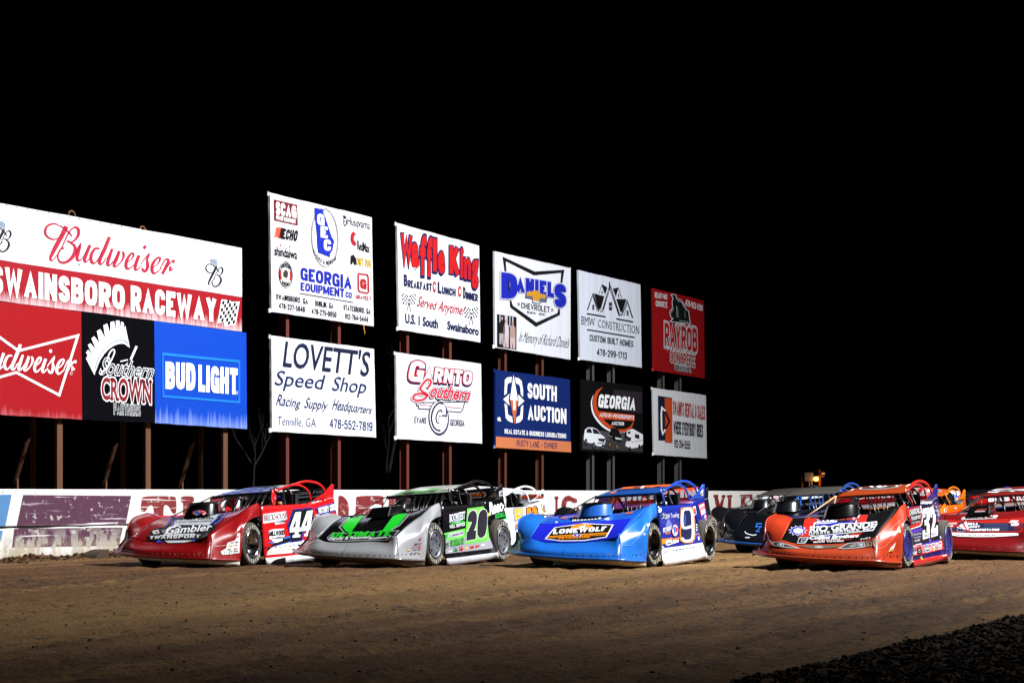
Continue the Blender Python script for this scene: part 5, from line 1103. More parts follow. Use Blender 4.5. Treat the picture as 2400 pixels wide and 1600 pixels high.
car9 = make_car('race_car', 'bright blue race car number 9 with a wolf emblem on the hood', 'race car', place(1528, 1328), 0,
    dict(body='1C6CD8', side='1C2E9E', fender='2276DC', hood='1F66D8', nose='2072DA', roof='2058B0', spoiler='F04A18', pillar='1C4CC8', arch='1A50D0', end='2458C8', sail='3A4CC0', inner='E06A20', skirt='F2F2F6', valance='E0CDB0', rim=BLACKRIM, scoop='2A70D8', deck='6A2A70', steer=-.03))
car32 = make_car('race_car', 'orange red race car number 32 with purple wheels, nearest in the line', 'race car', place(2121, 1332), 0,
    dict(body='C84420', side='1C1A60', fender='C83E20', hood='121214', nose='B84426', roof='B8481F', spoiler='B0141C', pillar='D83030', arch='D8281E', end='2A2A80', sail='D83020', inner='7A7A80', skirt='D02426', valance='C04A34', rim=PURPLERIM, full_rim=True, rod='D8A878', rf_in=.05, deck='8A8A90', steer=-.03))
# the rows behind: the same panels, standing farther back and partly hidden
carW = make_car('race_car', 'white race car with orange number, half hidden behind the silver and black car', 'race car', Vector((-1.28, 47.7, 0)), 0,
    dict(body='F0F0F4', side='F0F0F4', hood='F0F0F4', spoiler='DDEAF0', pillar='F0F0F4', arch='F2F2F4', end='F2F2F4', inner='8A8A90', deck='707074', rim=SILVRIM, skirt='141A30'), roll=-7, detail=False)
carD = make_car('race_car', 'black and orange race car almost hidden behind the bright blue car', 'race car', Vector((2.16, 45.0, 0)), 0,
    dict(body='101014', side='141418', quarter='1A1A20', hood='101014', spoiler='0A0A0C', pillar='101014', arch='101014', end='101014', sail='50206A', inner='8A2A6A', skirt='2A6AD0', rim=GREYRIM, deck='401A50'), roll=-3, detail=True)
carB1 = make_car('race_car', 'black race car with white foot strip, just right of the bright blue car', 'race car', Vector((6.46, 58, 0)), 0,
    dict(body='141216', side='16161A', hood='121014', nose='2A211C', roof='4A4642', spoiler='E0E0E4', pillar='141416', arch='141416', end='141416', sail='E8E8EC', inner='C8C8CC', valance='E0E0E4', deck='9A9AA0', rim=BLACKRIM), roll=0, detail=False)
carB2 = make_car('race_car', 'black race car with bright blue nose lip behind the orange red car', 'race car', Vector((5.67, 46.0, 0)), 0,
    dict(body='0C0D12', side='101016', hood='0A0B10', nose='0C0E14', roof='54504C', spoiler='0A0A0C', lip='1A5AB0', pillar='101014', arch='1A4A9A', end='101014', sail='1A1A20', inner='101014', valance='0C0C10', rod='3A3A3C', cage='1A4C9C', scoop='0C1018', rim=BLACKRIM), roll=0, detail=False)
carO = make_car('race_car', 'orange race car seen between the orange red car and the dark red car', 'race car', Vector((9.8, 56, 0)), 0,
    dict(body='F06A10', side='F06A10', hood='F06A10', roof='D8601A', spoiler='C8D4DC', pillar='F07A14', arch='F08018', end='F07A14', sail='E06A18', inner='3A3A44', deck='505868', rim=BLACKRIM), roll=-6, detail=False)
carR = make_car('race_car', 'dark red race car with navy hood panel, cut by the right edge', 'race car', place(2458, 1309), 0,
    dict(scoop_da=-.28, body='8A1014', side='B01418', hood='7E0E12', nose='6E0C10', fender='780F13', roof='80201A', spoiler='B81418', pillar='A01418', arch='A01418', end='A01418', sail='A8141A', inner='8A7A74', valance='D8CDB8', deck='8A7A74', rod='2A1A18', round_scoop=False, rim=BLACKRIM), roll=0)
carX = make_car('race_car', 'race car with blue window arches, farthest back behind the dark red car', 'race car', Vector((13.7, 67.5, 0)), 0,
    dict(body='1A3A9A', side='1A2A7A', hood='1A2A7A', roof='1A1A20', spoiler='16161A', arch='1A4AC0', rim=BLACKRIM), roll=-2, detail=False)
# ---- paint schemes and lettering of the cars
CV = {}
def vin(h):
    if h not in CV: CV[h] = mat(h, .42, 0, .15, k=.86, spec=.4)
    return CV[h]
def cart(car, z, keys, fine=7): return Art(MeshT([car[k] for k in keys]), z, fine=fine, base=.005, step=.0025, mk=vin, maxd=.5)
FRONT = ('nose', 'hood', 'lf', 'rf', 'valance'); SIDE = ('door', 'quarter', 'skirt', 'lf'); W_, K_ = 'F4F5FA', '0A0A0C'
def stickers(A, x0, y0, x1, y1, n, w, h, cols=('1A2A6A', 'C02028', '303034', '8A8A90', '2A5AA0', 'D8A820'), plate=None, seed=1):
    r = random.Random(seed)
    for i in range(n):
        u = (i + .5) / n; x = x0 + (x1 - x0) * u; y = y0 + (y1 - y0) * u; sl = (y1 - y0) / (x1 - x0); ww = w * r.uniform(.7, 1.1); hh = h * r.uniform(.75, 1.1)
        if plate: A.poly([(x - ww * .6, y - hh * .75 - sl * ww * .6), (x + ww * .6, y - hh * .75 + sl * ww * .6), (x + ww * .6, y + hh * .75 + sl * ww * .6), (x - ww * .6, y + hh * .75 - sl * ww * .6)], plate, 2)
        c = r.choice(cols); m = r.randint(2, 4)
        for k in range(m):
            xa = x - ww / 2 + ww * k / m; xb = xa + ww / m * .75; hq = hh * r.uniform(.6, 1) / 2
            A.poly([(xa, y - hq + sl * (xa - x)), (xb, y - hq + sl * (xb - x)), (xb, y + hq + sl * (xb - x)), (xa, y + hq + sl * (xa - x))], c, 3)
def vp(A, x, y, rx, ry, sl=0):
    A.ell(x, y, rx, ry, W_, 4, slope=sl, n=20); A.poly([(x - rx * .8, y - ry * .5 - sl * rx), (x - rx * .1, y - ry * .8), (x + rx * .1, y + ry * .85), (x - rx * .25, y + ry * .7)], '2A6AC8', 5); A.poly([(x + rx * .05, y - ry * .8), (x + rx * .85, y - ry * .3), (x + rx * .7, y + ry * .4), (x + rx * .1, y + ry * .2)], 'C82430', 5)
    A.ell(x, y, rx, ry, 'C0303A', 4.5, slope=sl, n=20, wd=rx * .12)
# -- number 44
c = car44
A = cart(c, (250, 1110, 4.126), FRONT)
A.poly([(705, 412), (1090, 392), (1030, 500), (960, 530), (640, 535), (660, 470)], 'C4C8CE', 1); A.line([(655, 412), (620, 470), (580, 525)], 26, K_, 2); A.line([(630, 414), (595, 475), (570, 520)], 10, '2A5AD0', 2.2); A.line([(690, 412), (650, 470), (630, 520)], 8, '2A6AE0', 2.2)
A.line([(1130, 388), (1070, 450), (1010, 505)], 26, K_, 2); A.line([(1160, 386), (1095, 455), (1040, 490)], 10, '2A6AE0', 2.2); A.line([(1100, 390), (1040, 450), (1000, 490)], 8, '2A6AE0', 2.2)
A.text('VICTORY CIRCLE', 668, 456, 1040, 438, 24, 24, col=K_, layer=3, bold=.03, shear=.2); A.text('PERFORMANCE', 672, 480, 1020, 464, 14, 14, col=K_, layer=3, bold=.0, shear=.2)
A.poly([(395, 632), (398, 602), (440, 592), (420, 562), (480, 530), (590, 520), (680, 498), (930, 500), (1075, 512), (1045, 548), (1000, 566), (975, 618), (920, 642), (460, 648)], K_, 3)
A.poly([(560, 650), (860, 645), (760, 668), (600, 672)], 'D0D4D8', 3); A.poly([(478, 668), (500, 645), (560, 668), (530, 662)], '2A5AE0', 3); A.poly([(820, 648), (875, 632), (840, 660)], '2A5AE0', 3)
A.text('Gambler', 560, 592, 1010, 552, 72, 62, col=W_, layer=5, bold=.02, shear=.4, out=[(K_, .04)]); A.line([(560, 595), (640, 520), (700, 512), (720, 530)], 12, W_, 5, smooth=3); A.line([(520, 605), (640, 596), (860, 588)], 10, W_, 5)
A.text('TRANSPORT', 415, 636, 905, 624, 28, 30, col=W_, layer=5, bold=.02, shear=.25); A.poly([(440, 560), (500, 545), (515, 580), (460, 590)], 'D8DCE0', 4); A.poly([(528, 548), (590, 540), (600, 570), (545, 580)], '787C84', 4); A.poly([(470, 565), (495, 560), (500, 575), (478, 580)], 'B02A30', 5)
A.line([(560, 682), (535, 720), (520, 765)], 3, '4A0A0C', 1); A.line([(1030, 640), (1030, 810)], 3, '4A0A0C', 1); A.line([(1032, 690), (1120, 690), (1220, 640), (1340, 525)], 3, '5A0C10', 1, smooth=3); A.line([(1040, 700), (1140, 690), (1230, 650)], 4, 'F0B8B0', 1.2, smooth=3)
A.poly([(1115, 782), (1098, 752), (1150, 720), (1165, 665), (1240, 640), (1262, 578), (1286, 572), (1280, 762), (1200, 776)], 'E8E6E2', 2)
stickers(A, 1150, 735, 1275, 722, 2, 44, 14, seed=3); stickers(A, 1120, 758, 1275, 745, 3, 40, 14, seed=4); stickers(A, 1170, 700, 1275, 684, 2, 40, 12, seed=5); stickers(A, 1240, 610, 1282, 604, 1, 30, 18, cols=('C02028',), seed=6); stickers(A, 1195, 665, 1278, 655, 2, 34, 14, seed=9)
A.ell(420, 495, 8, 8, '20203A', 2); A.obj('hood_lettering', c['root'])
A = cart(c, (560, 1110, 7.127), SIDE)
A.poly([(400, 672), (780, 620), (802, 745), (765, 770), (760, 822), (600, 848), (595, 800), (398, 826)], W_, 1); A.line([(405, 680), (775, 628), (795, 740)], 4, '20306A', 2)
A.text('BRICKHOUSE', 410, 788, 790, 738, 98, 90, col='6A1418', layer=3, bold=.0, slab=.06); A.text('TAVERN', 603, 828, 760, 808, 46, 44, col='1A2A5A', layer=3, bold=.02)
A.poly([(492, 950), (560, 925), (745, 912), (757, 1040), (725, 1062), (722, 1125), (690, 1140), (570, 1150), (545, 1100), (505, 1088)], W_, 1); A.text('MILLWOOD', 500, 1040, 750, 1020, 84, 90, col='18181C', layer=3, bold=.03); A.text('PLUMBING', 545, 1094, 722, 1072, 34, 34, col='3A3A44', layer=3, bold=.0)
A.poly([(900, 588), (1045, 575), (1058, 600), (1072, 570), (1210, 560), (1250, 740), (1245, 820), (1060, 1000), (1050, 1120), (850, 1148), (840, 1000), (805, 850)], '1A2A90', 2); A.poly([(915, 602), (1040, 590), (1056, 620), (1080, 585), (1198, 575), (1235, 740), (1230, 800), (1045, 990), (1035, 1100), (862, 1128), (852, 990), (822, 850)], K_, 2.6)
def four(x, y, w, h, sl):
    g = lambda a, b: (x + a * w + sl * (1 - b) * 0, y + b * h - a * w * .1)
    A.poly([g(*p) for p in ((.5, 0), (1.0, .0), (.82, .62), (1.0, .62), (1.0, .78), (.78, .78), (.75, .9), (.92, .9), (.92, 1), (.25, 1), (.25, .9), (.42, .9), (.46, .78), (0, .78), (0, .6))], W_, 3.6); A.poly([g(*p) for p in ((.56, .28), (.5, .58), (.25, .6))], K_, 4)
four(838, 650, 190, 420, 0); four(1035, 628, 185, 420, 0)
A.poly([(1272, 572), (1652, 452), (1662, 618), (1335, 690)], '2438B0', 2); A.poly([(1285, 582), (1640, 470), (1648, 605), (1340, 676)], '10142E', 2.5); A.text('VICTORY CIRCLE', 1318, 672, 1648, 596, 100, 112, col=W_, layer=4, bold=.03, shear=-.1)
A.text('TEAM ZINC', 1208, 502, 1440, 440, 30, 30, col=W_, layer=3, bold=.02, shear=.2); A.poly([(1245, 665), (1330, 670), (1330, 700), (1255, 725)], K_, 2); A.text('STRAP', 1255, 722, 1330, 698, 32, 30, col=W_, layer=4)
A.poly([(735, 1060), (850, 1030), (850, 1125), (580, 1200), (470, 1290), (468, 1250), (575, 1160), (730, 1110)], K_, 1); A.poly([(470, 1148), (585, 1128), (560, 1162)], '2A78D8', 1.4); A.line([(740, 1078), (850, 1045)], 20, '3A88E0', 2); A.line([(575, 1210), (850, 1130)], 14, '2A4AC0', 2)
A.poly([(475, 1290), (580, 1205), (850, 1138), (1080, 1105), (1080, 1300), (960, 1310), (455, 1352)], W_, 1.5)
stickers(A, 500, 1235, 1030, 1180, 7, 56, 30, seed=11); stickers(A, 540, 1285, 1020, 1240, 6, 60, 22, seed=12); A.line([(462, 1330), (540, 1268)], 12, '2A4AC0', 3); A.ell(520, 1300, 14, 16, 'E0C020', 3)
A.ell(355, 705, 22, 30, '203048', 2); A.obj('side_lettering', c['root'])
A = cart(c, (560, 1110, 7.127), ('spoiler',)); A.text('RACING FUELS', 855, 372, 1520, 310, 46, 44, col='B8BCC0', layer=2, shear=.25, bold=.0); A.text('LUBRICANTS', 890, 420, 1450, 385, 36, 34, col='B8BCC0', layer=2, shear=.25, bold=.0); A.obj('spoiler_lettering', c['root']); A = cart(c, (560, 1110, 7.127), ('end', 'pillar')); vp(A, 1592, 345, 40, 74); A.poly([(595, 330), (625, 320), (615, 470), (590, 470)], W_, 1); A.poly([(565, 545), (615, 540), (612, 580), (570, 580)], 'E0B020', 2); A.poly([(580, 560), (600, 545), (610, 575)], '2A6AC0', 3); A.obj('pillar_lettering', c['root'])
A = cart(c, (250, 1110, 4.126), ('roof', 'scoop')); A.poly([(1050, 222), (1180, 165), (1330, 150), (1480, 140), (1600, 130), (1560, 175), (1400, 185), (1150, 205)], '2A3A7A', 1)
for i, (x, y) in enumerate([(1130, 195), (1230, 175), (1330, 165), (1440, 155), (1540, 148), (1640, 138), (1180, 205), (1290, 190), (1400, 180), (1500, 172)]): A.poly([(x, y), (x + 70, y - 8), (x + 85, y - 16), (x + 20, y - 8)], ('8AA8D8', 'C8CCD8', '3A5AA0', '9A9AA4')[i % 4], 2)
A.text('SPHENIC', 1675, 160, 1790, 126, 14, 14, col=W_, layer=3, bold=.02); A.poly([(1655, 172), (1668, 168), (1672, 156), (1658, 160)], '9AC828', 3); vp(A, 897, 380, 62, 24); A.poly([(860, 388), (890, 360), (905, 392)], '2A6AC8', 6); A.obj('roof_lettering', c['root'])
# -- number 20
c = car20
A = cart(c, (680, 1110, 3.675), FRONT); GRN = '18C428'; LIM = '6AD84A'
A.line([(520, 368), (425, 462), (470, 512)], 9, '9A9CA0', 1.6); A.line([(1030, 348), (940, 448), (850, 498)], 9, '9A9CA0', 1.6)
A.poly([(525, 366), (635, 362), (575, 440), (525, 505), (484, 502), (448, 456)], GRN, 2); A.poly([(900, 350), (1012, 345), (935, 440), (858, 494), (790, 500)], GRN, 2)
A.poly([(318, 552), (372, 508), (480, 514), (700, 505), (945, 488), (895, 548), (840, 572), (420, 588), (330, 578)], '9A9CA0', 2.5); A.poly([(330, 550), (378, 515), (480, 520), (700, 511), (928, 496), (885, 542), (830, 565), (420, 580), (345, 570)], K_, 3)
A.text('ULTIMATE', 345, 556, 855, 540, 46, 50, col=GRN, layer=4, bold=.045, shear=.7); A.text('Family & Recovery', 338, 576, 700, 560, 26, 22, col=W_, layer=4.5, bold=.02, shear=.4); A.line([(690, 562), (835, 550)], 7, W_, 4.5)
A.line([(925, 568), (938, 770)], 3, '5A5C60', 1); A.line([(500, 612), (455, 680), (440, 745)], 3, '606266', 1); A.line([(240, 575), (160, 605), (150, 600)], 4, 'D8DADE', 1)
stickers(A, 1005, 660, 1135, 640, 3, 38, 12, seed=21); stickers(A, 1040, 632, 1135, 618, 2, 40, 10, cols=('C02028', '7A3038'), seed=22); stickers(A, 1070, 605, 1135, 592, 2, 28, 14, seed=23); stickers(A, 1110, 560, 1134, 555, 1, 22, 16, cols=('C02028',), seed=24); stickers(A, 1030, 686, 1130, 672, 3, 28, 9, seed=25)
r = random.Random(5)
for k in range(26): x = r.uniform(190, 1100); y = r.uniform(620, 740); A.ell(x, y, 2.2, 2.5, '3A362E', 1, n=6)
A.obj('hood_lettering', c['root'])
A = cart(c, (680, 1110, 3.675), SIDE)
A.text('BOOMTEST', 1370, 416, 1502, 386, 66, 62, col=W_, layer=2, bold=.02, slab=.06); A.poly([(1368, 436), (1430, 388), (1504, 408), (1500, 425)], '3AA838', 1.5); A.poly([(1405, 395), (1450, 365), (1470, 380), (1450, 418), (1412, 420)], '9AA8B0', 2.5); A.text('WELL SERVICE', 1370, 470, 1502, 444, 28, 26, col=W_, layer=2, bold=.02)
A.poly([(1296, 518), (1505, 468), (1505, 548), (1297, 577)], LIM, 1); A.poly([(1360, 512), (1485, 488), (1485, 530), (1362, 550)], 'D8DCE0', 2); A.text('SHOESTR', 1385, 542, 1482, 520, 24, 24, col='1A2A3A', layer=3); A.line([(1370, 518), (1374, 545)], 8, '2A6A9A', 3); A.poly([(1310, 530), (1350, 520), (1348, 552), (1312, 558)], '3A8A48', 2)
A.poly([(1297, 577), (1505, 548), (1700, 510), (1745, 625), (1740, 640), (1296, 692)], '9C9CA4', 1); A.text('ULTIMATE', 1376, 626, 1490, 600, 52, 50, col='38A828', layer=3, bold=.04, out=[(K_, .05)]); A.text('EDTK', 1322, 630, 1362, 622, 34, 30, col='1A4A1A', layer=3); stickers(A, 1305, 680, 1680, 608, 8, 34, 26, cols=('C02028', 'E8C020', '1A2A6A', 'E8E8F0', '2A7A3A'), seed=27); stickers(A, 1390, 640, 1490, 622, 2, 40, 12, seed=28)
A.poly([(1522, 298), (1662, 280), (1684, 330), (1712, 560), (1690, 578), (1500, 604)], LIM, 2); A.poly([(1530, 312), (1655, 294), (1672, 340), (1694, 548), (1515, 584)], '8AE868', 2.3)
A.text('20', 1512, 572, 1682, 540, 248, 238, col='24222C', layer=5, bold=.065, shear=.06, out=[(W_, .035), ('1A1A20', .015)])
A.text('Reece', 1716, 352, 1852, 306, 100, 92, col=W_, layer=2, bold=.04, shear=-.05); A.poly([(1762, 352), (1856, 326), (1857, 362), (1764, 384)], '28B048', 2); A.text('MONUMENT COMPANY', 1768, 374, 1852, 350, 16, 16, col='0A3A14', layer=3, bold=.0); A.poly([(1782, 402), (1862, 376), (1864, 440), (1806, 458)], '28B048', 2); A.text('BURK', 1822, 438, 1862, 424, 38, 36, col=W_, layer=3, bold=.03); A.poly([(1796, 425), (1808, 392), (1820, 415), (1810, 440)], 'C8242A', 3); A.ell(1703, 350, 12, 18, '8AD83A', 2); A.ell(1703, 350, 6, 9, 'E8E040', 3)
A.poly([(1812, 460), (1866, 444), (1868, 600), (1850, 640)], '8A8890', 1.4); stickers(A, 1818, 500, 1862, 486, 2, 18, 20, cols=('E8C020', 'C02028', 'E8E8F0'), seed=29); stickers(A, 1828, 550, 1864, 540, 2, 16, 20, cols=('D8D8E0', '5A5A64'), seed=30)
A.obj('side_lettering', c['root'])
A = cart(c, (680, 1110, 3.675), ('spoiler',))
A.text('ELECTRIC', 1440, 212, 1682, 190, 30, 28, col='E86A18', layer=2, bold=.02); A.line([(1430, 222), (1425, 180), (1670, 160), (1688, 172), (1684, 192), (1672, 200), (1430, 222)], 4, 'C8C8CC', 2); A.obj('spoiler_lettering', c['root']); A = cart(c, (680, 1110, 3.675), ('end', 'roof'))
A.poly([(900, 185), (1010, 150), (1180, 130), (1290, 125), (1240, 150), (1020, 170)], '4AA848', 1); A.poly([(1040, 150), (1130, 132), (1220, 128), (1150, 150)], 'C8D0C4', 2); A.poly([(1260, 140), (1440, 108), (1480, 106), (1400, 140)], '9AA898', 1); A.poly([(1180, 150), (1260, 142), (1230, 156)], '1A1A1A', 2); A.poly([(960, 175), (1000, 160), (1080, 158), (1040, 176)], K_, 2)
A.poly([(1795, 150), (1838, 130), (1838, 200), (1795, 210)], 'B0B4BC', 2); A.text('AI', 1800, 180, 1835, 172, 20, 20, col='20242C', layer=3); A.obj('roof_lettering', c['root'])
# -- number 9
c = car9; ORG = 'F09018'
A = cart(c, (1170, 1110, 4.276), FRONT)
A.poly([(412, 502), (700, 492), (1000, 478), (1325, 448), (1200, 632), (1000, 672), (750, 690), (470, 686), (312, 648)], '1420C0', 1)
A.poly([(556, 540), (850, 498), (1150, 512), (1080, 640), (860, 674), (620, 678), (456, 656)], W_, 2); A.poly([(566, 545), (850, 506), (1132, 518), (1070, 632), (858, 665), (620, 669), (476, 651)], K_, 2.6)
A.poly([(720 + 12, 562)] + [(835 + 118 * math.cos(a), 556 - 48 * math.sin(a) - 4) for a in np.linspace(math.pi, 0, 16)] + [(945, 556)], ORG, 3.2); A.poly([(770, 558), (800, 545), (815, 530), (840, 530), (855, 518), (870, 510), (866, 525), (858, 540), (865, 556), (850, 552), (835, 545), (820, 552), (815, 562), (805, 560), (800, 555), (780, 562)], W_, 3.8)
A.text('LONEWOLF', 538, 611, 1068, 578, 48, 46, col=W_, layer=4, bold=.05, shear=.3); A.poly([(498, 628), (1092, 592), (1086, 604), (492, 640)], ORG, 3.4); A.poly([(488, 644), (1082, 610), (1078, 618), (484, 650)], ORG, 3.4); A.ell(784, 622, 42, 15, W_, 4); A.ell(784, 622, 34, 12, '1A30C0', 4.4); A.poly([(770, 628), (784, 612), (798, 626)], W_, 4.8)
A.text('PETROLEUM', 596, 663, 905, 646, 20, 20, col='F08A18', layer=4, bold=.04, shear=.3); A.text('HASKELLS', 732, 482, 1020, 458, 19, 18, col=W_, layer=3, bold=.03, shear=.35, out=[('10142A', .05)])
A.poly([(610, 450), (650, 440), (690, 446), (640, 456)], 'E85A20', 2); A.poly([(1255, 398), (1330, 385), (1350, 392), (1280, 408)], 'D8602A', 2); A.ell(575, 488, 14, 9, 'C8D0D8', 2); A.ell(1070, 458, 14, 9, 'C8D0D8', 2); A.ell(412, 505, 8, 5, '0A1A3A', 2); A.ell(640, 448, 6, 5, '0A1A3A', 2)
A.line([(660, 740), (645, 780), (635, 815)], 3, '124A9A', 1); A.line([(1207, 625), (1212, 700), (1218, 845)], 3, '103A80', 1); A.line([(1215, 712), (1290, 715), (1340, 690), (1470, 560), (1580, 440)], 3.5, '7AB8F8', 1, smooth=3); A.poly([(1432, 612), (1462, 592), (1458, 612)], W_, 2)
A.obj('hood_lettering', c['root'])
A = cart(c, (1170, 1110, 4.276), SIDE)
A.text('C&W Trucking', 1652, 452, 1796, 428, 46, 42, col=W_, layer=2, bold=.0); A.line([(1625, 410), (1645, 395), (1640, 440), (1622, 450)], 6, 'C8D848', 2); A.ell(1602, 362, 22, 26, W_, 2, n=10); A.ell(1602, 434, 14, 22, 'F08A30', 2)
A.poly([(1660, 520), (1685, 450), (1700, 455), (1735, 520), (1690, 530)], '6A7AD0', 1.2); A.text('PETROFF', 1638, 592, 1722, 566, 50, 44, col=W_, layer=2, bold=.02); A.text('Towing', 1655, 608, 1712, 596, 26, 24, col='F08A30', layer=2, bold=.02, shear=.2); vp(A, 1755, 565, 29, 58)
A.line([(1618, 672), (1680, 660), (1720, 642), (1730, 655), (1802, 640)], 12, ORG, 1.5); A.poly([(1618, 652), (1690, 645), (1670, 685), (1655, 700), (1618, 706)], ORG, 1.4); A.line([(1950, 608), (2000, 600), (2020, 640)], 8, ORG, 1.5)
A.poly([(1812, 345), (1835, 336), (1918, 330), (1944, 350), (1958, 500), (1958, 650), (1930, 690), (1850, 692), (1808, 668), (1802, 560), (1810, 540)], 'E8861A', 2); A.poly([(1826, 352), (1840, 346), (1912, 342), (1932, 360), (1946, 500), (1946, 640), (1924, 678), (1856, 680), (1820, 660), (1814, 565), (1822, 540)], '16204A', 2.3)
N9 = [(1822, 640), (1850, 668), (1895, 670), (1928, 650), (1936, 600), (1934, 500), (1928, 400), (1908, 356), (1870, 352), (1838, 366), (1828, 410), (1826, 480), (1836, 532), (1870, 540), (1930, 522)]
A.line(N9, 25, W_, 2.8, smooth=3)
A.poly([(1850, 420), (1862, 400), (1862, 520), (1846, 500)], '3A5AB0', 3)
A.poly([(1618, 706), (1655, 742), (1800, 724), (2035, 688), (2050, 745), (2062, 800), (1800, 842), (1630, 866)], W_, 1); A.poly([(1690, 660), (1725, 655), (1735, 700), (1690, 718), (1664, 712), (1664, 672)], 'E4E6F0', 1.7); A.poly([(1735, 665), (1795, 655), (1795, 680), (1740, 700)], 'E4E6F0', 1.7); stickers(A, 1668, 700, 1725, 690, 1, 50, 14, seed=33)
stickers(A, 1640, 782, 1700, 772, 1, 56, 14, cols=('2A4AA0',), seed=31); stickers(A, 1725, 768, 2025, 720, 9, 26, 16, seed=32); A.poly([(1975, 470), (1982, 470), (1985, 500), (1976, 500)], W_, 2)
for k in range(4): A.poly([(1968, 478 + k * 26), (1980, 474 + k * 26), (1982, 488 + k * 26), (1970, 492 + k * 26)], 'D8DCF0', 2)
A.poly([(1985, 630), (2000, 626), (2006, 660), (1990, 664)], 'D8DCF0', 2); A.poly([(1990, 310), (2050, 285), (2082, 480), (2042, 500)], 'E84A1A', 1.5); A.poly([(1998, 318), (2046, 298), (2072, 470), (2046, 486)], W_, 2); A.text('IMB', 2010, 372, 2052, 352, 40, 40, col='E04A1A', layer=3); A.text('E', 2028, 470, 2066, 452, 60, 60, col='1A2A8A', layer=3, bold=.05); A.poly([(1935, 330), (1960, 322), (1975, 400), (1955, 420)], 'E8E8F4', 2); A.poly([(1942, 345), (1958, 340), (1966, 385), (1955, 395)], 'E0602A', 3)
A.text('TEAM NEWELL', 1905, 268, 1990, 236, 16, 16, col=W_, layer=3, bold=.02); A.obj('side_lettering', c['root'])
A = cart(c, (1170, 1110, 4.276), ('spoiler',))
A.text('BILSTEIN', 1225, 275, 1975, 232, 72, 74, col=W_, layer=2, bold=.04); A.poly([(1040, 300), (1290, 285), (1290, 345), (1040, 350)], 'A04AB0', 1); A.obj('spoiler_lettering', c['root']); A = cart(c, (1170, 1110, 4.276), ('end', 'roof', 'pillar')); A.poly([(2012, 185), (2038, 150), (2042, 210), (2016, 222)], W_, 2); A.text('B1', 2016, 215, 2040, 205, 26, 26, col='1A2A8A', layer=3); A.poly([(1640, 200), (1665, 195), (1668, 260), (1648, 250)], 'E8ECF8', 2); A.text('COMP', 1646, 245, 1664, 240, 14, 14, col='1A2A6A', layer=3)
A.poly([(1240, 138), (1500, 118), (1740, 107), (1690, 128), (1450, 145), (1220, 156)], 'E8601C', 1); A.text('BERRY STREET', 1180, 176, 1500, 150, 16, 16, col='0E1226', layer=2, bold=.03, shear=.5); A.poly([(1410, 152), (1430, 130), (1460, 126), (1445, 150)], 'E8E0E0', 3); A.poly([(1110, 190), (1180, 178), (1160, 196), (1120, 205)], 'D86A3A', 2); A.poly([(1330, 140), (1400, 128), (1440, 124), (1380, 142)], '18223A', 2); A.poly([(1530, 135), (1640, 122), (1600, 136)], '20305A', 2)
A.obj('roof_lettering', c['root'])
# -- number 32
c = car32; RD = 'CC2418'
A = cart(c, (1860, 1110, 5.88), FRONT)
A.poly([(150, 640), (230, 590), (360, 580), (290, 700), (270, 870), (75, 872), (130, 740)], RD, 1); A.poly([(920, 545), (1035, 535), (1000, 660), (860, 690)], RD, 1); A.poly([(800, 830), (940, 815), (890, 880), (740, 872)], RD, 1)
A.poly([(395, 590), (860, 548), (800, 690), (640, 876), (370, 876), (305, 760), (330, 690)], '201A9A', 1.4); A.poly([(360, 592), (425, 585), (360, 700), (310, 720)], '6238B8', 1.8); A.poly([(810, 552), (865, 546), (810, 690), (750, 692)], '6238B8', 1.8); A.poly([(360, 850), (400, 876), (420, 876), (370, 840)], '6238B8', 1.8)
A.line([(375, 588), (300, 680), (268, 740)], 13, W_, 2.2); A.line([(925, 542), (880, 620), (850, 700)], 13, W_, 2.2); A.line([(270, 850), (300, 882)], 12, W_, 2.2); A.line([(760, 845), (700, 880)], 12, W_, 2.2)
A.poly([(270, 690), (320, 655), (560, 632), (620, 640), (600, 670), (500, 690), (300, 700)], 'D8DCE4', 2.6); A.text('FAST 5', 300, 672, 600, 650, 24, 26, col='14141A', layer=3.2, bold=.04, shear=.4); A.poly([(590, 660), (640, 620), (890, 612), (880, 645), (660, 668)], '14141A', 2.8); A.text('VIP CLUB', 625, 650, 870, 632, 24, 24, col='E04028', layer=3.4, bold=.03, shear=.2); A.text('RACING SUPPLY', 310, 692, 560, 674, 12, 12, col='303038', layer=3.2)
st = [(60 + (120 if k % 2 == 0 else 82) * math.cos(k * math.pi / 11 - .1), 790 + (66 if k % 2 == 0 else 45) * math.sin(k * math.pi / 11 - .1)) for k in range(22)]
A.poly([(60 + (x - 60) * 1.12, 790 + (y - 790) * 1.12) for x, y in st], 'E8EAF2', 2.4); A.poly(st, '1C2CB0', 2.8); A.ell(66, 793, 68, 35, W_, 3.4)
A.poly([(210, 838), (240, 735), (500, 730), (640, 690), (1000, 680), (1150, 660), (1155, 700), (1100, 790), (900, 810), (300, 868), (225, 860)], 'E0E2EA', 3); A.poly([(222, 834), (250, 745), (505, 738), (645, 700), (1000, 690), (1142, 672), (1140, 702), (1090, 780), (900, 800), (300, 858), (232, 850)], K_, 3.4)
A.text('RIO GRANDE', 222, 816, 1130, 742, 78, 74, col=W_, layer=4, bold=.025, slab=.06, shear=.12); A.text('WASTE SERVICES, INC.', 236, 850, 1092, 782, 34, 32, col=W_, layer=4, bold=.0, shear=.1)
A.poly([(48, 965), (75, 880), (220, 878), (160, 965)], 'C8CCD4', 2.6); A.poly([(60, 955), (85, 892), (190, 888), (150, 955)], '1A1C22', 3); A.line([(170, 905), (120, 910), (105, 940), (145, 945), (155, 925)], 10, 'A8B0BC', 3.4)
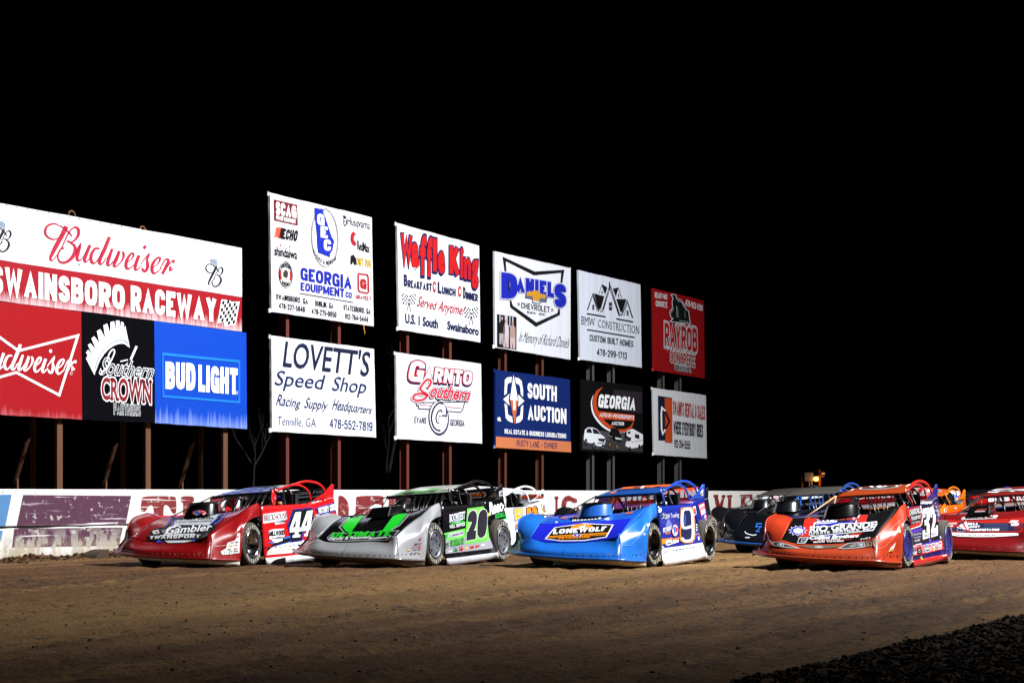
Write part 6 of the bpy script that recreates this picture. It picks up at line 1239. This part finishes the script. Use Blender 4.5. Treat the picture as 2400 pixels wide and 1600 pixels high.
A.text('Collins Brothers', 215, 912, 888, 880, 44, 42, col=W_, layer=3.6, bold=.03, shear=.45, out=[(K_, .05), ('C8CCD4', .03)]); A.text('TOWING', 330, 930, 640, 915, 16, 16, col=W_, layer=3.6, shear=.4, bold=.02); A.line([(250, 935), (800, 908)], 8, 'B02420', 3.2); A.text('BEEN TOWING', 275, 958, 690, 940, 18, 18, col=W_, layer=3.6, bold=.03, shear=.4); A.text('SWIFT', 920, 918, 1060, 895, 18, 18, col=W_, layer=3, bold=.02, shear=.3)
A.poly([(612, 1032), (752, 958), (1080, 932), (1086, 988), (930, 1022), (700, 1042)], 'B8BCC0', 2.4); A.poly([(640, 1026), (762, 966), (1070, 942), (1074, 982), (928, 1012), (702, 1034)], '4A4642', 2.8); A.ell(935, 978, 58, 32, 'C8CCD0', 3.2); A.ell(935, 978, 44, 24, '14181C', 3.6); A.ell(935, 978, 30, 16, 'C8D8E8', 4); A.poly([(760, 1000), (860, 960), (870, 1000), (790, 1020)], '8A8680', 3.2); A.poly([(1010, 960), (1040, 950), (1042, 985), (1015, 988)], 'E0A030', 3.2)
A.poly([(60, 990), (640, 990), (600, 1020), (400, 1035), (280, 1035), (140, 1015)], '6A5A48', 2.2); A.ell(350, 1014, 54, 16, 'D0D0D0', 3); A.ell(350, 1014, 44, 11, '5A5048', 3.3); A.ell(350, 1014, 24, 8, 'D0D0D0', 3.6, wd=4)
A.z = (1640, 1080, 3.0947); A.poly([(522, 592), (575, 588), (640, 606), (728, 636), (610, 630), (532, 614)], 'B8BCC0', 2.4); A.poly([(530, 594), (575, 592), (640, 610), (705, 632), (612, 626), (540, 611)], '4A4642', 2.8); A.ell(590, 611, 24, 14, 'C8CCD0', 3.2); A.ell(590, 611, 18, 10, '14181C', 3.6); A.ell(590, 611, 11, 6, 'C8D8E8', 4)
A.z = (1860, 1110, 5.88); A.poly([(1092, 905), (1150, 915), (1130, 1005), (1105, 1000)], 'D8CEC8', 2.2); A.poly([(1300, 1075), (1330, 1015), (1405, 938), (1385, 1000), (1362, 1062)], 'E8E4E0', 2.2); A.poly([(1310, 1070), (1330, 1040), (1368, 1020), (1360, 1062)], 'C8A030', 2.8); A.poly([(1430, 805), (1468, 765), (1465, 815)], 'E8E4E0', 2.2)
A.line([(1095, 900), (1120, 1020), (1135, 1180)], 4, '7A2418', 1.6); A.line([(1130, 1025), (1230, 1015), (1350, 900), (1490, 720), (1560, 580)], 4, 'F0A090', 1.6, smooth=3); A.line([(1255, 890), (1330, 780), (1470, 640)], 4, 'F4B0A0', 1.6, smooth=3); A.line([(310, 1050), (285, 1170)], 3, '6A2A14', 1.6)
for x, y in ((1340, 855), (1365, 828), (1238, 1110), (1290, 1105), (1340, 1095), (1245, 1160), (1332, 1142), (1432, 1128), (1172, 1255), (1198, 1250), (1135, 1178), (1100, 882)): A.ell(x, y, 7, 10, '18120E', 3, n=8)
A.obj('hood_lettering', c['root'])
A = cart(c, (2100, 1120, 7.84), SIDE)
A.poly([(195, 560), (440, 503), (482, 690), (470, 832), (430, 872), (225, 940), (205, 800)], RD, 1); A.line([(440, 503), (480, 690), (468, 832), (430, 880), (220, 948)], 16, W_, 2); A.poly([(238, 575), (442, 525), (448, 800), (268, 862), (250, 700)], '1A1014', 1.6)
A.text('CHURCHILL', 238, 690, 445, 635, 108, 104, col=W_, layer=3, bold=.0); A.text('TRANSPORT', 266, 778, 440, 740, 70, 66, col=W_, layer=3, bold=.0); A.text('VICTORIA', 270, 845, 436, 808, 38, 36, col='B8B8BC', layer=3)
A.poly([(470, 520), (640, 480), (705, 700), (762, 900), (778, 1130), (468, 1205)], K_, 2)
A.poly([(474, 562), (590, 535), (604, 560), (600, 760), (575, 800), (600, 840), (604, 1090), (476, 1130), (474, 960), (520, 948), (522, 1015), (548, 1008), (550, 860), (510, 870), (508, 770), (548, 760), (544, 640), (522, 648), (522, 720), (478, 730)], W_, 4); A.poly([(616, 530), (690, 512), (716, 600), (716, 780), (680, 930), (722, 905), (726, 870), (752, 865), (756, 1050), (628, 1088), (624, 980), (664, 800), (662, 640), (646, 645), (646, 715), (618, 722)], W_, 4); A.text('Sweet Dreams', 490, 1090, 720, 1040, 80, 90, col='24242A', layer=6, bold=-.01, shear=.15)
A.poly([(250, 962), (478, 908), (478, 958), (252, 1020)], '5A34B0', 2); A.poly([(252, 1020), (470, 962), (468, 1180), (268, 1235)], '141A4A', 1.5); A.text('Collins Brothers', 288, 1065, 455, 1030, 50, 50, col='C8CCE0', layer=3, bold=.0); A.text('TOWING', 310, 1110, 440, 1085, 26, 26, col='B8BCD0', layer=3); A.text('WELDING', 325, 1170, 425, 1150, 38, 36, col='D8DAE8', layer=3); A.line([(315, 1140), (440, 1112)], 14, '8A2A30', 3)
A.poly([(272, 1232), (470, 1205), (790, 1130), (840, 1140), (930, 1290), (280, 1440)], RD, 1.4); A.poly([(470, 1200), (785, 1128), (790, 1160), (470, 1240)], '4A34A8', 1.8); A.poly([(348, 1215), (460, 1190), (460, 1240), (350, 1265)], W_, 2); A.text('HUGGINS', 356, 1256, 456, 1234, 30, 28, col='C02A30', layer=3)
stickers(A, 455, 1268, 835, 1190, 6, 52, 46, plate='DCDCE2', seed=41); stickers(A, 480, 1340, 835, 1262, 6, 52, 46, plate='DCDCE2', seed=42); A.poly([(375, 1290), (452, 1270), (460, 1380), (390, 1398)], '141418', 2.4); stickers(A, 385, 1320, 455, 1305, 1, 50, 26, cols=('D8D8DC',), seed=43); stickers(A, 390, 1360, 455, 1345, 1, 46, 22, cols=('D8D8DC',), seed=44); vp(A, 322, 1320, 46, 88, .2); A.poly([(435, 1440), (452, 1436), (482, 1500), (470, 1504), (445, 1475)], 'E8D020', 3)
A.ell(612, 1138, 22, 34, '5A44B8', 3)
for k in range(7): A.poly([(722 + k * 12, 700 + k * 62), (752 + k * 10, 692 + k * 62), (762 + k * 10, 738 + k * 62), (732 + k * 12, 744 + k * 62)], ('D8C8DC', 'C84A58', 'E4E4EC')[k % 3], 3)
A.poly([(640, 480), (700, 415), (752, 530), (700, 570)], '9AA0B0', 2); A.line([(655, 490), (720, 430)], 8, '20242C', 3); A.line([(680, 530), (745, 500)], 8, '20242C', 3); A.poly([(700, 600), (760, 560), (800, 690), (760, 700)], '8890A8', 2); A.obj('side_lettering', c['root'])
A = cart(c, (1860, 1110, 5.88), ('spoiler',))
A.text('TOYOTA', 1085, 300, 1880, 262, 74, 74, col=W_, layer=2, bold=.04); A.text('ROTOSTATE.COM', 1010, 345, 1850, 300, 36, 36, col=W_, layer=2, bold=.03); A.ell(905, 300, 92, 46, W_, 2, wd=12); A.ell(905, 298, 46, 26, W_, 2, wd=10); A.line([(905, 255), (905, 345)], 10, W_, 2); A.text('LONGHORN', 548, 355, 720, 340, 32, 32, col=W_, layer=2, bold=.02); A.poly([(490, 330), (520, 350), (545, 325), (535, 358), (515, 362)], W_, 2); A.obj('spoiler_lettering', c['root']); A = cart(c, (1860, 1110, 5.88), ('end', 'roof'))
A.ell(1175, 178, 312, 36, 'C8CCD4', 1, slope=-.06, n=40); A.ell(1175, 178, 296, 31, '3A3028', 1.6, slope=-.06, n=40); A.poly([(1040, 180), (1120, 165), (1240, 150), (1320, 150), (1260, 170), (1300, 178), (1180, 195), (1140, 182), (1080, 196)], 'D8DCE0', 2.4); A.poly([(640, 238), (700, 215), (850, 215), (780, 245)], 'D0D4D8', 2); A.text('SWIFT', 680, 238, 800, 228, 14, 14, col='3A3A3A', layer=3); A.poly([(1545, 175), (1620, 135), (1618, 150), (1550, 185)], W_, 2)
A.obj('roof_lettering', c['root'])
# -- the dark red car at the right edge
c = carR
A = cart(c, (2100, 1120, 7.84), FRONT)
A.poly([(820, 770), (1400, 790), (2350, 730), (2420, 760), (2300, 1000), (905, 1005), (880, 900)], '98140C', 1); A.poly([(900, 978), (905, 938), (1075, 920), (1180, 812), (1530, 820), (1560, 835), (2060, 828), (2100, 850), (2330, 830), (2400, 860), (2265, 972), (1400, 990)], '10163A', 2)
for k in range(5): A.line([(1620, 850 + k * 28), (2060, 848 + k * 28)], 9, '3A4260', 2.6)
for k in range(4): A.poly([(1120 + k * 46, 905 - k * 26), (1155 + k * 46, 870 - k * 22), (1230 + k * 40, 935 + k * 8), (1200 + k * 40, 940 + k * 8)], 'C8301E' if k % 2 == 0 else 'E4E4EA', 3); A.line([(1120 + k * 46, 905 - k * 26), (1200 + k * 40, 940 + k * 8)], 7, W_, 3.4)
A.ell(1200, 955, 80, 35, '9A9CB0', 2.8, wd=7); A.poly([(1300, 935), (1360, 935), (1350, 985), (1310, 985)], 'C8301E', 3)
A.text('ESILLA', 1280, 872, 1505, 866, 38, 38, col=W_, layer=4, bold=.03, shear=.1); A.text('ALLEY', 1340, 920, 1540, 915, 36, 36, col=W_, layer=4, bold=.03, shear=.1); A.text('RANSPORTATION', 1365, 982, 1895, 976, 38, 38, col=W_, layer=4, bold=.03, shear=.15)
A.poly([(925, 1002), (1400, 1018), (2258, 1016), (2250, 1058), (1800, 1082), (1500, 1086), (1150, 1075), (935, 1040)], 'F0F0F2', 2); A.text('Performance', 1090, 1062, 1480, 1062, 30, 30, col='5A4A50', layer=3, bold=.02, shear=.4); A.text('TRANSMISSIONS', 1500, 1066, 1960, 1060, 18, 18, col='2A2A34', layer=3, shear=.3)
A.text("JERRY'S", 1200, 748, 1860, 726, 34, 34, col=W_, layer=3, bold=.05, shear=.7, out=[('1A1014', .04)]); A.line([(1200, 768), (1850, 745)], 10, 'C8CCD0', 2.6)
A.text('Simmons', 905, 858, 1115, 850, 34, 34, col='D8DCE0', layer=3, bold=.02, shear=.3); A.text('ZEN', 915, 905, 1040, 900, 30, 30, col='D8DCE0', layer=3, shear=.3); A.poly([(2080, 822), (2120, 785), (2260, 790), (2220, 822)], 'D8DCE4', 3); A.poly([(2115, 842), (2262, 838), (2255, 880), (2118, 886)], 'E4E6EC', 3); A.ell(2145, 862, 18, 16, '3A6AC0', 3.4, wd=7)
for k in range(4): A.line([(2180, 900 + k * 22), (2330, 850 + k * 22)], 8, '98140C', 3.4)
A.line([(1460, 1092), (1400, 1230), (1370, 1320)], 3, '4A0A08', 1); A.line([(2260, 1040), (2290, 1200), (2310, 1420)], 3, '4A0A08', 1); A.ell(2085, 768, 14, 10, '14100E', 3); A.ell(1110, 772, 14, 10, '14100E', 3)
A.obj('hood_lettering', c['root'])
A = cart(c, (2100, 1120, 7.84), ('spoiler',))
A.text('BILSTEIN', 1700, 440, 2500, 400, 100, 100, col=W_, layer=2, bold=.05); A.obj('spoiler_lettering', c['root']); A = cart(c, (2100, 1120, 7.84), ('roof', 'scoop')); A.poly([(1750, 235), (1840, 205), (2100, 195), (2160, 215), (2352, 205), (2352, 240), (2200, 235), (2150, 262), (2050, 240), (1850, 250)], 'A8ACB0', 2); A.poly([(1850, 225), (2050, 210), (2250, 225), (2000, 235)], '5A3A34', 2.6); A.poly([(1620, 265), (1700, 255), (1910, 258), (1840, 275)], 'D8D8DC', 2); A.text('JERRYS', 1470, 608, 1660, 590, 26, 26, col='C83A38', layer=2, bold=.04, shear=.3); A.line([(1450, 622), (1640, 612)], 12, 'C8CCD0', 2)
A.obj('roof_lettering', c['root'])
# -- the cars behind
c = carW
A = cart(c, (1120, 1120, 8.709), ('door', 'quarter', 'end', 'spoiler', 'lf'))
A.poly([(710, 610), (915, 590), (930, 800), (760, 900), (740, 880)], '9A94A8', 1); A.poly([(740, 650), (900, 610), (915, 780), (760, 850)], 'E0C818', 1.6); A.text('RASE', 785, 800, 905, 760, 130, 125, col='14141A', layer=3, bold=.03); A.text('RASE', 790, 792, 900, 755, 110, 110, col='F0F0E8', layer=3.5, bold=-.01)
A.poly([(972, 600), (1058, 575), (1085, 595), (1170, 555), (1215, 600), (1240, 760), (980, 760)], '2A2428', 1.4); A.poly([(988, 615), (1060, 592), (1100, 740), (990, 740)], 'F0861A', 2); A.poly([(1090, 600), (1165, 575), (1200, 650), (1215, 740), (1170, 745), (1130, 700)], 'F0861A', 2)
A.poly([(1285, 520), (1498, 485), (1515, 655), (1340, 700), (1305, 640)], 'C8C020', 1.4); A.poly([(1290, 545), (1500, 500), (1510, 640), (1340, 680)], '14101A', 1.8); A.poly([(1300, 545), (1495, 508), (1498, 575), (1310, 608)], W_, 2.2); A.text('BMF', 1322, 600, 1478, 568, 48, 46, col='14141A', layer=3, bold=.04); A.poly([(1320, 625), (1500, 588), (1503, 620), (1330, 660)], 'B01A28', 2.4); A.text('RACE CARS', 1335, 652, 1495, 616, 26, 24, col=W_, layer=3)
A.text('TEAM RACING', 1185, 478, 1350, 440, 24, 24, col='C87A8A', layer=2); A.poly([(1462, 700), (1478, 710), (1500, 780), (1480, 780)], '7A2A3A', 2); A.poly([(905, 345), (1340, 315), (1335, 405), (905, 440)], '18181C', 1.4); A.text('ELECTRICAL', 905, 385, 1275, 350, 30, 30, col='E04A18', layer=3, bold=.02); A.text('CONTRACTING', 830, 428, 1310, 392, 28, 28, col='E04A18', layer=3, bold=.02); A.ell(1455, 350, 30, 40, 'C8BCC4', 2, wd=6); A.poly([(750, 940), (820, 915), (800, 1060), (755, 1060)], 'F0861A', 2); A.obj('side_lettering', c['root'])
for c, z, its in ((carB2, (1660, 1080, 6.532), [('4E', 1345, 600, 1760, 555, 70, 'E8EAF0', .4)]), (carB1, (1660, 1080, 6.532), [('WJ', 990, 605, 1090, 590, 50, 'C83028', .3), ('INTEGRA', 1095, 590, 1290, 560, 40, '4A5260', .3)]), (carO, (2100, 1120, 7.84), [('LOGO', 970, 380, 1300, 350, 60, '1A3AB8', .2)])):
    A = cart(c, z, ('spoiler',))
    for t_, x0, y0, x1, y1, h_, col_, sh_ in its: A.text(t_, x0, y0, x1, y1, h_, h_, col=col_, layer=2, bold=.04, shear=sh_)
    A.obj('spoiler_lettering', c['root'])
A = cart(carB2, (1660, 1080, 6.532), FRONT); A.line([(820, 965), (750, 960), (730, 1010), (815, 1005), (735, 1080), (790, 1080)], 14, '2A6AD0', 2); A.line([(560, 1080), (580, 1110), (680, 1140), (740, 1130)], 12, 'C8D0D8', 2); A.poly([(560, 1168), (640, 1168), (630, 1182), (570, 1180)], 'C8CCD0', 2); A.obj('hood_lettering', carB2['root'])
A = cart(carB1, (1660, 1080, 6.532), FRONT); A.poly([(365, 962), (420, 945), (425, 965)], 'D8DCE0', 2); A.poly([(385, 995), (420, 988), (415, 1010)], 'D05030', 2); A.obj('hood_lettering', carB1['root'])
A = cart(carO, (2100, 1120, 7.84), ('roof', 'lf', 'door')); A.ell(780, 242, 60, 20, 'B8BCC8', 2); A.ell(780, 242, 44, 12, '4A5A8A', 2.6); A.ell(905, 590, 22, 35, 'E8D8C8', 2, wd=8); A.poly([(1070, 560), (1085, 525), (1115, 560)], W_, 2); A.obj('side_lettering', carO['root'])
A = cart(carD, (1170, 1110, 4.276), ('quarter', 'end', 'door')); A.line([(2090, 420), (2160, 560)], 14, 'D85A28', 2); A.poly([(2090, 210), (2115, 200), (2118, 240), (2092, 250)], 'B8BCC8', 2); A.obj('side_lettering', carD['root'])
# ---- drivers at the wheel
def suit(h): return mat(h, .7, k=.8)
driver(car44['root'], Vector((-1.74, .48, .31)), 'race driver in dark suit and white helmet seated in the leftmost red car', suit('1A1A30'), mat('E4E6EC', .3), mat('1A2A5A', .2), mat('D07A20', .4))
driver(car20['root'], Vector((-1.74, .48, .31)), 'race driver in black suit and grey helmet, seated in the silver and black car', suit('141416'), mat('8A8C90', .3), mat('101014', .2), mat('3A3A3E', .4))
driver(car9['root'], Vector((-1.74, .48, .31)), 'race driver in navy suit and dark blue helmet, seated in the bright blue car', suit('1A2048'), mat('1A2A70', .3), mat('101014', .2), mat('C8D0E0', .4))
driver(car32['root'], Vector((-1.74, .48, .31)), 'race driver in black suit and black helmet, seated in the orange red car', suit('101014'), mat('141418', .3), mat('2A2A2E', .2), mat('28282C', .4))
